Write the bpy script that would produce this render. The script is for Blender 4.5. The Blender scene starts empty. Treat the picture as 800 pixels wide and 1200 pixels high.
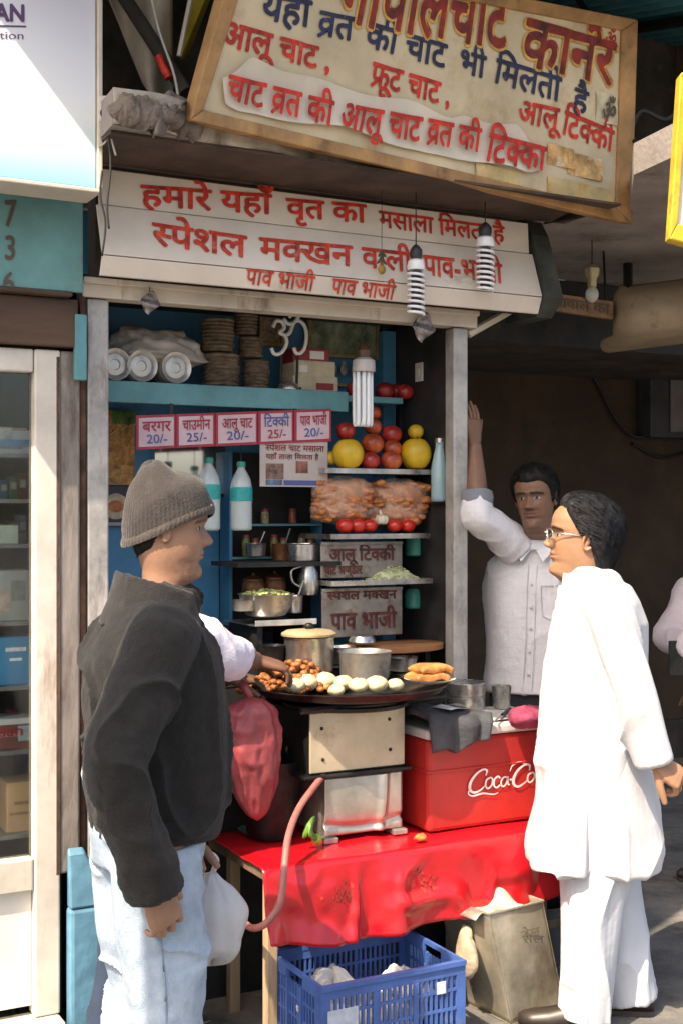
import bpy, bmesh, math, random
import numpy as np
from mathutils import Vector, Matrix, Euler
R = math.radians
random.seed(7); rng = np.random.default_rng(7)
SC = bpy.context.scene
COL = SC.collection

# ------------------------------------------------------------------ camera, sky, sun, exposure
F = 1507.0                                   # focal length in photo pixels (photo 800 x 1200, horizon at y=600)
EYE = 1.6
cd = bpy.data.cameras.new('camera'); cam = bpy.data.objects.new('camera', cd); COL.objects.link(cam)
cam.location = (0, 0, EYE); cam.rotation_euler = (R(90), 0, 0)
cd.sensor_fit = 'VERTICAL'; cd.sensor_height = 24; cd.lens = 24 * F / 1200
cd.clip_start = 0.05; cd.clip_end = 500
SC.camera = cam
SUN_EL, SUN_AZ = 52.0, 36.0                  # elevation; azimuth left of straight behind the camera
to_sun = Vector((-math.sin(R(SUN_AZ)) * math.cos(R(SUN_EL)), -math.cos(R(SUN_AZ)) * math.cos(R(SUN_EL)), math.sin(R(SUN_EL))))
world = bpy.data.worlds.new('World'); SC.world = world; world.use_nodes = True
wn = world.node_tree
sky = wn.nodes.new('ShaderNodeTexSky'); sky.sky_type = 'NISHITA'; sky.sun_disc = False
sky.sun_elevation = R(SUN_EL); sky.sun_rotation = math.atan2(to_sun.x, to_sun.y)
sky.air_density = 1.0; sky.dust_density = 4.0; sky.ozone_density = 1.0
wn.links.new(sky.outputs[0], wn.nodes['Background'].inputs[0]); wn.nodes['Background'].inputs[1].default_value = 0.125
sl = bpy.data.lights.new('sun', 'SUN'); sl.energy = 3.5; sl.angle = R(0.5); sl.color = (1.0, 0.88, 0.72)
so = bpy.data.objects.new('sun', sl); COL.objects.link(so)
so.rotation_euler = to_sun.to_track_quat('Z', 'Y').to_euler(); so.location = (0, -5, 8)
SC.view_settings.view_transform = 'Standard'; SC.view_settings.look = 'None'
SC.view_settings.gamma = 1; SC.view_settings.use_curve_mapping = False
SC.view_settings.exposure = 1.42
SC.view_settings.use_white_balance = True; SC.view_settings.white_balance_temperature = 6950; SC.view_settings.white_balance_tint = 10
SC.cycles.max_bounces = 8

# ------------------------------------------------------------------ frames: the stall's facade runs 28 degrees off the picture plane
TH = R(28); CU, SU = math.cos(TH), math.sin(TH)
OX, OY = -0.764, 4.0
def W(s, d, z): return (OX + s * CU - d * SU, OY + s * SU + d * CU, z)
def S(x, y, z): x -= OX; y -= OY; return (x * CU + y * SU, -x * SU + y * CU, z)
def P(x, y, Y): return ((x - 400) / F * Y, Y, EYE - (y - 600) / F * Y)
def L(x, y, d):                               # sight line -> plane at depth d behind the facade, stall coordinates
    rx, rz = (x - 400) / F, -(y - 600) / F
    t = (d + (-OX * SU + OY * CU)) / (-rx * SU + CU)
    return S(rx * t, t, EYE + rz * t)
def G(x, y, z):                               # sight line -> level plane z, stall coordinates
    rx, rz = (x - 400) / F, -(y - 600) / F
    t = (z - EYE) / rz
    return S(rx * t, t, z)

# ------------------------------------------------------------------ mesh builder
class MB:
    def __init__(s): s.v = []; s.f = []
    def add(s, v, f):
        o = len(s.v); s.v += [tuple(map(float, p)) for p in v]; s.f += [tuple(i + o for i in q) for q in f]; return s
    def box(s, lo, hi, rz=0, rx=0, ry=0):
        c = [(a + b) / 2 for a, b in zip(lo, hi)]; h = [abs(b - a) / 2 for a, b in zip(lo, hi)]
        m = Euler((rx, ry, rz)).to_matrix()
        v = [m @ Vector((sx * h[0], sy * h[1], sz * h[2])) + Vector(c) for sz in (-1, 1) for sy in (-1, 1) for sx in (-1, 1)]
        return s.add(v, [(0, 2, 3, 1), (4, 5, 7, 6), (0, 1, 5, 4), (2, 6, 7, 3), (0, 4, 6, 2), (1, 3, 7, 5)])
    def hexa(s, a, b):                        # two quads (4 points each) joined
        v = list(a) + list(b)
        return s.add(v, [(3, 2, 1, 0), (4, 5, 6, 7), (0, 1, 5, 4), (1, 2, 6, 5), (2, 3, 7, 6), (3, 0, 4, 7)])
    def lathe(s, prof, c=(0, 0, 0), n=28, sx=1, sy=1, mod=None):
        v = []; f = []
        for r, z in prof:
            for k in range(n):
                a = 2 * math.pi * k / n; m = mod(a, z) if mod else 1
                v.append((c[0] + r * sx * m * math.cos(a), c[1] + r * sy * m * math.sin(a), c[2] + z))
        for i in range(len(prof) - 1):
            for k in range(n):
                k2 = (k + 1) % n; f.append((i * n + k, i * n + k2, (i + 1) * n + k2, (i + 1) * n + k))
        if prof[0][0] > 1e-6: f.append(tuple(range(n - 1, -1, -1)))
        if prof[-1][0] > 1e-6: f.append(tuple((len(prof) - 1) * n + k for k in range(n)))
        return s.add(v, f)
    def tube(s, pts, r, n=8, closed=False):
        v, f = tube_geo(pts, r if isinstance(r, (list, tuple)) else [r] * len(pts), n, closed)
        return s.add(v, f)
    def ball(s, c, r, n=16, m=10, jit=0, seed=0):
        rr = r if isinstance(r, (tuple, list)) else (r, r, r)
        g = random.Random(seed); ph = [g.uniform(0, 6.28) for _ in range(6)]
        v = [(c[0], c[1], c[2] - rr[2])]; f = []
        for i in range(1, m):
            t = math.pi * i / m
            for k in range(n):
                a = 2 * math.pi * k / n
                q = 1 + jit * (math.sin(2 * a + ph[0] + 2 * t) + math.sin(3 * a + ph[1] - 3 * t) + .7 * math.sin(5 * a + ph[2] + 4 * t)) / 2.5
                v.append((c[0] + rr[0] * q * math.sin(t) * math.cos(a), c[1] + rr[1] * q * math.sin(t) * math.sin(a), c[2] - rr[2] * q * math.cos(t)))
        v.append((c[0], c[1], c[2] + rr[2])); e = len(v) - 1
        for k in range(n): f.append((0, 1 + (k + 1) % n, 1 + k)); f.append((e, 1 + (m - 2) * n + k, 1 + (m - 2) * n + (k + 1) % n))
        for i in range(m - 2):
            for k in range(n):
                k2 = (k + 1) % n; f.append((1 + i * n + k, 1 + i * n + k2, 1 + (i + 1) * n + k2, 1 + (i + 1) * n + k))
        return s.add(v, f)
    def grid(s, fn, nu, nv, thick=0):         # fn(u,v) -> point ; u,v in 0..1 ; thick: solid sheet
        A = np.array([[fn(i / nu, j / nv) for i in range(nu + 1)] for j in range(nv + 1)], float)
        n = (nu + 1) * (nv + 1); v = A.reshape(-1, 3)
        f = [(j * (nu + 1) + i, j * (nu + 1) + i + 1, (j + 1) * (nu + 1) + i + 1, (j + 1) * (nu + 1) + i) for j in range(nv) for i in range(nu)]
        if thick:
            du = np.gradient(A, axis=1); dv = np.gradient(A, axis=0); N = np.cross(du, dv); N /= np.maximum(np.linalg.norm(N, axis=2, keepdims=True), 1e-9)
            B = (A - N * thick).reshape(-1, 3)
            f2 = [tuple(i + n for i in q[::-1]) for q in f]
            rim = [j for j in range(nu + 1)] + [(k) * (nu + 1) + nu for k in range(1, nv + 1)] + [nv * (nu + 1) + i for i in range(nu - 1, -1, -1)] + [k * (nu + 1) for k in range(nv - 1, 0, -1)]
            f3 = [(rim[(i + 1) % len(rim)], rim[i], rim[i] + n, rim[(i + 1) % len(rim)] + n) for i in range(len(rim))]
            v = np.concatenate([v, B]); f = f + f2 + f3
        return s.add(v, f)
    def prism(s, poly, axis, a, b):           # poly of 2d points extruded on an axis
        def mk(p, t): return {0: (t, p[0], p[1]), 1: (p[0], t, p[1]), 2: (p[0], p[1], t)}[axis]
        n = len(poly); v = [mk(p, a) for p in poly] + [mk(p, b) for p in poly]
        return s.add(v, [tuple(range(n - 1, -1, -1)), tuple(range(n, 2 * n))] + [(i, (i + 1) % n, n + (i + 1) % n, n + i) for i in range(n)])

def catmull(pts, sub):
    p = np.array(pts, float); 
    if len(p) < 3 or sub <= 1: return p
    q = np.vstack([2 * p[0] - p[1], p, 2 * p[-1] - p[-2]]); out = []
    for i in range(1, len(q) - 2):
        for k in range(sub):
            t = k / sub; a, b, c, d = q[i - 1], q[i], q[i + 1], q[i + 2]
            out.append(.5 * (2 * b + (c - a) * t + (2 * a - 5 * b + 4 * c - d) * t * t + (3 * b - a - 3 * c + d) * t ** 3))
    out.append(p[-1]); return np.array(out)

def tube_geo(pts, rad, n=8, closed=False, caps=True, flat=None):
    p = np.array(pts, float); m = len(p); rad = np.array(rad, float)
    t = np.gradient(p, axis=0)
    if closed: t = np.roll(p, -1, 0) - np.roll(p, 1, 0)
    t /= np.maximum(np.linalg.norm(t, axis=1, keepdims=True), 1e-9)
    up = np.array((0, 0, 1.0)) if abs(t[0][2]) < .9 else np.array((1.0, 0, 0))
    if flat is not None: up = np.array(flat[0], float)
    u = up - t[0] * (up @ t[0]); u /= np.linalg.norm(u); v = []; ang = np.arange(n) * 2 * math.pi / n
    for i in range(m):
        u = u - t[i] * (u @ t[i]); u /= max(np.linalg.norm(u), 1e-9); w = np.cross(t[i], u)
        ka, kb = (flat[1], flat[2]) if flat is not None else (1, 1)
        for a in ang: v.append(p[i] + rad[i] * (ka * math.cos(a) * u + kb * math.sin(a) * w))
    f = []
    for i in range(m if closed else m - 1):
        j = (i + 1) % m
        for k in range(n): k2 = (k + 1) % n; f.append((i * n + k, i * n + k2, j * n + k2, j * n + k))
    if not closed and caps: f.append(tuple(range(n - 1, -1, -1))); f.append(tuple((m - 1) * n + k for k in range(n)))
    return v, f

# ------------------------------------------------------------------ numpy value noise
_T = rng.random((64, 64, 64)) * 2 - 1
def vnoise(p, scale=1.0, off=0.0):
    q = np.asarray(p, float) * scale + off + 100; i = np.floor(q).astype(int); f = q - i; f = f * f * (3 - 2 * f); i %= 64; j = (i + 1) % 64
    x0, y0, z0 = i.T; x1, y1, z1 = j.T; fx, fy, fz = f.T
    def l(a, b, t): return a + (b - a) * t
    return l(l(l(_T[x0, y0, z0], _T[x1, y0, z0], fx), l(_T[x0, y1, z0], _T[x1, y1, z0], fx), fy),
             l(l(_T[x0, y0, z1], _T[x1, y0, z1], fx), l(_T[x0, y1, z1], _T[x1, y1, z1], fx), fy), fz)
def fbm(p, scale=1.0, oct=3, off=0.0): return sum(vnoise(p, scale * 2 ** k, off + 7.3 * k) / 2 ** k for k in range(oct))

# ------------------------------------------------------------------ things and parts
def T(name, label, cat, base=(0, 0, 0), frame='S', rz=0.0, group=None, kind=None):
    """an Empty at the thing's base; frame S: stall coordinates, W: world coordinates, L: the thing's own"""
    o = bpy.data.objects.new(name, None); COL.objects.link(o); place(o, base, frame, rz); props(o, label, cat, group, kind)
    o.empty_display_size = .1
    return o
_FR = {}
def place(o, base, frame, rz):
    if frame == 'S': o.location = W(*base); o.rotation_euler = (0, 0, TH + 0 * rz)
    else: o.location = base; o.rotation_euler = (0, 0, rz)
    _FR[o.name] = (base if frame in 'SW' else (0, 0, 0))
def props(o, label=None, cat=None, group=None, kind=None):
    if label: o['label'] = label
    if cat: o['category'] = cat
    if group: o['group'] = group
    if kind: o['kind'] = kind
def mk(name, mb, mat, off=(0, 0, 0), smooth=False, bevel=0):
    me = bpy.data.meshes.new(name)
    v = np.array(mb.v, float) - np.array(off, float)
    me.from_pydata(v.tolist(), [], mb.f); me.materials.append(mat)
    if smooth: me.shade_smooth()
    if smooth == 'auto': 
        try: me.set_sharp_from_angle(angle=R(38))
        except Exception: pass
    o = bpy.data.objects.new(name, me); COL.objects.link(o)
    if bevel:
        b = o.modifiers.new('bevel', 'BEVEL'); b.width = bevel; b.segments = 2; b.limit_method = 'ANGLE'; b.angle_limit = R(40); b.harden_normals = False
    return o
def part(t, name, mb, mat, parent=None, smooth=False, bevel=0, label=None):
    o = mk(name, mb, mat, _FR[t.name], smooth, bevel); o.parent = parent or t; _FR[o.name] = _FR[t.name]
    if label: o['label'] = label
    return o
def solo(name, label, cat, mb, mat, base, frame='S', rz=0.0, group=None, smooth=False, bevel=0, kind=None):
    off = base if frame in 'SW' else (0, 0, 0)
    o = mk(name, mb, mat, off, smooth, bevel); place(o, base, frame, rz); props(o, label, cat, group, kind); return o
def struct(name, mb, mat, frame='W', smooth=False):
    o = mk(name, mb, mat, (0, 0, 0), smooth); place(o, (0, 0, 0), frame, 0); o['kind'] = 'structure'; return o
def copy_thing(o, loc=None, rz=None, label=None, scale=None):
    c = o.copy(); COL.objects.link(c)
    for ch in list(o.children):
        d = ch.copy(); COL.objects.link(d); d.parent = c
        for g in list(ch.children):
            e = g.copy(); COL.objects.link(e); e.parent = d
    if loc is not None: c.location = loc
    if rz is not None: c.rotation_euler.z = rz
    if label: c['label'] = label
    if scale: c.scale = scale
    return c

# ------------------------------------------------------------------ materials
_M = {}
def mat(key, col, rough=.6, metal=0.0, var=.15, vscale=6.0, bump=.0, bscale=60.0, dirt=None, dscale=3.0, dth=.55, dsoft=.12, streak=1.0, spec=.5, sheen=0, trans=0, alpha=1, coat=0, sss=0, emit=0, stretch=(1, 1, 1), tl=0):
    if key in _M: return _M[key]
    m = bpy.data.materials.new(key); m.use_nodes = True; nt = m.node_tree; b = nt.nodes['Principled BSDF']; _M[key] = m
    N = nt.nodes.new; K = nt.links.new
    tc = N('ShaderNodeTexCoord'); mp = N('ShaderNodeMapping'); K(tc.outputs['Object'], mp.inputs[0]); mp.inputs['Scale'].default_value = stretch
    n1 = N('ShaderNodeTexNoise'); n1.inputs['Scale'].default_value = vscale; n1.inputs['Detail'].default_value = 6; n1.inputs['Roughness'].default_value = .65; K(mp.outputs[0], n1.inputs[0])
    cr = N('ShaderNodeValToRGB'); K(n1.outputs[0], cr.inputs[0])
    lo = [max(0, c * (1 - var * 1.6)) for c in col]; hi = [min(1, c * (1 + var)) for c in col]
    cr.color_ramp.elements[0].position = .3; cr.color_ramp.elements[1].position = .7
    cr.color_ramp.elements[0].color = (*lo, 1); cr.color_ramp.elements[1].color = (*hi, 1)
    out = cr.outputs[0]
    if dirt:
        mp2 = N('ShaderNodeMapping'); K(tc.outputs['Object'], mp2.inputs[0]); mp2.inputs['Scale'].default_value = (1, 1, 1 / streak)
        n2 = N('ShaderNodeTexNoise'); n2.inputs['Scale'].default_value = dscale; n2.inputs['Detail'].default_value = 8; n2.inputs['Roughness'].default_value = .7; K(mp2.outputs[0], n2.inputs[0])
        r2 = N('ShaderNodeValToRGB'); K(n2.outputs[0], r2.inputs[0])
        r2.color_ramp.elements[0].position = dth; r2.color_ramp.elements[1].position = min(1, dth + dsoft)
        r2.color_ramp.elements[0].color = (0, 0, 0, 1); r2.color_ramp.elements[1].color = (1, 1, 1, 1)
        mx = N('ShaderNodeMix'); mx.data_type = 'RGBA'; K(r2.outputs[0], mx.inputs[0]); K(out, mx.inputs[6]); mx.inputs[7].default_value = (*dirt, 1); out = mx.outputs[2]
    K(out, b.inputs['Base Color'])
    mr = N('ShaderNodeMapRange'); K(n1.outputs[0], mr.inputs[0]); mr.inputs[3].default_value = max(0, rough - .1); mr.inputs[4].default_value = min(1, rough + .12); K(mr.outputs[0], b.inputs['Roughness'])
    b.inputs['Metallic'].default_value = metal; b.inputs['Specular IOR Level'].default_value = spec
    if sheen: b.inputs['Sheen Weight'].default_value = sheen; b.inputs['Sheen Roughness'].default_value = .4
    if trans: b.inputs['Transmission Weight'].default_value = trans
    if alpha < 1: b.inputs['Alpha'].default_value = alpha
    if coat: b.inputs['Coat Weight'].default_value = coat; b.inputs['Coat Roughness'].default_value = .15
    if sss: b.inputs['Subsurface Weight'].default_value = sss; b.inputs['Subsurface Radius'].default_value = (.01, .004, .002); b.inputs['Subsurface Scale'].default_value = .6
    if emit: b.inputs['Emission Color'].default_value = (*col, 1); b.inputs['Emission Strength'].default_value = emit
    if bump:
        n3 = N('ShaderNodeTexNoise'); n3.inputs['Scale'].default_value = bscale; n3.inputs['Detail'].default_value = 5; K(mp.outputs[0], n3.inputs[0])
        bp = N('ShaderNodeBump'); bp.inputs['Strength'].default_value = bump; bp.inputs['Distance'].default_value = .01; K(n3.outputs[0], bp.inputs['Height']); K(bp.outputs[0], b.inputs['Normal'])
    if tl:
        t = N('ShaderNodeBsdfTranslucent'); K(out, t.inputs[0]); ms = N('ShaderNodeMixShader'); ms.inputs[0].default_value = tl
        K(b.outputs[0], ms.inputs[1]); K(t.outputs[0], ms.inputs[2]); K(ms.outputs[0], nt.nodes['Material Output'].inputs[0])
    return m
def attr_mat(key, rough=.55, sss=.0, bump=0, bscale=200, spec=.4, sheen=0):
    if key in _M: return _M[key]
    m = bpy.data.materials.new(key); m.use_nodes = True; nt = m.node_tree; b = nt.nodes['Principled BSDF']; _M[key] = m
    a = nt.nodes.new('ShaderNodeAttribute'); a.attribute_name = 'Col'; nt.links.new(a.outputs[0], b.inputs['Base Color'])
    b.inputs['Roughness'].default_value = rough; b.inputs['Specular IOR Level'].default_value = spec
    if sss: b.inputs['Subsurface Weight'].default_value = sss; b.inputs['Subsurface Radius'].default_value = (.012, .005, .003); b.inputs['Subsurface Scale'].default_value = .5
    if sheen: b.inputs['Sheen Weight'].default_value = sheen
    if bump:
        tc = nt.nodes.new('ShaderNodeTexCoord'); n3 = nt.nodes.new('ShaderNodeTexNoise'); n3.inputs['Scale'].default_value = bscale; nt.links.new(tc.outputs['Object'], n3.inputs[0])
        bp = nt.nodes.new('ShaderNodeBump'); bp.inputs['Strength'].default_value = bump; bp.inputs['Distance'].default_value = .004; nt.links.new(n3.outputs[0], bp.inputs['Height']); nt.links.new(bp.outputs[0], b.inputs['Normal'])
    return m
def set_col(o, cols):
    ca = o.data.color_attributes.new('Col', 'FLOAT_COLOR', 'POINT'); c = np.ones((len(cols), 4), np.float32); c[:, :3] = cols; ca.data.foreach_set('color', c.ravel())

# ------------------------------------------------------------------ hand-painted lettering (flat meshes lying on a surface)
def _run(s, bold):
    c = bpy.data.curves.new('lettering', 'FONT'); c.body = s; c.resolution_u = 3
    o = bpy.data.objects.new('lettering', c); COL.objects.link(o); bpy.context.view_layer.update()
    me = bpy.data.meshes.new_from_object(o.evaluated_get(bpy.context.evaluated_depsgraph_get()))
    v = np.array([q.co[:] for q in me.vertices]).reshape(-1, 3); f = [tuple(p.vertices) for p in me.polygons]
    bpy.data.objects.remove(o); bpy.data.curves.remove(c); bpy.data.meshes.remove(me); return v, f
_ADV = {}
def _adv(s):
    if s not in _ADV:
        a = _run('|' + s + '|', 0)[0][:, 0]; b = _run('||', 0)[0][:, 0]; _ADV[s] = (a.max() - a.min()) - (b.max() - b.min())
    return _ADV[s]
def text2d(s, bold=.02):
    """~ after a letter: its half form; ^ : hook of a joined r above it; % : r stroke below it"""
    V = []; Fc = []; x = 0.0; run = ''
    def put(v, f):
        o = len(V); V.extend(v.tolist()); Fc.extend([tuple(i + o for i in q) for q in f])
    def flush():
        nonlocal run, x
        if run:
            v, f = _run(run, bold)
            if len(v): put(v + np.array((x, 0, 0)), f)
            x += _adv(run); run = ''
    i = 0
    while i < len(s):
        n = s[i + 1] if i + 1 < len(s) else ''
        if n == '~':
            flush(); v, f = _run(s[i], bold); a = _adv(s[i]); cut = a * (.74 if s[i] in 'कफ' else .66)
            bm = bmesh.new(); vs = [bm.verts.new(q) for q in v]
            for q in f:
                try: bm.faces.new([vs[k] for k in q])
                except ValueError: pass
            bmesh.ops.bisect_plane(bm, geom=bm.verts[:] + bm.edges[:] + bm.faces[:], plane_co=(cut, 0, 0), plane_no=(1, 0, 0), clear_outer=True)
            bm.verts.index_update(); put(np.array([q.co[:] for q in bm.verts]) + np.array((x, 0, 0)), [tuple(q.index for q in fc.verts) for fc in bm.faces]); bm.free()
            x += cut - .02; i += 2; continue
        if n in '^%' and n:
            run += s[i]; flush(); a = _adv(s[i])
            if n == '^':
                pts = [(x - .10 + .13 * math.cos(t), .63 + .17 * math.sin(t)) for t in np.linspace(-.2, 2.6, 9)]; w = .035 + bold
                vv = [(px * 1.0 + k * w * math.cos(t), py + k * w * math.sin(t), 0) for (px, py), t in zip(pts, np.linspace(-.2, 2.6, 9)) for k in (-1, 1)]
                put(np.array(vv), [(2 * k, 2 * k + 1, 2 * k + 3, 2 * k + 2) for k in range(8)])
            else:
                w = .04 + bold; xa = x - a + .05; put(np.array([(xa, -.02, 0), (xa + .24, .17, 0), (xa + .24 + w, .17 - w, 0), (xa + w, -.02 - w, 0)]), [(0, 3, 2, 1)])
            i += 2; continue
        run += s[i]; i += 1
    flush(); return np.array(V), Fc, x
HEAD = 0.62
def text_quad(mb, s, c00, c10, c01, c11, bold=.02, n=(0, 0, 0), wob=0.0):
    """letters mapped so that x 0..width, y baseline..headline fill the quad c00 c10 (baseline) c01 c11 (headline); n lifts them off the board"""
    v, f, w = text2d(s, 0); c00, c10, c01, c11, n = [np.array(q, float) for q in (c00, c10, c01, c11, n)]
    u = v[:, 0] / w; t = v[:, 1] / HEAD
    if wob: u = u + wob * .15 * np.sin(v[:, 1] * 5 + u * 31); t = t + wob * np.sin(u * 23) + wob * .6 * np.sin(u * 57)
    nrm = np.cross(c10 - c00, c01 - c00); nrm /= np.linalg.norm(nrm)
    ks = 9 if bold > .05 else 5                 # brush width: the letter laid several times, each coat a hair above the last
    for k in range(ks if bold > .004 else 1):
        a = 2 * math.pi * k / ks; r = 0 if bold <= .004 else bold * .8
        _quad_coat(mb, f, u + r * math.cos(a) / w, t + r * math.sin(a) / HEAD, c00, c10, c01, c11, n + nrm * (.0003 * k))
    return mb
def _quad_coat(mb, f, u, t, c00, c10, c01, c11, n):
    p = (1 - u)[:, None] * ((1 - t)[:, None] * c00 + t[:, None] * c01) + u[:, None] * ((1 - t)[:, None] * c10 + t[:, None] * c11) + n
    mb.add(p, f); return mb
def stroke(mb, pts, w, to3, sub=6):            # a brush stroke: flat ribbon along a smooth path; w: one width or one per point
    p = catmull(np.array(pts, float), sub); ws = np.interp(np.linspace(0, 1, len(p)), np.linspace(0, 1, len(pts)), w if hasattr(w, '__len__') else [w] * len(pts))
    t = np.gradient(p, axis=0); t /= np.maximum(np.linalg.norm(t, axis=1, keepdims=True), 1e-9); nn = np.stack([-t[:, 1], t[:, 0]], 1)
    a = p + nn * ws[:, None] / 2; b = p - nn * ws[:, None] / 2
    mb.add([to3(*q) for k in range(len(p)) for q in (a[k], b[k])], [(2 * k, 2 * k + 1, 2 * k + 3, 2 * k + 2) for k in range(len(p) - 1)]); return mb
# ================================================================== SETTING
m_ground = mat('asphalt', (.13, .125, .12), .9, var=.35, vscale=5, bump=.5, bscale=90, dirt=(.24, .21, .17), dscale=1.6, dth=.5)
m_conc = mat('concrete', (.27, .235, .215), .85, var=.2, vscale=4, bump=.35, bscale=50, dirt=(.12, .09, .07), dscale=2.2, dth=.56)
m_conc_edge = mat('concrete_edge', (.42, .37, .31), .85, var=.25, vscale=7, bump=.5, bscale=45, dirt=(.10, .075, .055), dscale=4, dth=.53, streak=3)
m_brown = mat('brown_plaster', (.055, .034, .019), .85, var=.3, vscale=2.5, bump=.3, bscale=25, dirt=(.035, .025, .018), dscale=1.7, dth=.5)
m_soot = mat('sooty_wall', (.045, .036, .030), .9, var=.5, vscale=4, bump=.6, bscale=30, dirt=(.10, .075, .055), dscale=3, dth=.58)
m_blue = mat('blue_paint', (.055, .23, .40), .5, var=.22, vscale=3.5, bump=.12, bscale=40, dirt=(.03, .07, .10), dscale=4, dth=.58, streak=3)
m_teal = mat('teal_paint', (.10, .27, .30), .5, var=.2, vscale=5, bump=.1, dirt=(.05, .08, .08), dscale=5, dth=.6)
m_cream = mat('cream_paint', (.62, .555, .47), .5, var=.14, vscale=4, bump=.08, bscale=30, dirt=(.26, .20, .14), dscale=5, dth=.58, streak=4)
m_white = mat('white_enamel', (.62, .57, .50), .45, var=.14, vscale=5, bump=.08, bscale=30, dirt=(.28, .21, .15), dscale=5, dth=.56, streak=5)
m_steel_post = mat('painted_post', (.42, .40, .38), .45, .25, var=.25, vscale=9, bump=.12, bscale=50, dirt=(.16, .13, .11), dscale=7, dth=.54, streak=4)
m_wood = mat('old_wood', (.20, .135, .085), .8, var=.4, vscale=6, bump=.4, bscale=30, dirt=(.08, .055, .04), dscale=5, dth=.52, stretch=(1, 1, .12))
m_greywood = mat('grey_wood', (.24, .21, .19), .85, var=.35, vscale=9, bump=.5, bscale=40, dirt=(.085, .06, .045), dscale=6, dth=.5, streak=4, stretch=(1, 1, .25))
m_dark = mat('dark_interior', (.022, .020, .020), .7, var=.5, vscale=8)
m_blk = mat('black_metal', (.022, .021, .021), .45, .4, var=.5, vscale=12, bump=.2, bscale=60)

# ground : one sheet
g = MB(); g.grid(lambda u, v: (-60 + 120 * u, -60 + 120 * v, 0), 4, 4); struct('ground', g, m_ground)

# concrete slab over the pavement (roof of the row of shops)
Zs = 2.668
plan = [P(120, 150, 1)]; 
def zpt(x, y, z=Zs):
    t = (z - EYE) / (-(y - 600) / F); return ((x - 400) / F * t, t)
pl = [zpt(132, 146), zpt(735, 262), zpt(742, 205), zpt(860, 150)]
bk = [W(4.6, 1.0, 0)[:2], W(-.02, .7, 0)[:2]]
m_rough = mat('broken_concrete', (.20, .165, .135), .9, var=.45, vscale=14, bump=.9, bscale=30, dirt=(.075, .055, .045), dscale=7, dth=.48)
th = T('concrete_canopy_slab', 'weathered grey concrete slab jutting over the stall front under the big signboard', 'canopy slab', (*pl[0], Zs), 'W')
part(th, 'slab', MB().prism(pl + bk, 2, Zs, Zs + .10), m_conc)
# broken plaster along the slab's front edge at the left
g = MB(); gr = random.Random(12)
for k in range(12):
    x = 140 + 82 * k / 11; a = zpt(x, 132 + (x - 60) * .193); g.ball((a[0] + .012, a[1] - .005 + gr.uniform(-.02, .02), Zs + .04), (gr.uniform(.03, .05), gr.uniform(.02, .04), gr.uniform(.025, .05)), 12, 9, .16, k)
part(th, 'broken_plaster', g, m_rough)
n_ = np.array((.55, -.83, 0)); fa, fb = np.array((*pl[0], 0)), np.array((*pl[1], 0))
part(th, 'edge_render', MB().grid(lambda u, v: tuple(fa * (1 - u) + fb * u + n_ * (.006 + .010 * math.sin(40 * u + 5 * v) * math.sin(17 * u) + .012 * abs(math.sin(23 * u))) + np.array((0, 0, Zs + .002 + .003 * math.sin(31 * u) + .100 * v))), 120, 6, .004), m_conc_edge, smooth=True)

# sooty upper wall of the building behind the signboards
t = T('upper_building_wall', 'soot dark upper building wall behind the tilted signboard', 'wall', (-1.6, .25, 2.74))
part(t, 'wall', MB().box((-1.6, .25, 2.74), (4.6, .45, 5.2)), m_soot)
g = MB()
for k in range(5): g.box((-1.0 + .9 * k, .19, 2.9 + .21 * k % .5), (-.92 + .9 * k, .248, 4.2))
part(t, 'batten', g, m_wood)

# passage right of the stall
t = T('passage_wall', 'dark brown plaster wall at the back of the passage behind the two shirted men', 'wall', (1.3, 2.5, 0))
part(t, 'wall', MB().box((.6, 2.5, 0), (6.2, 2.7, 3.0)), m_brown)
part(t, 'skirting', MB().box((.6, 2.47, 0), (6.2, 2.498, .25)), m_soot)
g = MB()
for k in range(9): g.box((1.52 + .075 * k, 2.44, .1), (1.565 + .075 * k, 2.498, 2.05))
part(t, 'wooden_slats', g, mat('dark_slat', (.05, .03, .018), .7, var=.4, vscale=8, bump=.3))
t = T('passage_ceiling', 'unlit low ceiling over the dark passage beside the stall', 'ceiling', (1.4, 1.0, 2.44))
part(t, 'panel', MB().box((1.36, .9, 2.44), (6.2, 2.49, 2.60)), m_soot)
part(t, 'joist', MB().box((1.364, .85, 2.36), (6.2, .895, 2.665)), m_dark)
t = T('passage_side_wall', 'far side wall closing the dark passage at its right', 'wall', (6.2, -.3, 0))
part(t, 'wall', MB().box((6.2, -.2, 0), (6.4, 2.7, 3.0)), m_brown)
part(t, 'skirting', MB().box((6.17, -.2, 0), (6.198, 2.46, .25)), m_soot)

# ================================================================== STALL
t = STALL = T('food_stall', 'small blue painted chaat stall with grey posts and shelves open to the street', 'food stall', (0, 0, 0))
part(t, 'post', MB().box((-.034, -.03, 0), (.034, .03, 2.258)), m_steel_post, bevel=.006)
part(t, 'post', MB().box((1.302, -.03, 0), (1.362, .03, 2.258)), m_steel_post, bevel=.006)
part(t, 'lintel', MB().box((-.05, -.035, 2.262), (1.40, .035, 2.312)).box((-.05, -.05, 2.302), (1.40, -.037, 2.322)), m_cream, bevel=.004)
part(t, 'back_wall', MB().box((-.034, .5, 0), (1.36, .53, 2.655)), m_blue)
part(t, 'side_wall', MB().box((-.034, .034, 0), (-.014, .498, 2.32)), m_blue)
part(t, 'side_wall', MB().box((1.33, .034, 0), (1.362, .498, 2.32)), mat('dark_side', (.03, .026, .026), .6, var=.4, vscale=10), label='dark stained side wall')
part(t, 'corner_post', MB().box((1.27, .42, 1.0), (1.326, .498, 2.30)), m_blue)
part(t, 'roof', MB().box((-.034, .04, 2.325), (1.362, .53, 2.345)), m_soot)
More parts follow.
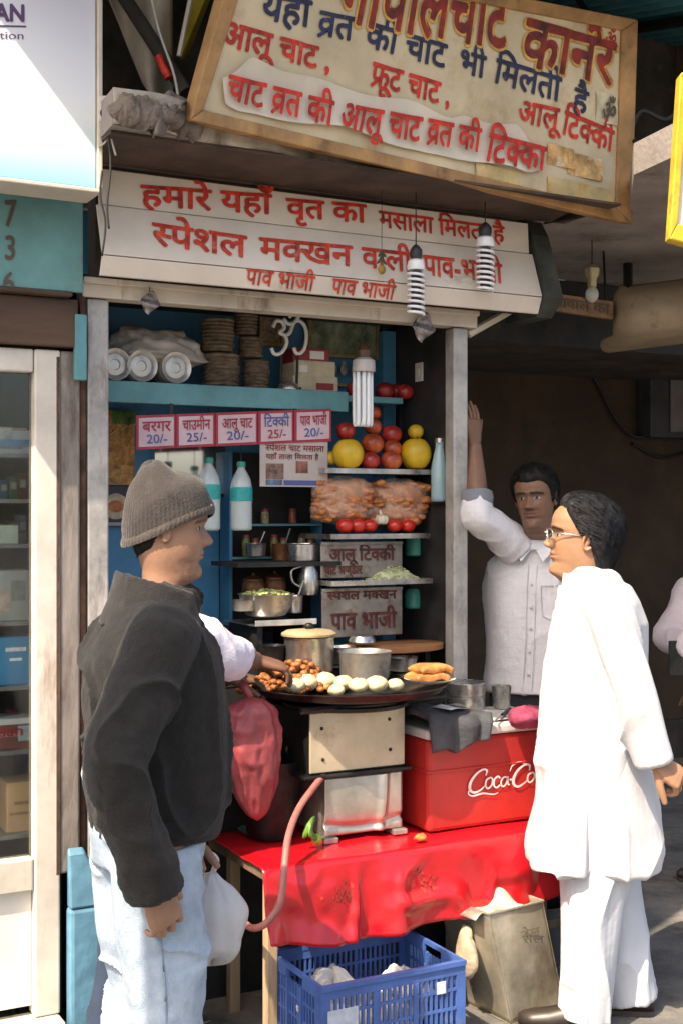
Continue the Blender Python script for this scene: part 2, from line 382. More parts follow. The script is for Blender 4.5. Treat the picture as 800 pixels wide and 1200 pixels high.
part(t, 'counter', MB().box((-.01, .04, 1.02), (1.326, .495, 1.05)), m_dark)
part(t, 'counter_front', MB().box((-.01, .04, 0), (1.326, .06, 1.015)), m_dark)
part(t, 'upper_shelf', MB().box((-.01, .22, 2.00), (1.0, .497, 2.03)).box((-.01, .20, 1.962), (1.0, .218, 2.034)), m_teal, bevel=.003)
part(t, 'upper_shelf', MB().box((1.004, .26, 2.005), (1.265, .497, 2.028)), m_teal, bevel=.003)
g = MB().box((-.01, .30, 1.175), (.80, .497, 1.19)); part(t, 'lower_shelf', g, m_dark)
# diagonal brace right of the post, under the fascia
a = L(548, 392, .0); b = L(610, 357, -.02)
part(t, 'brace', MB().tube([a, b], .014, 6), m_cream)

# ------------------------------------------------------------------ fascia: three lettered rows of sheet metal
m_red = mat('sign_red', (.58, .028, .014), .55, var=.45, vscale=25, dirt=(.50, .16, .09), dscale=30, dth=.60, dsoft=.12)
m_red2 = mat('sign_red_faded', (.62, .055, .028), .6, var=.4, vscale=30, dirt=(.56, .26, .18), dscale=26, dth=.56, dsoft=.12)
m_navy = mat('sign_navy', (.02, .025, .075), .55, var=.5, vscale=25, dirt=(.16, .14, .15), dscale=30, dth=.60, dsoft=.1)
m_fascia = mat('fascia_cream', (.68, .61, .53), .5, var=.10, vscale=3, bump=.12, bscale=8, dirt=(.36, .27, .19), dscale=2.5, dth=.62, streak=.4)
s0, s1 = -.035, 1.575
m_wood2 = mat('dark_board', (.075, .048, .035), .7, var=.4, vscale=7, bump=.2)
t = T('lettered_fascia', 'cream three step metal fascia above the stall with two lines of red Hindi lettering', 'fascia sign', (s0, -.1, 2.32))
R1 = ((-.120, 2.530), (-.112, 2.640)); R2 = ((-.185, 2.367), (-.127, 2.527)); R3 = ((-.160, 2.308), (-.184, 2.364))
def sheet(p0, p1, a=s0, b=s1, th=.012):
    return MB().prism([(p0[0], p0[1]), (p1[0], p1[1]), (p1[0] + th, p1[1]), (p0[0] + th, p0[1])], 0, a, b)
def row(r, a=s0, b=s1): return part(t, 'fascia_row', sheet(r[0], r[1], a, b), m_fascia, bevel=.002)
row(R1, s0 + .01, s1 - .01); row(R2); row(R3)
part(t, 'backing', MB().box((s0 + .02, -.05, 2.325), (s1 - .02, .03, 2.655)), m_soot)
part(t, 'soffit_board', MB().box((s0 - .05, -.42, 2.659), (s1 + .16, -.098, 2.667)), m_wood2)
part(t, 'top_board', MB().box((s0, -.03, 2.662), (s1, .06, 2.70)), m_wood)
ep = [(-.21, 2.36), (-.14, 2.30), (.05, 2.30), (.05, 2.655), (-.08, 2.657), (-.12, 2.60)]
part(t, 'end_board', MB().prism(ep, 0, s1 + .004, s1 + .075), mat('end_board', (.045, .05, .042), .6, var=.5, vscale=7))
def facrow(r, x0, y0, x1, y1, h, text, m, bold, wob=.01, slope=0):
    """x0,y0 / x1,y1: photo pixels of the baseline's ends; h: headline height as a share of the row"""
    def on(x, y):                              # sight line -> the row's plane
        a, b = np.array(L(x, y, -.3)), np.array(L(x, y, .0)); p0, p1 = r
        # solve point a+(b-a)k with (d,z) on the line p0->p1
        dd, dz = p1[0] - p0[0], p1[1] - p0[1]; nx, nz = dz, -dd
        k = (nx * (p0[0] - a[1]) + nz * (p0[1] - a[2])) / (nx * (b[1] - a[1]) + nz * (b[2] - a[2])); return a + (b - a) * k
    c00, c10 = on(x0, y0), on(x1, y1); up = np.array((0, r[1][0] - r[0][0], r[1][1] - r[0][1])) * h
    sh = np.array((slope, 0, 0))
    nn = np.array((0, -(r[1][1] - r[0][1]), r[1][0] - r[0][0])); nn = nn / np.linalg.norm(nn) * .0025
    g = MB(); text_quad(g, text, c00, c10, c00 + up + sh, c10 + up + sh, bold, nn, wob); part(t, 'lettering', g, m)
facrow(R1, 166, 241, 318, 251, .57, 'हमारे यहाँ', m_red, .035)
facrow(R1, 336, 254, 428, 261, .54, 'वृत का', m_red, .035)
facrow(R1, 444, 266, 590, 284, .49, 'मसाला मिलता है'.replace('मिल', 'िमल'), m_red, .03)
facrow(R2, 178, 287, 288, 302, .45, 'स~पेशल', m_red2, .03, slope=.012)
facrow(R2, 304, 303, 412, 312, .44, 'मक~खन', m_red2, .03, slope=.012)
facrow(R2, 424, 313, 482, 319, .43, 'वाली', m_red2, .03, slope=.012)
facrow(R2, 496, 322, 588, 332, .44, 'पाव-भाजी', m_red2, .03, slope=.012)
facrow(R3, 287, 332, 366, 341, .78, 'पाव भाजी', m_red2, .025)
facrow(R3, 387, 343, 460, 351, .78, 'पाव भाजी', m_red2, .025)

# ------------------------------------------------------------------ main signboard: leans out above the slab, hung askew
BL, BR = np.array(P(220, 141, 3.62)), np.array(P(736, 263, 4.58))
eh = (BR - BL) / np.linalg.norm(BR - BL); nh = np.array((eh[1], -eh[0], 0)); nh /= np.linalg.norm(nh)
tl = R(10); e0 = np.cross(eh, -nh) if np.cross(eh, -nh)[2] > 0 else -np.cross(eh, -nh)
eu = math.cos(tl) * e0 + math.sin(tl) * nh; NS = np.cross(eh, eu); NS = NS if NS[1] < 0 else -NS
CAMP = np.array((0, 0, EYE))
def onsign(x, y, lift=0.0):
    r = np.array(((x - 400) / F, 1, -(y - 600) / F)); k = ((BL - CAMP) @ NS) / (r @ NS); return CAMP + r * k + NS * lift
t = T('tilted_signboard', 'big wood framed cream signboard with red and navy Hindi lettering, hung askew at the top', 'signboard', tuple(BL), 'W')
cn = [(220, 141), (736, 263), (743, 24), (276, -66)]       # corners in the photo, top left beyond its edge
def q4(m):                                                  # corners moved in towards the centre by m pixels
    cx, cy = 495, 95; o = []
    for (x, y), (ax, ay) in zip(cn, ((1, -1), (-1, -1), (-1, 1), (1, 1))): o.append((x + ax * m, y + ay * m * .9 + ax * m * .2))
    return o
inn = q4(17)
m_sign = mat('sign_cream', (.64, .53, .35), .6, var=.16, vscale=3, bump=.1, bscale=20, dirt=(.36, .23, .10), dscale=4.2, dth=.54, dsoft=.22)
m_frame = mat('sign_frame_wood', (.40, .225, .09), .65, var=.3, vscale=7, bump=.35, bscale=40, dirt=(.18, .09, .04), dscale=6, dth=.56)
fr = [onsign(*p, .0) for p in cn]; bk4 = [p - NS * .05 for p in fr]
part(t, 'panel', MB().hexa([onsign(*p, -.03) for p in q4(8)], [onsign(*p, .0) for p in q4(8)]), m_sign)
for i in range(4):
    j = (i + 1) % 4
    part(t, 'frame_rail', MB().hexa([onsign(*cn[i], -.045), onsign(*cn[j], -.045), onsign(*inn[j], -.045), onsign(*inn[i], -.045)],
        [onsign(*cn[i], .018), onsign(*cn[j], .018), onsign(*inn[j], .012), onsign(*inn[i], .012)]), m_frame, bevel=.004)
def signtext(text, p0, p1, h0, h1, m, bold, lift=.003, lean=(.20, .10), wob=.012, name='lettering'):
    c00, c10 = onsign(*p0, lift), onsign(*p1, lift)
    c01, c11 = onsign(p0[0] + h0 * lean[0], p0[1] - h0, lift), onsign(p1[0] + h1 * lean[1], p1[1] - h1, lift)
    g = MB(); text_quad(g, text, c00, c10, c01, c11, bold, wob=wob); return part(t, name, g, m)
m_mar = mat('sign_maroon', (.26, .02, .012), .5, var=.6, vscale=14); m_yel = mat('sign_gold', (.66, .37, .07), .5, var=.3, vscale=20)
signtext('गोपालचाट', (394, 25), (592, 57), 62, 58, m_yel, .066, .003); signtext('गोपालचाट', (395, 24), (591, 56), 62, 58, m_mar, .038, .005)
signtext('कार्नर'.replace('र्न', 'न^'), (606, 74), (716, 100), 50, 47, m_yel, .066, .003); signtext('कार्नर'.replace('र्न', 'न^'), (607, 73), (715, 99), 50, 47, m_mar, .038, .005)
signtext('यहाँ', (304, 22), (362, 32), 30, 30, m_navy, .03)
signtext('व%त', (370, 40), (412, 48), 27, 27, m_navy, .03)
signtext('की चाट', (426, 54), (520, 80), 28, 27, m_navy, .03)
signtext('भी', (534, 83), (566, 92), 25, 25, m_navy, .03)
signtext('मिलती'.replace('मि', 'िम'), (576, 96), (654, 119), 27, 27, m_navy, .03)
signtext('है', (668, 128), (686, 134), 25, 25, m_navy, .03)
signtext('आलू चाट ,', (258, 52), (386, 84), 27, 24, m_red, .035)
signtext('फ%ूट चाट ,', (432, 98), (530, 126), 25, 23, m_red, .035)
signtext('आलू', (604, 142), (652, 152), 24, 24, m_red, .03); signtext('टिक~की'.replace('टि', 'िट'), (656, 156), (716, 178), 26, 24, m_red, .03)
signtext('ॐ', (707, 52), (720, 55), 15, 15, m_red, .02)
# torn paper strip glued over the lower half, with its own line of lettering
edge_t = [(258, 92), (290, 70), (330, 82), (400, 104), (470, 118), (520, 136), (548, 140), (600, 146), (618, 166), (634, 178)]
edge_b = [(262, 120), (280, 133), (330, 140), (400, 150), (450, 166), (500, 182), (540, 186), (590, 196), (616, 200), (632, 202)]
def strip(u, v):
    k = np.linspace(0, 1, len(edge_t)); x = np.interp(u, k, [p[0] for p in edge_t]) * (1 - v) + np.interp(u, k, [p[0] for p in edge_b]) * v
    y = np.interp(u, k, [p[1] for p in edge_t]) * (1 - v) + np.interp(u, k, [p[1] for p in edge_b]) * v
    y += 2.5 * math.sin(u * 37) * (1 - v) + 2 * math.sin(u * 29 + 1) * v
    return onsign(x, y, .008 + .004 * math.sin(u * 14 + v * 3) + .010 * (1 - v) ** 4 + .006 * v ** 6)
m_paper = mat('sign_paper', (.66, .60, .50), .7, var=.10, vscale=5, bump=.2, bscale=14, dirt=(.46, .36, .24), dscale=4, dth=.6, dsoft=.2)
ps = part(t, 'torn_paper_strip', MB().grid(strip, 60, 8), m_paper, smooth=True)
signtext('चाट व%त की', (260, 116), (384, 148), 27, 28, m_red, .035, .022)
signtext('आलू चाट व%त की', (392, 150), (556, 178), 28, 26, m_red, .035, .022)
signtext('टिक~का'.replace('टि', 'िट'), (562, 188), (632, 200), 31, 26, m_red, .035, .022)
# pasted pictures near the lower right corner
def patch(x0, y0, x1, y1, m, lift=.004, sk=.2, nm='sticker'):
    part(t, nm, MB().grid(lambda u, v: onsign(x0 + (x1 - x0) * u + sk * 0, y0 + (y1 - y0) * v + (x1 - x0) * u * .22, lift + .003 * math.sin(u * 5 + v * 4)), 6, 5), m, smooth=True)
patch(697, 106, 722, 142, mat('sticker_cream', (.62, .55, .38), .7, var=.2, vscale=20))
m_om = mat('sticker_ink', (.10, .07, .05), .6); signtext('ॐ', (701, 140), (718, 143), 20, 20, m_om, .03, .010)
m_food = mat('sticker_food', (.60, .36, .14), .6, var=.5, vscale=16, dirt=(.70, .60, .42), dscale=14, dth=.5)
patch(640, 168, 672, 192, m_food, nm='food_sticker'); patch(664, 178, 704, 204, m_food, nm='food_sticker')
patch(640, 206, 716, 228, mat('sticker_patch', (.66, .52, .26), .7, var=.25, vscale=8, dirt=(.55, .36, .12), dscale=8, dth=.5), nm='pasted_paper')
patch(556, 190, 606, 214, mat('sticker_patch2', (.60, .46, .22), .7, var=.3, vscale=8), nm='pasted_paper')
part(t, 'hanger', MB().tube([onsign(700, 24, -.02), onsign(720, -60, -.3)], .012), m_blk)
# supports down to the slab
part(t, 'prop', MB().tube([onsign(690, 250, -.05), onsign(690, 250, -.05) + np.array((-.1, .3, .04))], .015), m_blk)

# ------------------------------------------------------------------ awning of corrugated sheet above it all
A0, A1 = np.array((-.80, 3.10, 3.36)), np.array((3.2, 5.10, 3.30)); ax = (A1 - A0); na = np.array((-ax[1], ax[0], 0)); na /= np.linalg.norm(na)
def corr(u, v): return A0 + ax * u + na * (2.3 * v) + np.array((0, 0, .55 * v + .014 * math.sin(u * 4.5 / .076 * 2 * math.pi)))
t = T('corrugated_awning', 'faded teal corrugated awning sheet over the signboard at the top right', 'awning', tuple(A0), 'W')
part(t, 'sheet', MB().grid(corr, 520, 3, .003), mat('awning_teal', (.06, .22, .26), .5, .2, var=.25, vscale=4, dirt=(.10, .07, .05), dscale=5, dth=.62), smooth=True)
g = MB()
for k in range(6):
    p = A0 + ax * (k + .5) / 6; g.tube([p + na * .02 - (0, 0, .03), p + na * 2.25 + (0, 0, .50)], .02, 6)
g.tube([A0 + na * .25 + (0, 0, .03), A1 + na * .25 + (0, 0, .03)], .018, 6); part(t, 'rafter', g, m_blk)

# ================================================================== LEFT SHOP
t = T('neighbour_shop', 'glass fronted shop left of the stall with a cream door frame', 'shop', (-1.4, .0, 0))
def Lb(x0, y0, x1, y1, d, dep):               # box whose front face spans those photo pixels at depth d
    a, b = L(x0, y0, d), L(x1, y1, d); return (min(a[0], b[0]), d, min(a[2], b[2])), (max(a[0], b[0]), d + dep, max(a[2], b[2]))
sl_ = L(38, 600, -.02)[0]; sr_ = L(68, 600, -.02)[0]
part(t, 'door_stile', MB().box((sl_, -.05, .08), (sr_, .02, 2.09)), m_white, bevel=.006)
part(t, 'door_rail', MB().box((-1.6, -.045, .46), (sl_ - .002, .015, .56)), m_white, bevel=.006)
part(t, 'door_rail', MB().box((-1.6, -.045, 2.02), (sl_ - .002, .015, 2.09)), m_white, bevel=.006)
part(t, 'door_panel', MB().box((-1.6, -.02, .11), (sl_ - .002, .0, .458)), mat('white_panel', (.74, .71, .66), .4, var=.06, dirt=(.52, .45, .36), dscale=3, dth=.64))
m_glass = mat('shop_glass', (.9, .95, .95), .05, var=.02, trans=1, spec=.5)
part(t, 'door_glass', MB().box((-1.6, -.012, .562), (sl_ - .002, -.006, 2.018)), m_glass)
part(t, 'step', MB().box((-1.6, -.12, 0), (sr_ + .0, .02, .078)), m_cream, bevel=.01)
part(t, 'head_beam', MB().box((-1.6, -.07, 2.10), (-.075, .03, 2.245)).box((-1.6, -.10, 2.247), (-.10, .02, 2.262)), mat('dark_beam', (.085, .052, .034), .85, var=.5, vscale=6, bump=.5, bscale=25, stretch=(.15, 1, 1)), bevel=.006)
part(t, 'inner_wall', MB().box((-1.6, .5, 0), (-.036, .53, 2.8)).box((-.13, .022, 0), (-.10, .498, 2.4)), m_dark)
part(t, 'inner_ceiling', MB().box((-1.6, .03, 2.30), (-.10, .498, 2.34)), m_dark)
g = MB()
for z in (.60, .86, 1.06, 1.26, 1.50, 1.64, 1.78): g.box((-1.6, .10, z - .012), (-.135, .498, z))
part(t, 'glass_shelf', g, mat('dusty_shelf', (.16, .17, .16), .3, var=.3))
# timber pilaster between the shops, and the blue plinth below
t = T('timber_pilaster', 'weathered grey timber pilaster between the glass shop and the stall', 'pilaster', (-.1, -.04, .42))
sp0, sp1 = L(70, 600, -.04)[0], L(94, 600, -.04)[0]
part(t, 'shaft', MB().box((sp0, -.045, .50), (sp1, .02, 2.09)), m_greywood, bevel=.008)
part(t, 'rusty_strip', MB().box((sp0 - .012, -.05, .50), (sp0 - .002, -.005, 2.07)).box((sp1 + .004, -.03, .3), (-.04, .0, 2.28)), mat('rust', (.10, .05, .03), .85, var=.5, vscale=12, bump=.4))
part(t, 'teal_scrap', MB().box((sp1 - .025, -.075, 2.0), (sp1 + .012, -.052, 2.2)), m_teal, bevel=.003)
t = T('blue_plinth', 'chipped sky blue masonry plinth at the foot of the pilaster behind the man in jeans', 'plinth', (.02, -.06, 0))
x0, x1 = L(82, 1100, -.08)[0], L(134, 1100, -.08)[0]
m_sky = mat('sky_blue_paint', (.10, .24, .35), .6, var=.2, vscale=6, bump=.3, bscale=25, dirt=(.42, .36, .30), dscale=6, dth=.63)
part(t, 'block', MB().box((x0, -.09, 0), (x1, -.035, .40)), m_sky, bevel=.012)
part(t, 'cap', MB().hexa([(x0, -.09, .402), (x1, -.09, .402), (x1, -.05, .402), (x0, -.05, .402)], [(x0, -.07, .56), (x0 + .05, -.07, .56), (x0 + .05, -.05, .58), (x0, -.05, .58)]), m_sky, bevel=.006)
# teal number board
t = T('number_board', 'teal board with black numerals 7 3 6 left of the stall', 'number board', (-.5, -.09, 2.3))
lo, hi = Lb(-80, 352, 98, 222, -.09, .02); lo = (lo[0], lo[1], L(98, 343, -.09)[2]); part(t, 'board', MB().box(lo, hi), mat('board_teal', (.13, .30, .30), .6, var=.15, vscale=5, bump=.1, dirt=(.20, .16, .10), dscale=3.5, dth=.60), bevel=.003)
g = MB()
for ch, x, y, h in (('7', 5, 265, 27), ('3', 5, 304, 25), ('6', 3, 341, 20)):
    c00, c10, c01, c11 = L(x, y, -.093), L(x + 15, y, -.093), L(x, y - h, -.093), L(x + 15, y - h, -.093)
    text_quad(g, ch, c00, c10, c01, c11, .02)
part(t, 'lettering', g, m_om)
# printed lightbox sign, top left
t = T('box_sign', 'white and pale blue printed box sign at the top left corner', 'box sign', (-.3, -.32, 2.5))
lo, hi = Lb(-150, 224, 113, -60, -.32, .12); lo = (lo[0], lo[1], L(113, 221, -.32)[2])
def grad_print(key):
    m = mat(key, (.8, .8, .8), .35); nt = m.node_tree; b = nt.nodes['Principled BSDF']; tc = nt.nodes.new('ShaderNodeTexCoord'); sx = nt.nodes.new('ShaderNodeSeparateXYZ'); nt.links.new(tc.outputs['Object'], sx.inputs[0])
    mr = nt.nodes.new('ShaderNodeMapRange'); nt.links.new(sx.outputs[2], mr.inputs[0]); mr.inputs[1].default_value = lo[2] - 2.5; mr.inputs[2].default_value = hi[2] - 2.5
    cr = nt.nodes.new('ShaderNodeValToRGB'); nt.links.new(mr.outputs[0], cr.inputs[0]); e = cr.color_ramp.elements
    e[0].position = 0; e[0].color = (.28, .58, .80, 1); e[1].position = 1; e[1].color = (.52, .48, .60, 1)
    for p_, c_ in ((.10, (.50, .72, .84)), (.3, (.78, .80, .80)), (.55, (.70, .72, .78))): q = e.new(p_); q.color = (*c_, 1)
    nt.links.new(cr.outputs[0], b.inputs['Base Color']); return m
part(t, 'printed_panel', MB().box(lo, hi), grad_print('sign_print'), bevel=.004)
part(t, 'sign_frame', MB().box((lo[0], lo[1] - .012, lo[2] - .014), (hi[0] + .012, hi[1] + .01, lo[2] - .002)).box((hi[0] + .002, lo[1] - .012, lo[2] - .0), (hi[0] + .016, hi[1] + .01, hi[2])), m_cream, bevel=.003)
g = MB(); dd = -.3212
text_quad(g, 'AN', L(-6, 24, dd), L(30, 25, dd), L(-6, 6, dd), L(30, 8, dd), .05); g.add([L(-60, 28, dd), L(31, 30, dd), L(31, 32, dd), L(-60, 30, dd)], [(0, 1, 2, 3)])
text_quad(g, 'dition', L(-14, 45, dd), L(29, 46, dd), L(-14, 37, dd), L(29, 38, dd), .0); part(t, 'lettering', g, mat('sign_violet', (.10, .05, .14), .5))

# ================================================================== right edge and overhead pieces
t = T('yellow_framed_sign', 'yellow framed white sign cut off by the right edge at the top', 'sign', P(800, 200, 3.3), 'W')
a, b, c, d = [np.array(P(*p)) for p in ((784, 280, 3.3), (900, 312, 3.4), (905, 60, 3.4), (797, 85, 3.3))]
e = np.array((0, .05, 0)); i = lambda p, q, k: p + (q - p) * k
ia, ib, ic, id_ = i(a, c, .08), i(b, d, .08), i(c, a, .08), i(d, b, .08)
m_yf = mat('yellow_frame', (.60, .42, .03), .5, var=.2, vscale=9, dirt=(.25, .17, .04), dscale=6, dth=.6)
part(t, 'panel', MB().hexa([p + e * .8 for p in (ia, ib, ic, id_)], [p + e * .2 for p in (ia, ib, ic, id_)]), m_paper)
for p, q, p2, q2 in ((a, b, ia, ib), (b, c, ib, ic), (c, d, ic, id_), (d, a, id_, ia)):
    part(t, 'frame_rail', MB().hexa([p + e, q + e, q2 + e, p2 + e], [p, q, q2, p2]), m_yf, bevel=.004)
t = T('plaster_bulge', 'rounded beige plastered chute end hanging above the passage at the right', 'plaster chute', P(760, 390, 5.0), 'W')
def bulge(u, v):
    a = np.array(P(724 + 130 * u, 0, 5.2)); prof = [(338, 0), (352, -.10), (372, -.14), (384, -.11), (390, -.04), (390, .12), (388, .4)]
    k = np.linspace(0, 1, len(prof)); y = np.interp(v, k, [q[0] for q in prof]) - 16 * u; dy = np.interp(v, k, [q[1] for q in prof])
    rnd = 1 - max(0, 1 - u / .18) ** 2 * .5
    p = np.array(P(724 + 130 * u, y, 5.2)); return p + np.array((.05 * (1 - rnd) , dy * rnd + .15, .05 * (1 - rnd)))
part(t, 'chute', MB().grid(bulge, 24, 24, .03), mat('beige_plaster', (.30, .23, .15), .85, var=.2, vscale=4, bump=.25, bscale=25, dirt=(.16, .10, .06), dscale=5, dth=.6), smooth=True)
part(t, 'bracket', MB().tube([P(735, 345, 5.3), P(735, 300, 5.6)], .02), m_blk)
t = T('hanging_wood_sign', 'narrow brown wooden name strip hanging over the passage entrance', 'wooden sign', P(670, 355, 5.0), 'W')
a, b, c, d = [np.array(P(*p)) for p in ((624, 360, 5.0), (718, 374, 5.25), (718, 353, 5.25), (624, 340, 5.0))]
part(t, 'board', MB().hexa([a + (0, .03, 0), b + (0, .03, 0), c + (0, .03, 0), d + (0, .03, 0)], [a, b, c, d]), mat('strip_wood', (.26, .14, .07), .7, var=.3, vscale=10, bump=.2), bevel=.003)
g = MB(); n = (0, -.004, 0); ip = lambda u, v: (a * (1 - u) + b * u) * (1 - v) + (d * (1 - u) + c * u) * v
text_quad(g, 'ठेलावाले का', ip(.12, .25), ip(.95, .25), ip(.12, .75), ip(.95, .75), .03, n); part(t, 'lettering', g, m_om)
for u_ in (.1, .9): part(t, 'hook', MB().tube([ip(u_, 1), ip(u_, 1) + (0, .05, .25)], .005), m_blk)
t = T('meter_box', 'grey electricity meter box on the brown passage wall at the right edge', 'meter box', (3.0, 2.36, 1.9))
lo, hi = Lb(762, 512, 850, 430, 2.36, .135); part(t, 'case', MB().box(lo, hi), mat('meter_dark', (.04, .042, .05), .6, var=.3), bevel=.01)
lo2, hi2 = Lb(786, 506, 850, 442, 2.34, .018); part(t, 'cover', MB().box(lo2, hi2), mat('meter_grey', (.16, .15, .14), .6, var=.25), bevel=.006)
def wire(name, label, pts, r, m, frame='S', base=None): 
    return solo(name, label, 'cable', MB().tube(catmull(pts, 8), r, 6), m, base or tuple(pts[0]), frame, smooth=True)
m_cab = mat('cable', (.012, .011, .011), .6)
wire('wall_cable', 'black cable sagging down the brown passage wall to the meter box', [L(668, 400, 2.48), L(700, 450, 2.47), L(722, 492, 2.46), L(745, 512, 2.45), L(764, 505, 2.42)], .012, m_cab)
wire('wall_cable', 'black cable running level under the meter box on the passage wall', [L(740, 520, 2.48), L(775, 536, 2.47), L(812, 528, 2.47)], .010, m_cab)
wire('wall_cable', 'thin black cable looping across the shaded passage wall over the men', [L(560, 430, 2.48), L(620, 425, 2.47), L(690, 405, 2.47), L(780, 385, 2.48)], .009, m_cab)
wire('overhead_cable', 'black cable draped along the slab edge right of the big signboard', [P(742, 165, 4.5), P(760, 172, 4.45), P(782, 190, 4.4), P(800, 182, 4.4)], .008, m_cab, 'W')
wire('overhead_cable', 'black cable hanging in a loop above the yellow framed sign', [P(738, 150, 4.5), P(752, 130, 4.5), P(780, 140, 4.5), P(800, 120, 4.5)], .010, m_cab, 'W')

# ================================================================== out of the frame: cloth and pole added to shade the stall front
def QP(q, p, z): return (.809 * q + .588 * p, -.588 * q + .809 * p, z)      # q across the sun's way, p along it
t = T('added_shade_cloth', 'added grey cloth sheet out of view above the pavement, shading the stall', 'awning', QP(-2.6, 2.0, 3.3), 'W')  # unseen sheet added to keep the sun off the stall's inside
ed = [(-1.93, 1.84, 3.40), (-2.25, 1.84, 3.43), (-2.55, 1.88, 3.41), (-2.72, 1.96, 3.40), (-3.1, 1.97, 3.42), (-3.7, 1.97, 3.40)]
def aw(u, v):
    k = np.linspace(0, 1, len(ed)); q = np.interp(u, k, [e[0] for e in ed]); p = np.interp(u, k, [e[1] for e in ed]); z = np.interp(u, k, [e[2] for e in ed])
    return QP(q, p * (1 - v) + (3.05 - .55 * (q + 1.93) / -1.77 * 1.2) * v, z + .12 * v - .06 * math.sin(math.pi * v) * math.sin(math.pi * u))
part(t, 'sheet', MB().grid(aw, 40, 20, .004), mat('shade_cloth_grey', (.22, .20, .18), .9, var=.2, vscale=4), smooth=True)
for q, p in ((-3.65, 2.0),): part(t, 'pole', MB().tube([QP(q, p, 0), QP(q, p, 3.36)], .02, 8), m_blk)
t = T('added_shade_pole', 'added grey concrete pole out of view left of the camera, shading the capped man', 'pole', QP(-1.90, .46, 0), 'W')  # unseen pole added for its shadow on the capped man's arm and chest
part(t, 'shaft', MB().tube([QP(-1.905, .46, 0), QP(-1.905, .46, 3.45)], [.085, .070], 16), m_conc); part(t, 'footing', MB().lathe([(.16, 0), (.16, .08), (.10, .12)], QP(-1.905, .46, 0), 16), m_conc)

def sack(u, v):
    a = np.array(P(168 + 52 * u + 10 * v * (.5 - u), 0, 3.62)); f = .030 * math.sin(9 * u + 1.5 * v) + .014 * math.sin(21 * u + 4 * v); top = 98 + 22 * abs(u - .55); y = top + (150 + 16 * math.sin(5 * u) - top) * v
    z = P(0, y, 3.62)[2]; return (a[0], a[1] + f * (.35 + .65 * v) + .10 * (1 - v) ** 2 - .02, z)
solo('sack_cloth', 'dirty grey sackcloth hanging over the slab edge left of the big signboard', 'sackcloth', MB().grid(sack, 50, 30, .004), mat('sack_grey', (.21, .175, .15), .9, var=.35, vscale=10, bump=.5, bscale=60, dirt=(.10, .075, .06), dscale=6, dth=.5), P(190, 130, 3.62), 'W', smooth=True)
# ================================================================== PEOPLE
def spl(xs, ys, x):                            # smooth 1d interpolation (monotone cubic)
    xs = np.array(xs, float); ys = np.array(ys, float); h = np.diff(xs); d = np.diff(ys) / h
    m = np.zeros(len(xs)); m[0], m[-1] = d[0], d[-1]
    for i in range(1, len(xs) - 1):
        m[i] = 0 if d[i - 1] * d[i] <= 0 else 2 * d[i - 1] * d[i] / (d[i - 1] + d[i])
    i = np.clip(np.searchsorted(xs, x) - 1, 0, len(xs) - 2); t = (x - xs[i]) / h[i]
    return (2 * t**3 - 3 * t**2 + 1) * ys[i] + (t**3 - 2 * t**2 + t) * h[i] * m[i] + (-2 * t**3 + 3 * t**2) * ys[i + 1] + (t**3 - t**2) * h[i] * m[i + 1]
HZ = [-.13, -.06, -.03, -.014, -.004, .006, .02, .035, .05, .065, .08, .10, .118, .14, .16, .18, .198, .213, .224, .231]
HF = [.046, .046, .050, .064, .080, .0875, .0865, .0835, .0875, .0875, .0865, .0865, .0855, .094, .0945, .090, .078, .060, .036, .0]
HB = [-.075, -.062, -.060, -.060, -.061, -.062, -.066, -.072, -.078, -.084, -.090, -.096, -.099, -.101, -.100, -.094, -.083, -.065, -.041, -.0]
HW = [.064, .055, .053, .052, .052, .053, .056, .060, .0630, .0655, .068, .0705, .0725, .0745, .0750, .0715, .063, .050, .031, .0]
def gs(x, s): return np.exp(-.5 * (x / s) ** 2)
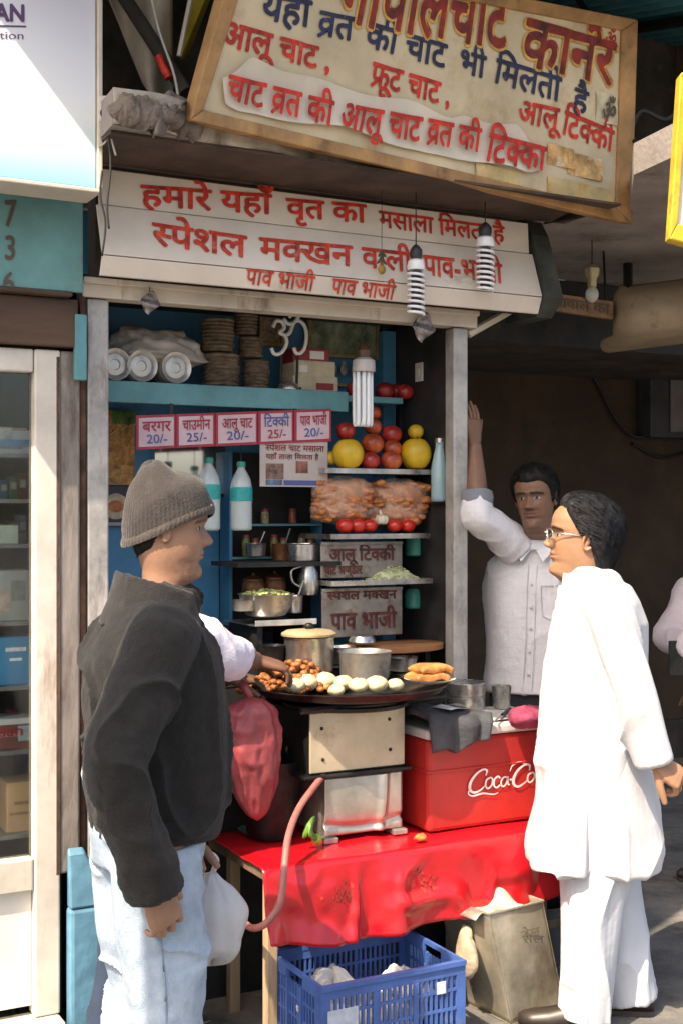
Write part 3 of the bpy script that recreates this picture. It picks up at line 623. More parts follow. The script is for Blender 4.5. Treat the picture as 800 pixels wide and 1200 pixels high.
def head_grid(nth=110, nz=120, z0=-.13, off=0.0, face=True, jaw=1.0, nose=1.0):
    zz = np.concatenate([np.linspace(z0, .19, nz), .231 - .041 * (1 - np.linspace(0, 1, 16)[1:]) ** 2])
    th = np.arange(nth) * 2 * math.pi / nth; Z, A = np.meshgrid(zz, th, indexing='ij')
    yf, yb, w = spl(HZ, HF, Z), spl(HZ, HB, Z), spl(HZ, HW, Z)
    q_ = np.clip((.115 - Z) / .07, 0, 1); w = w * (1 + (jaw - 1) * q_ * q_ * (3 - 2 * q_))
    c, s = np.cos(A), np.sin(A); sg = lambda q, e: np.sign(q) * np.abs(q) ** e
    flat = np.clip((Z - .03) / .05, 0, 1) * .14
    Y = np.where(c > 0, yf * np.abs(c) ** (1 - flat), yb * np.abs(c) ** .95); X = w * sg(s, .92)
    if face:
        fr = np.clip(c, 0, 1) ** .5
        nz_ = np.interp(Z, [.072, .079, .087, .096, .11, .124, .135], [0, .020, .027, .0225, .013, .005, 0]); nw = np.interp(Z, [.075, .085, .10, .13], [.0125, .0115, .0088, .0075])
        Y = Y + fr * nose * nz_ * gs(X, nw)
        for q in (-1, 1):
            Y = Y + fr * (.009 * nose * gs(X - q * .0135, .0055) * gs(Z - .082, .006))                         # nostril wings
            Y = Y - fr * (.0115 * gs(X - q * .031, .0165) * gs(Z - .119, .0095))                       # sockets
            Y = Y + fr * (.0085 * gs(X - q * .031, .0105) * gs(Z - .1175, .0058))                        # eyeball under lids
            Y = Y + fr * (.0055 * gs(X - q * .032, .018) * gs(Z - .138, .0055))                          # brow ridge
            Y = Y + fr * (.0045 * gs(X - q * .040, .014) * gs(Z - .090, .014))                           # cheek
            Y = Y - fr * (.0030 * gs(X - q * .028, .006) * gs(Z - .066, .014))                           # fold beside the mouth
        Y = Y + fr * (.0055 * gs(X, .019) * gs(Z - .0600, .0042) + .0060 * gs(X, .016) * gs(Z - .0475, .0048) - .0045 * gs(X, .023) * gs(Z - .0542, .0022))
        Y = Y - fr * .004 * gs(X, .02) * gs(Z - .036, .006) + fr * .004 * gs(X, .013) * gs(Z - .012, .011)
    if off is not None and np.any(off):
        rr = np.sqrt(X ** 2 + Y ** 2) + 1e-6; X = X + off * X / rr; Y = Y + off * Y / rr
    return X, Y, Z
def grid_faces(nr, nc, cap0=True):
    f = [(i * nc + k, i * nc + (k + 1) % nc, (i + 1) * nc + (k + 1) % nc, (i + 1) * nc + k) for i in range(nr - 1) for k in range(nc)]
    if cap0: f.append(tuple(range(nc - 1, -1, -1)))
    return f
def rotm(yaw=0, pitch=0, roll=0): return np.array(Euler((R(pitch), R(roll), R(yaw)), 'XYZ').to_matrix())   # yaw + = to the person's left
class Body:                                      # gathers closed lofts, then fuses them into one skin
    def __init__(s): s.mb = MB()
    def limb(s, pts, rad, n=18, sub=6, flat=None, cap=True):
        p = catmull(pts, sub); k = np.linspace(0, 1, len(pts)); r = spl(k, rad, np.linspace(0, 1, len(p)))
        d0 = (p[0] - p[1]) / np.linalg.norm(p[0] - p[1]); d1 = (p[-1] - p[-2]) / np.linalg.norm(p[-1] - p[-2])
        if cap:
            p = np.vstack([p[0] + d0 * r[0] * .55, p[0] + d0 * r[0] * .35, p, p[-1] + d1 * r[-1] * .35, p[-1] + d1 * r[-1] * .55]); r = np.concatenate([[r[0] * .45, r[0] * .82], r, [r[-1] * .82, r[-1] * .45]])
        s.mb.add(*tube_geo(p, r, n, flat=flat)); return s
    def loft(s, rings, n=40, mod=None):          # ring: (cx, cy, z, half width, half depth, exponent)
        v = []; a = np.arange(n) * 2 * math.pi / n
        for i, q in enumerate(rings):
            cx, cy, z, w, d = q[:5]; e = q[5] if len(q) > 5 else .85; tl = q[6] if len(q) > 6 else 0
            c, sn = np.cos(a), np.sin(a); x = w * np.sign(c) * np.abs(c) ** e; y = d * np.sign(sn) * np.abs(sn) ** e
            m = 1 if mod is None else np.array([mod(t, i, z) for t in a])
            for xx, yy in zip(x * m, y * m): v.append((cx + xx, cy + yy, z + tl * yy))
        f = grid_faces(len(rings), n) + [tuple((len(rings) - 1) * n + k for k in range(n))]
        s.mb.add(v, f); return s
    def ring(s, prof, n=40):                     # closed band: profile points (cx,cy,z,w,d,tilt), outside then inside
        v = []; a = np.arange(n) * 2 * math.pi / n
        for cx, cy, z, w, d, tl in prof:
            for t in a: v.append((cx + w * math.cos(t), cy + d * math.sin(t), z + tl * math.sin(t) * d))
        m = len(prof); f = [(i * n + k, i * n + (k + 1) % n, ((i + 1) % m) * n + (k + 1) % n, ((i + 1) % m) * n + k) for i in range(m) for k in range(n)]
        s.mb.add(v, f); return s
    def fuse(s, voxel, smooth=4, fac=.5):
        me = bpy.data.meshes.new('tmp'); me.from_pydata(s.mb.v, [], s.mb.f); 
        bm = bmesh.new(); bm.from_mesh(me); bmesh.ops.recalc_face_normals(bm, faces=bm.faces); bm.to_mesh(me); bm.free()
        o = bpy.data.objects.new('tmp', me); COL.objects.link(o)
        r = o.modifiers.new('r', 'REMESH'); r.mode = 'VOXEL'; r.voxel_size = voxel
        if smooth: q = o.modifiers.new('s', 'SMOOTH'); q.iterations = smooth; q.factor = fac
        bpy.context.view_layer.update(); ev = o.evaluated_get(bpy.context.evaluated_depsgraph_get()); m2 = bpy.data.meshes.new_from_object(ev)
        n = len(m2.vertices); v = np.empty(n * 3, np.float32); m2.vertices.foreach_get('co', v); nr = np.empty(n * 3, np.float32); m2.vertices.foreach_get('normal', nr)
        bpy.data.objects.remove(o); bpy.data.meshes.remove(me)
        return m2, v.reshape(-1, 3).astype(float), nr.reshape(-1, 3).astype(float)
def link_mesh(me, name, m, parent):
    me.name = name; me.materials.clear(); me.materials.append(m); me.shade_smooth(); o = bpy.data.objects.new(name, me); COL.objects.link(o); o.parent = parent; return o
def set_v(me, v): me.vertices.foreach_set('co', np.asarray(v, np.float32).ravel()); me.update()
def garment(t, name, b, m, voxel=.006, smooth=5, fold=.006, fscale=(9, 9, 5), fine=.0015, extra=None, seed=0, label=None):
    me, v, n = b.fuse(voxel, smooth)
    q = v * np.array(fscale) + seed
    r = fbm(q, 1, 2); w = 1 - 2 * np.abs(vnoise(q * 1.0, 1.3, 3.1))                 # soft folds with sharper creases
    dsp = fold * (.5 * r + .6 * (w ** 3) * (w > 0)) + fine * fbm(v, 55, 2, seed)
    if extra is not None: dsp = dsp + extra(v, n)
    set_v(me, v + n * dsp[:, None]); o = link_mesh(me, name, m, t)
    if label: o['label'] = label
    return o
def hand(b, wrist, dirv, back, side, curl=(35, 40, 30), spread=4, thumb=(20, 25), size=1.0, fing=None, wr=.027):
    """dirv: towards the knuckles; back: out of the back of the hand; side +1: thumb towards dirv x back"""
    f = np.array(dirv, float); f /= np.linalg.norm(f); bk = np.array(back, float); bk -= f * (bk @ f); bk /= np.linalg.norm(bk); r = np.cross(f, bk) * side; w = np.array(wrist, float); k = size
    P_ = lambda a, c, d: w + k * (f * a + r * c + bk * d)
    # palm: lofted, wider towards the knuckles
    v = []; n = 16
    for a, hw, ht, off in ((-.03, .026, .020, 0), (.0, .027, .019, 0), (.02, .034, .018, .002), (.05, .041, .0165, .001), (.075, .043, .0145, 0), (.09, .041, .0115, 0), (.096, .036, .008, 0)):
        for j in range(n):
            t = 2 * math.pi * j / n; c, s_ = math.cos(t), math.sin(t)
            v.append(P_(a, off + hw * math.copysign(abs(c) ** .75, c), ht * math.copysign(abs(s_) ** .8, s_)))
    b.mb.add(v, grid_faces(7, n) + [tuple(6 * n + j for j in range(n))])
    for i, (c, ln) in enumerate(((.0315, .070), (.0105, .079), (-.0105, .073), (-.0310, .058))):
        cu = fing[i] if fing else curl; sp = R(spread) * (1.5 - i); p = P_(.086 - (.004 if i in (0, 3) else 0) - (.006 if i == 3 else 0), c, .0)
        pts = [p]; ang = 0
        for s_, (seg, a) in enumerate(zip((.46, .30, .24), cu)):
            ang += R(a); d = f * math.cos(ang) * math.cos(sp) + r * math.sin(sp) * math.cos(ang) - bk * math.sin(ang); p = p + k * ln * seg * d; pts.append(p)
        rr = .0088 if i < 3 else .0078
        pp = []; rad = []
        for j in range(3): pp += [pts[j], pts[j] * .5 + pts[j + 1] * .5]; rad += [rr * k * (1 - .10 * j), rr * k * (.93 - .10 * j)]
        pp.append(pts[3]); rad.append(rr * k * .70); b.limb(pp, rad, 12, 3)
    a1, a2 = R(thumb[0]), R(thumb[1]); p0 = P_(.022, .024, -.006); d = f * math.cos(a1) * .75 + r * .62 * math.cos(a1 * .5) - bk * math.sin(a1) * .9; d /= np.linalg.norm(d)
    p1 = p0 + k * .040 * d; d2 = d * math.cos(a2) + (f * .8 - bk * .6 * math.sin(a2 * 2)) * math.sin(a2); d2 /= np.linalg.norm(d2); p2 = p1 + k * .030 * d2; p3 = p2 + k * .024 * d2
    b.limb([p0, p1, p2, p3], [.0145 * k, .0118 * k, .0105 * k, .0082 * k], 12, 4)
def ear(b, M, o, side, k=1.0):
    def tr(p): return o + M @ np.array((p[0] if k == 1 else side * (.066 + (abs(p[0]) - .066) * k), -.010 + (p[1] + .010) * k, .088 + (p[2] - .088) * k))
    rim = [(side * (.0735 + .010 * (.35 + .65 * max(0, -math.cos(a + .6)))), -.012 + (-.0165 * math.cos(a) if True else 0) - .006 * math.sin(a), .110 + .030 * math.sin(a)) for a in np.linspace(.35, 5.4, 18)]
    b.limb([tr(p) for p in rim], [.0042] * 6 + [.0045] * 6 + [.0040] * 3 + [.0055] * 3, 8, 1)
    b.limb([tr((side * .069, -.006, .128)), tr((side * .073, -.014, .112)), tr((side * .072, -.004, .092)), tr((side * .073, -.006, .083))], [.006, .0105, .007, .0058], 10, 3)
def person_body(t, name, J, head, skin, hands, voxel=.0025, tone=None, brow=(.03, .02, .015), moust=0, stub=.25, jaw=1.0, nose=1.0, lip=(.30, .13, .10), girth=1.0, ears=1.0):
    """J: joints (shoulder/elbow/wrist L R, hip/knee/ankle L R, pelvis, chest, neck); head: (origin at chin level, rotation)"""
    b = Body(); o, M = np.array(head[0], float), head[1]
    X, Y, Z = head_grid(jaw=jaw, nose=nose); nr, nc = X.shape
    V = np.stack([X, Y, Z], 2)
    blend = np.clip((Z + .03) / -.10, 0, 1)[:, :, None]                       # neck root follows the torso, not the head
    Vw = o + V @ M.T; root = np.array(J['neck'], float); Vn = root + (V - np.array((0, 0, -.13)))
    Vw = Vw * (1 - blend) + Vn * blend
    b.mb.add(Vw.reshape(-1, 3), grid_faces(nr, nc))
    for s in (-1, 1): ear(b, M, o, s, ears)
    n, c, p = [np.array(J[k], float) for k in ('neck', 'chest', 'pelvis')]; g = girth
    b.loft([(p[0], p[1], p[2] - .10, .12, .09), (p[0], p[1], p[2], .155 * g, .115 * g), (*(p * .55 + c * .45)[:2], p[2] + .17, .14 * g, .11 * g), (c[0], c[1], c[2], .145, .100), (c[0], c[1], c[2] + .08, .14, .080), (n[0], n[1] - .0, n[2] - .05, .085, .055), (n[0], n[1], n[2] + .0, .055, .052)], 36)
    for s in 'LR':
        S_, E_, Wr = [np.array(J[k + s], float) for k in ('shoulder', 'elbow', 'wrist')]
        b.limb([n * .3 + S_ * .7 - (0, 0, .04), S_ - (0, 0, .012), S_ * .5 + E_ * .5, E_, E_ * .6 + Wr * .4, Wr], [.036, .046, .044, .041, .040, .027], 18, 6)
        H, K_, A_ = [np.array(J[k + s], float) for k in ('hip', 'knee', 'ankle')]
        b.limb([H + (0, 0, .03), H * .6 + K_ * .4, K_, K_ * .65 + A_ * .35, A_], [.090, .076, .055, .055, .038], 18, 6)
        if s in hands: hand(b, Wr, **hands[s])
    me, v, nrm = b.fuse(voxel, 2, .45)
    L_ = (v - o) @ np.linalg.inv(M).T                                                         # head coordinates
    # sharpen the face again: pull front verts onto the sculpted face
    col = np.tile(np.array(skin, float), (len(v), 1)); col *= (1 + .10 * fbm(v, 22, 3)[:, None] + .05 * fbm(v, 90, 2)[:, None])
    x, y, z = L_.T; hd = (z > -.05) & (z < .24) & (np.abs(x) < .1) & (np.abs(y) < .13)
    def mixc(mask, c_): 
        m_ = np.clip(mask, 0, 1)[:, None] * hd[:, None]; return col * (1 - m_) + np.array(c_) * m_
    fr = y > .04
    mou = .7 * moust * gs(x, .022) * gs(z - .069, .0045) * fr
    sst = lambda q, a, b: np.clip((q - a) / (b - a), 0, 1) ** 2 * (3 - 2 * np.clip((q - a) / (b - a), 0, 1))
    col = mixc(stub * (.55 + .45 * np.clip(fbm(v, 160, 2), -1, 1)) * 1.3 * (sst(z, -.025, .0) * (1 - sst(z, .035 , .075 ) * (1 - .6 * gs(x, .03) * (y > .06)))) * sst(y, -.02, .03), np.array(skin) * np.array((.50, .47, .47)))
    col = mixc(.35 * gs(np.abs(x) - .042, .016) * gs(z - .088, .016) * fr, np.array(skin) * np.array((1.12, .86, .80)))
    col = mixc(.30 * sst(z, .14, .19) * fr, np.array(skin) * .82)
    col = mixc(.85 * (gs(x, .020) > .45) * fr * (np.abs(z - .0545) < .0085) * (1 - .2 * (z < .054)), lip)
    col = mixc(.8 * (np.abs(z - .0542) < .0012) * (np.abs(x) < .022) * fr, (.06, .025, .02))
    col = mixc(mou * 1.3, brow)
    for s in (-1, 1):
        ex = x - s * .031; lidz = z - .1175 + .12 * np.abs(ex)
        col = mixc(.55 * fr * gs(ex, .017) * gs(z - .117, .009), np.array(skin) * .62)
        e = (ex / .0140) ** 2 + (lidz / .0048) ** 2
        col = mixc((e < 1.25) * fr * 1.0, (.05, .03, .025)); col = mixc((e < .85) * fr * 1.0, (.36, .31, .28))
        col = mixc((((ex - .001) / .0058) ** 2 + (lidz / .0062) ** 2 < 1) * fr, (.018, .010, .007))
        col = mixc(1.0 * fr * (np.abs(ex - s * .002) < .023) * gs(z - .1385 + .35 * np.abs(ex - s * .004) * (ex * s > .005), .0040), brow)
    o_ = link_mesh(me, 'body', attr_mat('skin', .5, .12, .15, 260), t); set_col(o_, np.clip(col, 0, 1)); return o_
def hair_cap(t, o, M, m, line, thick=.012, jit=.006, seed=1, n_str=2600, slen=.035, jaw=1.0):
    """hair: a cap over the skull down to the hairline (line: list of (|angle| from the front, z)), plus strands combed back"""
    X, Y, Z = head_grid(120, 90, .0, 0, False); A = np.arctan2(X, Y)
    zl = spl([q[0] for q in line], [q[1] for q in line], np.abs(A)); k = np.clip((Z - zl) / .018, 0, 1)
    V = np.stack([X, Y, Z], 2); N = V - np.array((0, -.01, .10)); N /= np.linalg.norm(N, axis=2, keepdims=True)
    q = V.reshape(-1, 3); nz = (fbm(q * np.array((70, 30, 60)), 1, 3, seed)).reshape(Z.shape)
    off = np.where(k > 0, (thick * np.sqrt(k) + jit * nz * k), -.012); V = V + N * off[:, :, None]
    nr, nc = Z.shape; fs = [f for f in grid_faces(nr, nc, False) if max(k.ravel()[i] for i in f) > 0]
    mb = MB(); W_ = o + V.reshape(-1, 3) @ M.T; mb.add(W_, fs)
    g = np.random.default_rng(seed); rows, cols = np.where(k > .25); pick = g.integers(0, len(rows), n_str)
    for r_, c_ in zip(rows[pick], cols[pick]):
        p = V[r_, c_].copy(); nn = N[r_, c_]; fl = np.array((g.normal(0, .35) + .3 * np.sign(p[0]) * (abs(p[0]) > .03), -.8, -.25 - 1.2 * (p[1] < -.04))); fl -= nn * (fl @ nn) * .9; fl /= np.linalg.norm(fl)
        l = slen * g.uniform(.5, 1.1); w = np.cross(nn, fl) * g.uniform(.0005, .0010); lift = g.uniform(-.002, .006)
        pts = [p + nn * .0008, p + fl * l * .5 + nn * (.002 + lift - l * .06), p + fl * l + nn * (lift - .004 - l * .22)]
        v = []
        for j, q_ in enumerate(pts): ww = w * (1 - .45 * j); v += [o + M @ (q_ - ww), o + M @ (q_ + ww)]
        mb.add(v, [(0, 1, 3, 2), (2, 3, 5, 4)])
    ob = mk('hair', mb, m, (0, 0, 0), True); ob.parent = t; return ob
def mat_hair(key, c, c2=None):
    return mat(key, c, .62, var=.6, vscale=60, spec=.22, stretch=(1, 1, .4), dirt=c2, dscale=60, dth=.60, dsoft=.1)
def shoe(t, ankle, yaw, m, sole, ln=.27):
    b = MB(); c, s = math.cos(R(yaw)), math.sin(R(yaw)); prof = [(-.07, .030, .075), (-.055, .036, .085), (-.01, .037, .085), (.05, .040, .065), (.11, .045, .05), (.16, .043, .042), (.19, .032, .034), (.205, .012, .024)]
    n = 14; v = []
    for y, w, h in prof:
        for j in range(n):
            a = 2 * math.pi * j / n; xx = w * math.cos(a); zz = max(0, math.sin(a)) ** .8 * h + min(0, math.sin(a)) * 0 + .018
            v.append((ankle[0] + xx * c - y * s, ankle[1] + xx * s + y * c, zz))
    b.add(v, [(i * n + k, i * n + (k + 1) % n, (i + 1) * n + (k + 1) % n, (i + 1) * n + k) for i in range(len(prof) - 1) for k in range(n)] + [tuple(range(n - 1, -1, -1)), tuple((len(prof) - 1) * n + k for k in range(n))])
    o = mk('shoe', b, m, (0, 0, 0), True); o.parent = t
    bs = MB(); v = []
    for zz in (0.002, .017):
        for y, w, h in prof: v.append((ankle[0] + (w + .004) * c - y * s, ankle[1] + (w + .004) * s + y * c, zz))
        for y, w, h in prof[::-1]: v.append((ankle[0] - (w + .004) * c - y * s, ankle[1] - (w + .004) * s + y * c, zz))
    k = len(prof) * 2; bs.add(v, [tuple(range(k - 1, -1, -1)), tuple(range(k, 2 * k))] + [(i, (i + 1) % k, k + (i + 1) % k, k + i) for i in range(k)])
    q = mk('sole', bs, sole, (0, 0, 0)); q.parent = o
def leg_line(H, K, A): return [np.array(H), np.array(K), np.array(A)]
def joints(st, neck=(0, -.02), lean=0.0, sw=.185, **kw):
    """standing joints for stature st, the person's own frame: +Y forward, +X their right"""
    h = st
    J = dict(pelvis=(0, 0, .54 * h), chest=(0, lean * .6, .73 * h), neck=(neck[0], neck[1] + lean, .835 * h),
             shoulderR=(sw, lean * .9 - .01, .805 * h), shoulderL=(-sw, lean * .9 - .01, .805 * h), elbowR=(sw + .05, lean - .03, .63 * h), elbowL=(-sw - .05, lean - .03, .63 * h),
             wristR=(sw + .05, lean + .05, .485 * h), wristL=(-sw - .05, lean + .05, .485 * h), hipR=(.085, 0, .51 * h), hipL=(-.085, 0, .51 * h),
             kneeR=(.095, .015, .28 * h), kneeL=(-.095, .015, .28 * h), ankleR=(.10, -.02, .055), ankleL=(-.10, -.02, .055))
    J.update(kw); return {k: np.array(v, float) for k, v in J.items()}
m_shoe = mat('shoe_leather', (.03, .022, .018), .4, var=.3); m_sole = mat('shoe_sole', (.05, .04, .035), .8)
def legs(b, J, rad=(.105, .095, .078, .075, .085), rise=.05, z_end=.045, hip=1.0, top=.12):
    for s in 'LR':
        H, K, A = J['hip' + s], J['knee' + s], J['ankle' + s].copy(); A[2] = z_end
        b.limb([H + (0, 0, rise), H * .55 + K * .45, K, K * .5 + A * .5, A], rad, 22, 6, cap=False)
    p = J['pelvis']; b.loft([(p[0], p[1], p[2] - .11, .16 * hip, .125 * hip), (p[0], p[1], p[2] - .03, .185 * hip, .14 * hip), (p[0], p[1], p[2] + top * .4, .18 * hip, .135 * hip), (p[0], p[1], p[2] + top, .172 * hip, .128 * hip)], 36)

# ------------------------------------------------------------------ 1. man in the knitted cap and dark fleece, nearest the camera
bp = P(173, 600, 2.95)
t1 = T('person', 'man in grey knitted cap, dark fleece jacket and pale jeans watching the griddle', 'person', (bp[0], bp[1], 0), 'L', R(-68))
J = joints(1.69, neck=(0, .0), lean=.02, sw=.20, wristR=(.235, -.045, .81), elbowR=(.255, -.125, 1.08), shoulderR=(.190, -.01, 1.318), wristL=(-.20, .13, .80), elbowL=(-.265, .0, 1.06), shoulderL=(-.185, .0, 1.318))
M1 = rotm(-14, -4, 0) @ np.diag((.95, .90, .96)); o1 = np.array((0.0, .044, 1.455))
person_body(t1, 'body', J, (o1, M1), (.30, .165, .105), {'R': dict(dirv=(-.10, .42, -1), back=(1, .35, 0), side=-1, curl=(28, 48, 38), thumb=(22, 30), spread=6), 'L': dict(dirv=(0, .25, -1), back=(-1, .1, 0), side=1, curl=(75, 75, 50), thumb=(38, 45))}, stub=.5, brow=(.03, .02, .016), nose=1.04, jaw=1.06, ears=.72)
hair_cap(t1, o1, M1, mat_hair('hair_black', (.012, .010, .009)), [(0, .19), (.9, .17), (1.25, .125), (1.5, .135), (1.8, .115), (2.2, .06), (3.15, .035)], .005, .003, 3, 500, .015)
# cap: ribbed dome with a turned, tilted rim and a soft peak towards the back
def capv(u, v):
    a = u * 2 * math.pi; k = np.array([0, .10, .22, .4, .58, .74, .87, .95, 1.0])
    zc = spl(k, [.108, .115, .136, .176, .212, .238, .257, .266, .268], v); w = spl(k, [.0835, .0865, .0875, .0855, .074, .054, .036, .020, .0], v); d = spl(k, [.1095, .1125, .1125, .106, .090, .062, .040, .022, .0], v)
    cy = spl(k, [-.004, -.004, -.006, -.012, -.022, -.036, -.048, -.054, -.055], v); tilt = .36 * (1 - v) ** .8 + .05
    rib = 1 + .009 * math.sin(62 * a) * (1 - v ** 4) + .012 * math.sin(2 * a + 7 * v) + .01 * math.sin(5 * a + 11 * v)
    y = d * math.cos(a) * rib; x = w * math.sin(a) * rib
    return o1 + M1 @ np.array((x, cy + y, zc + tilt * y + .006 * math.sin(13 * v + 2 * a)))
g = MB(); g.grid(capv, 230, 40)
ob = mk('knit_cap', g, mat('knit_grey', (.040, .033, .031), .95, var=.25, vscale=40, bump=.4, bscale=220, sheen=.25), (0, 0, 0), True); ob.parent = t1
g = MB(); g.grid(lambda u, v: capv(u, 0) + (M1 @ np.array((math.sin(u * 6.283) * .004, math.cos(u * 6.283) * .004, 0))) * (1.0 + .6 * math.sin(v * math.pi)) + M1 @ np.array((0, 0, .022 * v - .002)), 230, 5)
ob2 = mk('cap_rim', g, mat('knit_rim', (.062, .050, .044), .95, var=.2, vscale=40, bump=.4, bscale=220, sheen=.25), (0, 0, 0), True); ob2.parent = t1
g = MB(); c = capv(.045, .22); g.ball(c, (.006, .004, .005), 8, 6); ob3 = mk('cap_badge', g, mat('badge_silver', (.5, .5, .5), .3, .8), (0, 0, 0), True); ob3.parent = t1
# fleece jacket
b = Body()
b.loft([(0, .02, .880, 0.1730, 0.1368, .8), (0, .02, .905, 0.1814, 0.1425, .8), (0, .02, .97, 0.1889, 0.1463, .8), (0, .015, 1.05, 0.1899, 0.1501, .8), (0, .005, 1.18, 0.1955, 0.1482, .8), (0, -.005, 1.28, 0.2021, 0.1377, .8), (0, -.005, 1.335, 0.1739, 0.1121, .85), (0, .0, 1.375, 0.1241, 0.0902, .9), (0, .01, 1.405, 0.0865, 0.0779, .95), (0, .015, 1.42, 0.0705, 0.0703, 1)], 44)
for s in 'LR':
    S_, E_, Wr = J['shoulder' + s], J['elbow' + s], J['wrist' + s]; e = Wr + (Wr - E_) / np.linalg.norm(Wr - E_) * .012
    b.limb([S_ * .72 + J['neck'] * .28 - (0, 0, .03), S_ + (0, 0, .002), S_ * .5 + E_ * .5, E_, E_ * .5 + Wr * .5, e], [.070, .078, .075, .070, .064, .054], 24, 6, cap=False)
garment(t1, 'fleece_jacket', b, mat('black_fleece', (.011, .010, .010), .95, var=.35, vscale=30, bump=.6, bscale=300, sheen=.07), .005, 3, .026, (8, 8, 5), .0018, seed=1,
        extra=lambda v, n: .006 * np.sin(v[:, 2] * 70 + 6 * vnoise(v, 6)) * (np.abs(v[:, 0]) > .17) * (v[:, 2] < 1.15) * (v[:, 2] > .80) * (.4 + .6 * vnoise(v, 5)))
b = Body(); b.ring([(0, .008, 1.335, .125, .118, -.10), (0, .015, 1.385, .104, .104, -.18), (0, .022, 1.436, .092, .096, -.30), (0, .022, 1.440, .084, .088, -.30), (0, .015, 1.39, .082, .084, -.18), (0, .008, 1.335, .09, .085, -.10)])
garment(t1, 'collar', b, mat('collar_fleece', (.018, .0165, .016), .95, var=.3, vscale=30, bump=.5, bscale=300, sheen=.15), .005, 3, .004, (12, 12, 8), .001, seed=4)
b = Body(); b.ring([(0, .03, 1.375, .082, .092, -.1), (0, .035, 1.415, .080, .092, -.16), (0, .035, 1.436, .072, .084, -.2), (0, .03, 1.428, .06, .066, -.2), (0, .03, 1.375, .055, .06, -.1)])
garment(t1, 'neck_scarf', b, mat('dark_scarf', (.016, .015, .016), .95, var=.3, vscale=30, bump=.4, bscale=200), .005, 3, .006, (14, 14, 20), .001, seed=6)
b = Body(); E_, Wr = J['elbowR'], J['wristR']; dw = (Wr - E_) / np.linalg.norm(Wr - E_); b.limb([Wr - dw * .035, Wr - dw * .01, Wr + dw * .014], [.0585, .0595, .0575], 24, 3, cap=False)
garment(t1, 'cuff', b, _M['black_fleece'], .004, 1, .003, (12, 12, 12), .0012, seed=7)
b = Body(); b.ring([(0, .02, .872, .183, .146, 0), (0, .02, .925, .191, .152, 0), (0, .02, .925, .175, .138, 0), (0, .02, .872, .168, .131, 0)]); garment(t1, 'hem_band', b, _M['black_fleece'], .005, 1, .006, (9, 9, 9), .0012, seed=8)
g = MB()                                                   # cuff button
for pts in ([(.205, -.10, 1.31), (.232, -.03, 1.30), (.215, .06, 1.30)],): pass
w_ = J['wristR']; g.lathe([(.0, 0), (.009, .001), (.009, .004), (.0, .005)], (0, 0, 0), 12); v = [(w_[0] + .057 + p[2], w_[1] - .018 + p[0], w_[2] + .022 + p[1]) for p in g.v]; g.v = v
ob = mk('cuff_button', g, mat('button_brown', (.09, .05, .03), .4), (0, 0, 0), True); ob.parent = t1
# jeans
Jj = dict(J); b = Body(); legs(b, J, (.098, .102, .086, .080, .088), rise=.0, hip=.86, top=.06)
garment(t1, 'jeans', b, mat('pale_denim', (.33, .41, .51), .9, var=.16, vscale=14, bump=.4, bscale=350, dirt=(.46, .52, .58), dscale=5, dth=.5, dsoft=.3), .005, 3, .022, (9, 9, 8), .001, seed=2,
        extra=lambda v, n: .005 * np.sin(v[:, 2] * 60 + 8 * vnoise(v, 7)) * (v[:, 2] < .55) * (.3 + .7 * vnoise(v, 4)))
jm = [c_ for c_ in t1.children if c_.name.startswith('jeans')][0]; vv = np.array([q.co[:] for q in jm.data.vertices]); path = []
for z in np.linspace(.06, .86, 60):
    w = vv[(np.abs(vv[:, 2] - z) < .008) & (np.abs(vv[:, 1] - J['hipR'][1] + .012) < .012) & (vv[:, 0] > 0)]
    if len(w): path.append(w[w[:, 0].argmax()] + (.0008, 0, 0))
path = np.array(path); path = np.stack([np.polyval(np.polyfit(path[:, 2], path[:, 0], 7), path[:, 2]) + .001, np.polyval(np.polyfit(path[:, 2], path[:, 1], 5), path[:, 2]), path[:, 2]], 1)
ob = mk('side_seam', MB().tube(path, .0022, 6), mat('denim_seam', (.20, .26, .34), .9), (0, 0, 0), True); ob.parent = t1
for s in 'LR': shoe(t1, J['ankle' + s], 4 if s == 'L' else -6, m_shoe, m_sole)
# white carrier bag hanging from his left hand
def bagmesh(c, w, d, h, seed, n=64, m=34, lean=0):
    g = np.random.default_rng(seed); ph = g.uniform(0, 6.28, 12); mb = MB(); v = []
    for j in range(m + 1):
        k = j / m; pr = spl([0, .05, .2, .5, .8, .93, 1], [.05, .62, .92, 1, .66, .30, .16], k)
        for i in range(n):
            a = 2 * math.pi * i / n; q = 1 + .06 * math.sin(3 * a + ph[0] + 3 * k) + .07 * k * math.sin(7 * a + ph[1] + 2 * k) + .06 * k * math.sin(11 * a + ph[2]) + .03 * math.sin(5 * a + 9 * k + ph[3])
            v.append((c[0] + w * pr * q * math.cos(a), c[1] + d * pr * q * math.sin(a) + lean * k, c[2] + h * k + .012 * math.sin(4 * a + ph[4]) * (1 - k)))
    mb.add(v, grid_faces(m + 1, n) + [tuple(m * n + i for i in range(n))]); return mb
wl = W_ = None
lw = J['wristL']; Mz = np.array(Matrix.Rotation(R(-68), 3, 'Z')); gw = Mz @ (lw + (0, .06, -.08)) + np.array((bp[0], bp[1], 0))
t = T('plastic_bag', 'white plastic carrier bag hanging from the capped man\'s far hand', 'plastic bag', tuple(gw), 'L')
m_wbag = mat('white_plastic', (.66, .65, .65), .35, var=.06, vscale=8, bump=.5, bscale=22, tl=.25)
ob = part(t, 'bag', bagmesh((.02, .0, -.24), .085, .06, .22, 5), m_wbag, smooth=True)
part(t, 'handle', MB().tube(catmull([(.02, .03, -.03), (.03, .02, .01), (.0, .0, .03), (-.02, .0, -.01), (.01, .03, -.04)], 6), .007, 8), m_wbag, smooth=True)

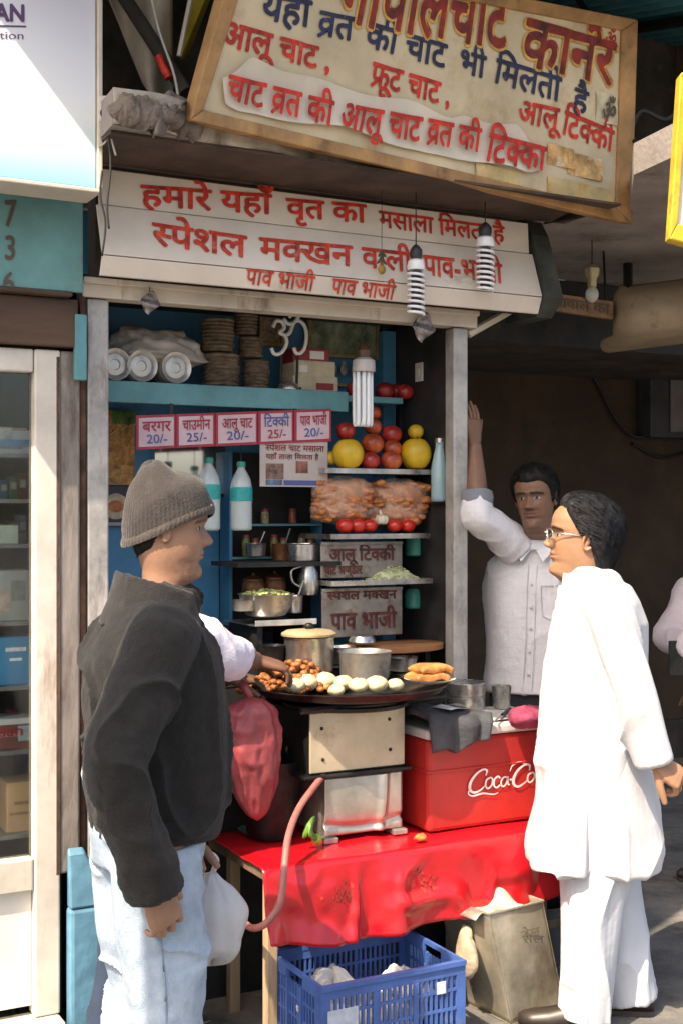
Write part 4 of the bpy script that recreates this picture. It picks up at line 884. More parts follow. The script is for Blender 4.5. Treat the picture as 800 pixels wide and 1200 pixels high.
# ------------------------------------------------------------------ 2. man in the white kurta
bp = P(701, 600, 4.05)
t2 = T('person', 'spectacled man in a long white kurta standing at the red ice chest', 'person', (bp[0], bp[1], 0), 'L', R(78))
J = joints(1.64, neck=(0, -.005), lean=.03, sw=.175, shoulderL=(-.175, -.02, 1.32), elbowL=(-.235, -.105, 1.07), wristL=(-.215, -.165, .862), wristR=(.20, .03, .84), elbowR=(.225, -.02, 1.06), ankleR=(.09, -.10, .055), kneeR=(.09, -.02, .46), ankleL=(-.10, .05, .055))
J['ankleL'] = np.array((-.095, .04, .055))
M2 = 1.05 * rotm(8, 5, 0); o2 = np.array((0.0, .062, 1.400))
J['neck'] = np.array((0, -.012, 1.345)); person_body(t2, 'body', J, (o2, M2), (.34, .185, .105), {'L': dict(dirv=(.15, -.70, -.50), back=(-.6, -.4, .55), side=1, curl=(45, 55, 40), thumb=(25, 30)), 'R': dict(dirv=(0, .3, -1), back=(1, 0, 0), side=-1)}, stub=.1, nose=1.05, jaw=1.05)
hair_cap(t2, o2, M2, mat_hair('hair_greying', (.020, .021, .024), (.10, .105, .115)), [(0, .205), (.6, .198), (.95, .17), (1.25, .135), (1.45, .115), (1.6, .12), (1.85, .085), (2.3, .03), (3.15, .0)], .022, .005, 8, 7000, .045)
def H2(p): return o2 + M2 @ np.array(p)
g = MB()
for s in (-1, 1):
    g.tube([H2((s * .031 + .022 * math.cos(a), .105 - .012 * abs(math.cos(a)) * (math.cos(a) * s > 0), .117 + .0155 * math.sin(a))) for a in np.linspace(0, 2 * math.pi, 21)[:-1]], .0016, 6, True)
    g.tube([H2((s * .053, .096, .121)), H2((s * .072, .05, .122)), H2((s * .077, -.01, .118))], .0019, 6)
g.tube([H2((-.010, .110, .120)), H2((0, .114, .123)), H2((.010, .110, .120))], .0016, 6)
sp = mk('spectacles', g, mat('spec_metal', (.75, .73, .70), .2, .9), (0, 0, 0), True); sp.parent = t2
g = MB()
for s in (-1, 1): g.add([H2((s * .031 + .021 * math.cos(a), .1045 - .012 * abs(math.cos(a)) * (math.cos(a) * s > 0), .117 + .0148 * math.sin(a))) for a in np.linspace(0, 2 * math.pi, 17)[:-1]], [tuple(range(16))])
q = mk('lens', g, mat('spec_lens', (.95, .97, .97), .03, var=.01, trans=1, spec=.8), (0, 0, 0)); q.parent = sp
b = Body()
def flare(a, i, z): return 1 + (max(0, .98 - z) / .6) ** 1.3 * (.07 * math.sin(3 * a + .5) + .06 * math.sin(5 * a + 1) + .04 * math.sin(9 * a))
b.loft([(0, .02, .505, .220, .208, .9), (0, .02, .53, .222, .210, .9), (0, .015, .65, .216, .195, .9), (0, .01, .80, .200, .172, .88), (0, .012, .92, .194, .160, .85), (0, .012, 1.04, .190, .150, .82), (0, .006, 1.15, .194, .140, .82), (0, .0, 1.25, .205, .135, .82), (0, .004, 1.315, .180, .118, .86), (0, .012, 1.362, .125, .104, .9), (0, .022, 1.397, .088, .094, 1, .25), (0, .024, 1.420, .074, .084, 1, .25), (0, .024, 1.425, .062, .070, 1, .25)], 64, flare)
for s in 'LR':
    S_, E_, Wr = J['shoulder' + s], J['elbow' + s], J['wrist' + s]; e = Wr + (Wr - E_) / np.linalg.norm(Wr - E_) * .0
    b.limb([S_ * .72 + J['neck'] * .28 - (0, 0, .03), S_ - (0, 0, .01), S_ * .5 + E_ * .5, E_, E_ * .5 + Wr * .5, e], [.062, .064, .058, .055, .053, .050], 24, 6, cap=False)
def slit(v, n):                                            # open side slits
    z = v[:, 2]; return -.030 * (z < .80) * gs(v[:, 1] - .01 - .02 * (.8 - z), .010) * np.clip((.80 - z) * 8, 0, 1)
garment(t2, 'kurta', b, mat('white_kurta', (.56, .56, .585), .85, var=.03, vscale=10, bump=.10, bscale=160, sheen=.05), .005, 5, .030, (8, 8, 2.0), .0003, seed=11, extra=slit)
b = Body()
for s in 'LR':
    H, K, A = J['hip' + s], J['knee' + s], J['ankle' + s].copy(); A[2] = .04
    b.limb([H + (0, 0, .05), H * .55 + K * .45, K, K * .5 + A * .5, A], [.120, .112, .096, .084, .078], 24, 6, cap=False)
b.loft([(0, 0, .76, .17, .14), (0, 0, .84, .185, .14), (0, 0, .98, .17, .13)], 30)
garment(t2, 'pyjama_trousers', b, mat('white_cotton', (.52, .54, .585), .85, var=.03, vscale=10, bump=.1, bscale=160), .005, 5, .020, (10, 10, 2.2), .0003, seed=13)
for s in 'LR': shoe(t2, J['ankle' + s], 3, m_shoe, m_sole)

# ------------------------------------------------------------------ 3. man leaning a raised hand on the stall's post
bp = P(632, 600, 4.86)
t3 = T('person', 'man in a pale checked shirt leaning his raised hand against the stall post', 'person', (bp[0], bp[1], 0), 'L', R(158))
Rz = np.array(Matrix.Rotation(R(158), 3, 'Z')); inv = lambda p: Rz.T @ (np.array(p, float) - np.array((bp[0], bp[1], 0)))
hx = np.array(W(1.372, .015, 0)); wr3 = inv((P(551, 512, 4.66)[0] + .012, 4.665, P(551, 522, 4.66)[2])); el3 = inv(P(559, 606, 4.60))
J = joints(1.80, neck=(0, .03), lean=.05, sw=.185, elbowR=el3, wristR=wr3, shoulderR=inv(P(600, 634, 4.74)), shoulderL=(-.19, .03, 1.46), wristL=(-.22, .14, .90))
M3 = .92 * rotm(-4, -6, 3); o3 = inv(P(627, 616, 4.66)) + np.array((0, -.03, 0))
J['neck'] = np.array((o3[0] * .5, o3[1] - .09, 1.475))
handdir = Rz.T @ np.array((-.03, .0, 1)); handback = Rz.T @ np.array((.75, -.65, 0))
person_body(t3, 'body', J, (o3, M3), (.20, .105, .065), {'R': dict(dirv=handdir, back=handback, side=1, curl=(8, 10, 8), thumb=(10, 10), spread=3, size=1.0), 'L': dict(dirv=(0, .2, -1), back=(-1, 0, 0), side=1)}, stub=.35, moust=.8, brow=(.012, .009, .008), lip=(.15, .065, .055), jaw=1.0)
hair_cap(t3, o3, M3, mat_hair('hair_black2', (.010, .009, .008)), [(0, .178), (.5, .182), (.9, .165), (1.2, .13), (1.45, .09), (1.6, .11), (1.85, .085), (2.3, .04), (3.15, .01)], .016, .004, 12, 4500, .032)
b = Body(); c = J['chest']; n_ = J['neck']
b.loft([(0, .0, .925, .205, .15, .85), (0, .0, .96, .207, .152, .85), (0, .01, 1.08, .200, .148, .82), (0, .02, 1.22, .200, .145, .82), (0, .03, 1.33, .205, .135, .82), (n_[0] * .4, .04, 1.41, .195, .112, .86), (n_[0] * .8, n_[1] * .8 + .0, 1.462, .125, .084, .9), (n_[0], n_[1] + .01, 1.492, .075, .068, 1)], 48)
for s in 'LR':
    S_, E_, Wr = J['shoulder' + s], J['elbow' + s], J['wrist' + s]; e = (E_ * .70 + Wr * .30) if s == 'R' else Wr
    mid = E_ * .97 + Wr * .03
    b.limb([S_ * .72 + n_ * .28 - (0, 0, .03), S_ - (0, 0, .01), S_ * .5 + E_ * .5, E_, E_ * .5 + e * .5, e], [.068, .070, .062, .056, .054, .052], 24, 6, cap=False)
def checks(key):
    m = mat(key, (.72, .70, .72), .85, var=.04, vscale=8, bump=.25, bscale=160); nt = m.node_tree; bs = nt.nodes['Principled BSDF']; src = bs.inputs['Base Color'].links[0].from_socket
    tc = nt.nodes.new('ShaderNodeTexCoord'); w1 = nt.nodes.new('ShaderNodeTexWave'); w1.inputs['Scale'].default_value = 17; w1.bands_direction = 'X'; w2 = nt.nodes.new('ShaderNodeTexWave'); w2.inputs['Scale'].default_value = 17; w2.bands_direction = 'Z'
    nt.links.new(tc.outputs['Object'], w1.inputs[0]); nt.links.new(tc.outputs['Object'], w2.inputs[0]); mt = nt.nodes.new('ShaderNodeMath'); mt.operation = 'MAXIMUM'; nt.links.new(w1.outputs[1], mt.inputs[0]); nt.links.new(w2.outputs[1], mt.inputs[1])
    gt = nt.nodes.new('ShaderNodeMapRange'); gt.inputs[1].default_value = .86; gt.inputs[2].default_value = .97; gt.inputs[4].default_value = .55; nt.links.new(mt.outputs[0], gt.inputs[0])
    mx = nt.nodes.new('ShaderNodeMix'); mx.data_type = 'RGBA'; nt.links.new(gt.outputs[0], mx.inputs[0]); nt.links.new(src, mx.inputs[6]); mx.inputs[7].default_value = (.68, .65, .68, 1); nt.links.new(mx.outputs[2], bs.inputs['Base Color']); return m
garment(t3, 'checked_shirt', b, checks('checked_shirt'), .006, 4, .012, (8, 8, 4), .0012, seed=21)
sm_ = [c_ for c_ in t3.children if c_.name.startswith('checked_shirt')][0]; vv = np.array([q.co[:] for q in sm_.data.vertices]); pth = []
for z in np.linspace(.94, 1.41, 40):
    w = vv[(np.abs(vv[:, 2] - z) < .008) & (np.abs(vv[:, 0] - n_[0] * max(0, (z - 1.2) / .27)) < .010) & (vv[:, 1] > 0)]
    if len(w): pth.append(w[w[:, 1].argmax()])
pth = np.array(pth); pth[:, 1] = np.polyval(np.polyfit(pth[:, 2], pth[:, 1], 6), pth[:, 2]) + .002; pth[:, 0] = np.polyval(np.polyfit(pth[:, 2], pth[:, 0], 3), pth[:, 2])
g = MB()
for sx in (-.016, .016): g.tube(pth + np.array((sx, .0005, 0)), .0018, 5)
ob = mk('placket', g, mat('shirt_seam', (.60, .58, .61), .9), (0, 0, 0), True); ob.parent = t3
for k_ in (5, 12, 19, 26, 33):
    g = MB(); g.ball(tuple(pth[k_] + (0, .003, 0)), (.0055, .003, .0055), 10, 6); ob = mk('button', g, mat('button_white', (.6, .6, .58), .4), (0, 0, 0), True); ob.parent = t3
w = vv[(np.abs(vv[:, 2] - 1.30) < .006) & (np.abs(vv[:, 0] + .085) < .006) & (vv[:, 1] > 0)]; py_ = w[:, 1].max()
g = MB()
def surf(x_, z_): w = vv[((vv[:, 2] - z_) ** 2 + (vv[:, 0] - x_) ** 2 < .010 ** 2) & (vv[:, 1] > 0)]; return (x_, w[:, 1].max() + .002, z_)
g.tube([surf(x_, z_) for x_, z_ in ((-.045, 1.33), (-.085, 1.332), (-.130, 1.33), (-.130, 1.27), (-.125, 1.22), (-.088, 1.205), (-.050, 1.22), (-.045, 1.28))], .0022, 5, True); ob = mk('pocket_seam', g, _M['shirt_seam'], (0, 0, 0), True); ob.parent = t3
# collar, placket, turned grey cuff, pocket
b = Body(); cx, cy = n_[0], n_[1] + .012
b.ring([(cx, cy, 1.462, .088, .082, -.02), (cx, cy, 1.500, .078, .074, -.12), (cx, cy - .003, 1.523, .070, .068, -.30), (cx, cy - .003, 1.523, .064, .062, -.30), (cx, cy, 1.485, .066, .062, -.1), (cx, cy, 1.462, .07, .066, -.02)])
garment(t3, 'collar', b, _M['checked_shirt'], .004, 2, .003, (12, 12, 8), .0008, seed=22)
g = MB()
for s in (-1, 1):
    q = [(cx + s * .005, cy + .072, 1.468), (cx + s * .068, cy + .045, 1.512), (cx + s * .082, cy + .064, 1.470), (cx + s * .040, cy + .100, 1.418)]
    g.hexa([(x_, y_ - .006, z_) for x_, y_, z_ in q], [(x_, y_ + .004, z_) for x_, y_, z_ in q])
ob = mk('collar_flap', g, _M['checked_shirt'], (0, 0, 0), False, .003); ob.parent = t3
g = MB().add([(cx - .026, cy + .071, 1.466), (cx + .026, cy + .071, 1.466), (cx + .003, cy + .112, 1.395), (cx - .003, cy + .112, 1.395)], [(0, 1, 2, 3)])
b = Body(); E_, Wr = J['elbowR'], J['wristR']; d = (Wr - E_) / np.linalg.norm(Wr - E_); e = E_ * .70 + Wr * .30
b.limb([e - d * .035, e - d * .01, e + d * .012], [.0565, .059, .058], 24, 3, cap=False); garment(t3, 'turned_cuff', b, mat('cuff_grey', (.20, .21, .24), .9, var=.1), .004, 1, .003, (12, 12, 12), .001, seed=23)
b = Body(); legs(b, J, (.11, .10, .085, .08, .09)); garment(t3, 'dark_trousers', b, mat('dark_trousers', (.03, .03, .035), .9, var=.2, vscale=10), .007, 4, .012, (9, 9, 5), .001, seed=24)
for s in 'LR': shoe(t3, J['ankle' + s], 0, m_shoe, m_sole)

# ------------------------------------------------------------------ 4. vendor, mostly hidden behind the capped man
bp = P(157, 600, 3.78)
t4 = T('person', 'vendor behind the capped man, his lilac white sleeve reaching to the griddle', 'person', (bp[0], bp[1], 0), 'L', R(-62))
Rz = np.array(Matrix.Rotation(R(-62), 3, 'Z')); inv = lambda p: Rz.T @ (np.array(p, float) - np.array((bp[0], bp[1], 0)))
J = joints(1.56, neck=(0, .02), lean=.05, sw=.175, shoulderR=inv(P(226, 742, 3.72)), elbowR=inv(P(262, 768, 3.80)), wristR=inv(P(300, 774, 3.96)), shoulderL=(-.17, .05, 1.25), elbowL=(-.22, .16, 1.08), wristL=(-.10, .34, 1.08))
M4 = rotm(0, -20, 0); o4 = np.array((0.0, .06, 1.175)); J['neck'] = np.array((0, .01, 1.19))
hd = Rz.T @ np.array((.80, .25, -.22))
person_body(t4, 'body', J, (o4, M4), (.17, .085, .055), {'R': dict(dirv=hd, back=(.2, .1, 1), side=-1, curl=(30, 35, 25), thumb=(30, 30)), 'L': dict(dirv=(.3, 1, -.1), back=(0, 0, 1), side=1)}, voxel=.0035)
hair_cap(t4, o4, M4, _M['hair_black2'], [(0, .19), (.9, .17), (1.25, .125), (1.5, .10), (1.9, .08), (2.4, .04), (3.15, .01)], .014, .006, 15, 900, .03)
b = Body()
b.loft([(0, 0, .82, .19, .14, .85), (0, .02, .98, .185, .14, .85), (0, .04, 1.10, .19, .135, .82), (0, .045, 1.14, .175, .11, .85), (0, .045, 1.18, .13, .09, .9), (0, .04, 1.205, .078, .075, 1)], 40)
for s in 'LR':
    S_, E_, Wr = J['shoulder' + s], J['elbow' + s], J['wrist' + s]; e = E_ * .55 + Wr * .45
    b.limb([S_ * .72 + J['neck'] * .28 - (0, 0, .03), S_ - (0, 0, .01), S_ * .5 + E_ * .5, E_, e], [.068, .072, .068, .066, .062], 24, 6, cap=False)
garment(t4, 'lilac_shirt', b, mat('lilac_shirt', (.62, .60, .72), .85, var=.05, vscale=8, bump=.25, bscale=160), .006, 4, .012, (9, 9, 6), .001, seed=31)
b = Body(); legs(b, J, (.105, .10, .085, .08, .09)); garment(t4, 'blue_trousers', b, mat('navy_trousers', (.02, .035, .07), .9, var=.2, vscale=10), .008, 4, .012, (9, 9, 5), .001, seed=32)
for s in 'LR': shoe(t4, J['ankle' + s], 0, m_shoe, m_sole)

# ------------------------------------------------------------------ 5. passer-by at the right edge
bp = P(852, 600, 5.5)
t5 = T('person', 'passer-by in a pink shirt cut off by the right edge, holding a dark phone', 'person', (bp[0], bp[1], 0), 'L', R(95))
Rz = np.array(Matrix.Rotation(R(95), 3, 'Z')); inv = lambda p: Rz.T @ (np.array(p, float) - np.array((bp[0], bp[1], 0)))
J = joints(1.70, sw=.185, shoulderL=inv(P(800, 690, 5.30)), elbowL=inv(P(787, 752, 5.28)), wristL=inv(P(795, 768, 5.20)) * 1.0)
J['shoulderL'] = inv(P(812, 692, 5.34)); J['elbowL'] = inv(P(783, 748, 5.30)); J['wristL'] = inv(P(812, 757, 5.12))
M5 = rotm(0, 0, 0); o5 = np.array((0, .05, 1.46))
person_body(t5, 'body', J, (o5, M5), (.22, .12, .075), {'L': dict(dirv=(.6, .6, -.15), back=(-.6, .6, .2), side=1, curl=(45, 45, 30)), 'R': dict(dirv=(0, .2, -1), back=(1, 0, 0), side=-1)}, voxel=.004)
hair_cap(t5, o5, M5, _M['hair_black2'], [(0, .19), (.9, .17), (1.25, .125), (1.5, .10), (1.9, .08), (2.4, .04), (3.15, .01)], .014, .006, 19, 700, .03)
b = Body()
b.loft([(0, 0, .86, .2, .15, .85), (0, .0, 1.05, .195, .15, .85), (0, .0, 1.2, .2, .14, .82), (0, .0, 1.33, .19, .12, .85), (0, .0, 1.39, .13, .09, .9), (0, .0, 1.43, .072, .068, 1)], 40)
for s in 'LR':
    S_, E_, Wr = J['shoulder' + s], J['elbow' + s], J['wrist' + s]; e = E_ * .1 + Wr * .9
    b.limb([S_ * .72 + J['neck'] * .28 - (0, 0, .03), S_ - (0, 0, .01), S_ * .5 + E_ * .5, E_, e], [.068, .072, .066, .060, .056], 24, 6, cap=False)
garment(t5, 'pink_shirt', b, mat('pink_shirt', (.64, .55, .57), .85, var=.05, vscale=8, bump=.25, bscale=160), .007, 4, .012, (9, 9, 6), .001, seed=41)
b = Body(); b.loft([(0, 0, .84, .205, .155, .85), (0, 0, 1.05, .202, .156, .85), (0, 0, 1.2, .206, .147, .82), (0, 0, 1.33, .17, .128, .85), (0, 0, 1.40, .12, .09, .9), (0, 0, 1.41, .11, .085, .9)], 40)
garment(t5, 'grey_vest', b, mat('grey_vest', (.40, .40, .38), .9, var=.1), .007, 3, .006, (9, 9, 6), .001, seed=42)
b = Body(); legs(b, J); garment(t5, 'olive_trousers', b, mat('olive_trousers', (.06, .055, .035), .9, var=.2, vscale=10), .008, 4, .012, (9, 9, 5), .001, seed=43)
for s in 'LR': shoe(t5, J['ankle' + s], 0, m_shoe, m_sole)
ph = Rz @ (J['wristL'] + np.array((.02, .06, -.05))) + np.array((bp[0], bp[1], 0))
t = T('mobile_phone', 'dark mobile phone in the hand of the pink shirted passer-by', 'phone', tuple(ph), 'L', R(95))
part(t, 'case', MB().box((-.006, -.035, -.07), (.006, .035, .07)), m_blk, bevel=.004); part(t, 'screen', MB().box((.0062, -.031, -.06), (.0072, .031, .06)), mat('phone_screen', (.01, .01, .012), .08))
# ================================================================== GOODS AND FITTINGS
def px_w(x, d): return (L(x + .5, 600, d)[0] - L(x - .5, 600, d)[0])     # metres per photo pixel across the facade at depth d
m_steel = mat('steel', (.55, .54, .52), .28, .9, var=.25, vscale=14, bump=.08, bscale=40, dirt=(.25, .22, .19), dscale=9, dth=.58)
m_steel_dull = mat('steel_dull', (.46, .44, .40), .38, .75, var=.25, vscale=8, bump=.15, bscale=14, dirt=(.24, .17, .10), dscale=7, dth=.58)
m_alu = mat('aluminium', (.58, .57, .55), .42, .75, var=.2, vscale=16, bump=.15, bscale=50)
m_clearbag = mat('cloudy_plastic', (.46, .43, .39), .4, var=.15, vscale=10, bump=.6, bscale=25, alpha=.75)

# ---- upper shelf -------------------------------------------------------------------------------
ZS = 2.034
GRP = 'plate rolls on the blue shelf'
for i, (x, lab) in enumerate(((136, 'roll of foil plates nearest the left post on the blue shelf, end towards the street'), (167, 'middle one of the three plate rolls lying under the plastic sheet'), (207, 'plate roll with a shiny face, rightmost of the three and beside the leaf bowls'))):
    a = L(x, 430, .21); r = .054
    t = T('plate_roll', lab, 'plate roll', (a[0], .21, ZS), group=GRP)
    def zl(prof):                                # lathe lying along depth
        m = MB(); m.lathe(prof, (0, 0, 0), 32); m.v = [(a[0] + vx, .21 + vz, ZS + r + vy) for vx, vy, vz in m.v]; return m
    part(t, 'stack', zl([(r * .96, .012)] + [(r * (1 - .02 * (k % 2)), .014 + k * .007) for k in range(30)] + [(r * .9, .235)]), mat('paper_plates', (.50, .47, .42), .6, var=.2, vscale=30), smooth='auto')
    part(t, 'end_plate', zl([(0, .012), (r * .30, .011), (r * .34, .006), (r * .66, .008), (r * .74, .002), (r * .98, -.004), (r, .0), (r * .98, .011)]), m_alu, smooth='auto')
c = L(180, 407, .30); k = px_w(180, .3); g = MB(); n, mm = 70, 30; v = []
for jj in range(mm + 1):
    ph = math.pi * jj / mm
    for ii in range(n):
        an = 6.2832 * ii / n; q = np.array([[math.sin(ph) * math.cos(an), math.sin(ph) * math.sin(an), math.cos(ph)]]); w = float(fbm(q, 2.2, 3, 5)[0]); w2 = 1 - 2 * abs(float(vnoise(q, 3.1, 9)[0])); r = 1 + .22 * w + .12 * max(0, w2) ** 2
        v.append((c[0] + 56 * k * r * q[0][0] * (1 + .25 * max(0, -q[0][2])), .30 + .085 * r * q[0][1], ZS + .104 + (27 * k * r * q[0][2] if q[0][2] > 0 else 12 * k * q[0][2] * r) + .05 * (-q[0][0]) * 0))
g.add(v, grid_faces(mm + 1, n, False))
solo('plastic_sheet', 'crumpled cloudy plastic sheet thrown over the plate rolls on the blue shelf', 'plastic sheet', g, mat('cloudy_sheet', (.40, .365, .33), .38, var=.2, vscale=9, bump=.6, bscale=22), (c[0], .3, ZS + .11), smooth=True)
def bowl_stack(x, y0, h, r, n, lab, d=.30):
    a = L(x, y0, d); t = MB(); prof = [(r * .55, 0)]
    for k in range(n): z = h * k / n; prof += [(r * (.92 + .05 * ((k * 7) % 3 - 1) * .5), z + h / n * .25), (r * (1.0 + .03 * ((k * 5) % 3 - 1)), z + h / n * .6), (r * .93, z + h / n * .95)]
    t.lathe(prof, (a[0], d, a[2]), 26, mod=lambda an, z: 1 + .03 * math.sin(3 * an + z * 40) + .02 * math.sin(7 * an + z * 90))
    return solo('leaf_bowl_stack', lab, 'leaf bowls', t, mat('dry_leaf', (.16, .115, .075), .85, var=.5, vscale=30, bump=.6, bscale=60, stretch=(1, 1, 3)), (a[0], d, a[2]), group='stacks of leaf bowls on the blue shelf')
za = lambda x, d: 600 - (ZS + .002 - EYE) * F / (W(L(x, 0, d)[0], d, 0)[1])
bowl_stack(259, za(259, .30), .118, .066, 9, 'wide brown leaf bowl stack, the lower of the two beside the plastic sheet')
bowl_stack(255, za(259, .30) - 41, .118, .060, 9, 'wide brown leaf bowl stack on top, highest beside the plastic sheet')
bowl_stack(300, za(300, .32), .105, .050, 8, 'small leaf bowl stack lying lowest, left of the white Om sign', .32)
bowl_stack(294, za(300, .32) - 37, .075, .046, 6, 'small leaf bowl stack, middle one left of the white Om sign', .32)
bowl_stack(288, za(300, .32) - 64, .075, .044, 6, 'small leaf bowl stack, topmost left of the white Om sign', .32)
def frame_pic(name, lab, cat, x0, y0, x1, y1, d, fm, pm, fw=.012, tilt=0, mat2=None):
    a, b = L(x0, y1, d), L(x1, y0, d); t = T(name, lab, cat, ((a[0] + b[0]) / 2, d, a[2]))
    m = MB()
    for lo, hi in (((a[0], a[2]), (b[0], a[2] + fw)), ((a[0], b[2] - fw), (b[0], b[2])), ((a[0], a[2] + fw + .0005), (a[0] + fw, b[2] - fw - .0005)), ((b[0] - fw, a[2] + fw + .0005), (b[0], b[2] - fw - .0005))): m.box((lo[0], d - .012, lo[1]), (hi[0], d + .008, hi[1]))
    part(t, 'picture_frame', m, fm, bevel=.002); part(t, 'picture', MB().box((a[0] + .004, d - .002, a[2] + .004), (b[0] - .004, d + .006, b[2] - .004)), pm); return t, a, b
m_gold = mat('gilt', (.38, .26, .10), .45, .4, var=.3, vscale=20)
m_godgreen = mat('devotional_print', (.20, .26, .17), .5, var=.5, vscale=14, dirt=(.48, .40, .26), dscale=16, dth=.55)
frame_pic('framed_picture', 'small gilt framed print standing above the leaf bowls left of the Om sign', 'picture', 303, 403, 332, 362, .47, m_gold, mat('small_print', (.30, .22, .14), .5, var=.6, vscale=30))
t, a, b = frame_pic('framed_picture', 'green devotional print in a gilt frame, the larger picture right of the white Om sign', 'picture', 360, 418, 443, 366, .47, m_gold, m_godgreen, .014)
g = MB(); cx, cz = (a[0] + b[0]) / 2, b[2] - .0; rw = (b[0] - a[0]) * .36
g.add([(cx + rw * k * math.cos(an), .4655, cz - .018 - abs(rw * k * math.sin(an)) * .95) for an in np.linspace(0, math.pi, 20) for k in (1, .9)], [(2 * i, 2 * i + 1, 2 * i + 3, 2 * i + 2) for i in range(19)]); part(t, 'arch', g, m_gold)
g = MB()
for dx, hh in ((-.045, .05), (0, .06), (.045, .05)): g.ball((cx + dx, .464, cz - .06), (.014, .002, .022), 10, 8); g.ball((cx + dx, .464, cz - .035), (.007, .002, .008), 10, 6)
part(t, 'figures', g, mat('print_figures', (.42, .36, .26), .5, var=.4, vscale=50))
# white Om sign: thick cut-out letter
c = L(337, 397, .26); k = px_w(337, .26)
t = T('om_sign', 'white cut-out Om symbol standing on the blue shelf', 'Om sign', (c[0], .26, ZS))
g = MB(); o3 = lambda x, y: (c[0] + (x - 337) * k, .26, c[2] - (y - 397) * k)
for pts in ([(320, 386), (324, 379), (331, 380), (333, 386), (328, 391), (334, 394), (336, 402), (330, 412), (322, 414), (318, 408)], [(334, 394), (340, 390), (344, 380), (351, 377), (358, 384), (359, 398), (355, 409), (348, 412), (344, 406)], [(332, 376), (338, 381), (345, 379), (350, 372)]):
    g.tube(catmull([o3(*p) for p in pts], 6), .0072, 8)
g.ball(o3(340, 373), .007, 10, 8); part(t, 'symbol', g, mat('om_white', (.72, .72, .70), .35, var=.06), smooth=True)
part(t, 'stand', MB().box((c[0] - .04, .25, ZS), (c[0] + .05, .30, ZS + .014)).tube([o3(330, 413), (o3(330, 413)[0], .27, ZS + .01)], .005).tube([o3(349, 411), (o3(349, 411)[0], .27, ZS + .01)], .005), m_dark)
def carton(name, lab, cat, x0, y0, x1, y1, d, dep, m, rz=0, bev=.003, stripes=None):
    a, b = L(x0, y1, d), L(x1, y0, d); t = T(name, lab, cat, ((a[0] + b[0]) / 2, d + dep / 2, a[2]))
    part(t, 'box', MB().box((a[0], d, a[2]), (b[0], d + dep, b[2])), m, bevel=bev)
    for (u0, v0, u1, v1, mm, nm) in (stripes or []):
        q = lambda u, v: (a[0] + (b[0] - a[0]) * u, d - .0015, a[2] + (b[2] - a[2]) * v)
        part(t, nm, MB().add([q(u0, v0), q(u1, v0), q(u1, v1), q(u0, v1)], [(0, 1, 2, 3)]), mm)
    return t
m_cartoncream = mat('carton_cream', (.52, .44, .31), .6, var=.2, vscale=12, bump=.2)
m_cartonred = mat('carton_red', (.26, .025, .035), .5, var=.3, vscale=12)
zt = za(372, .27); m_lblw = mat('label_white', (.66, .62, .58), .6, var=.1)
carton('sweet_box', 'cream cardboard box with a red print lying lowest beside the Om sign', 'box', 344, zt - 17, 396, zt, .27, .12, m_cartoncream, stripes=[(.5, .2, .9, .6, m_cartonred, 'label')])
carton('sweet_box', 'cream cardboard box stacked on another, under the red box', 'box', 346, zt - 35, 393, zt - 17.6, .27, .12, m_cartoncream, stripes=[(.1, .3, .3, .7, m_lblw, 'label')])
carton('sweet_box', 'dark red box with a white label on top of the cream boxes', 'box', 344, zt - 50, 386, zt - 35.6, .275, .10, m_cartonred, stripes=[(.45, .25, .85, .8, m_lblw, 'label')])
a = L(338, za(338, .24), .24); solo('steel_bowl', 'shiny upturned steel bowl in front of the cream boxes on the blue shelf', 'bowl', MB().lathe([(.040, 0), (.039, .004), (.036, .016), (.026, .026), (.012, .030), (0, .031)], (a[0], .24, ZS), 28), m_steel, (a[0], .24, ZS), smooth=True)

# ---- round red fruit and melons ------------------------------------------------------------------
m_apple = mat('red_fruit', (.46, .035, .028), .3, var=.45, vscale=14, dirt=(.50, .26, .06), dscale=9, dth=.60, dsoft=.2, coat=.2)
m_apples = [m_apple, mat('red_fruit_dark', (.30, .018, .022), .35, var=.5, vscale=10, dirt=(.44, .14, .05), dscale=7, dth=.58, coat=.15), mat('red_fruit_orange', (.50, .085, .025), .35, var=.5, vscale=12, dirt=(.52, .30, .06), dscale=6, dth=.55, coat=.15)]
m_melon = mat('yellow_melon', (.62, .40, .02), .4, var=.2, vscale=9, bump=.12, bscale=40)
m_stem = mat('fruit_stem', (.06, .05, .02), .8)
def fruit(x, y, r_px, d, m, name, lab, cat, grp, sy=.92, seed=0):
    r_px = r_px * (1 + .08 * math.sin(seed * 2.7 + x)); m = m_apples[(seed + x) % 3] if m is m_apple else m
    c = L(x, y, d); r = r_px * px_w(x, d); t = T(name, lab, cat, (c[0], d, c[2] - r * sy), group=grp)
    g = MB(); n, mm = 22, 16; v = []
    for i in range(mm + 1):
        ph = math.pi * i / mm
        for j in range(n):
            th = 2 * math.pi * j / n; q = math.sin(ph) * (1 + .03 * math.cos(5 * th + seed)); dip = .22 * math.exp(-(q / .25) ** 2)
            v.append((c[0] + r * q * math.cos(th), d + r * q * math.sin(th), c[2] + r * sy * (-math.cos(ph)) * (1 - dip)))
    g.add(v, grid_faces(mm + 1, n, False)); part(t, 'fruit', g, m, smooth=True)
    part(t, 'stalk', MB().tube([(c[0], d, c[2] + r * sy * .74), (c[0] + r * .1, d, c[2] + r * sy * 1.05)], r * .05, 6), m_stem); return t
G1 = 'red fruit on the small shelf'
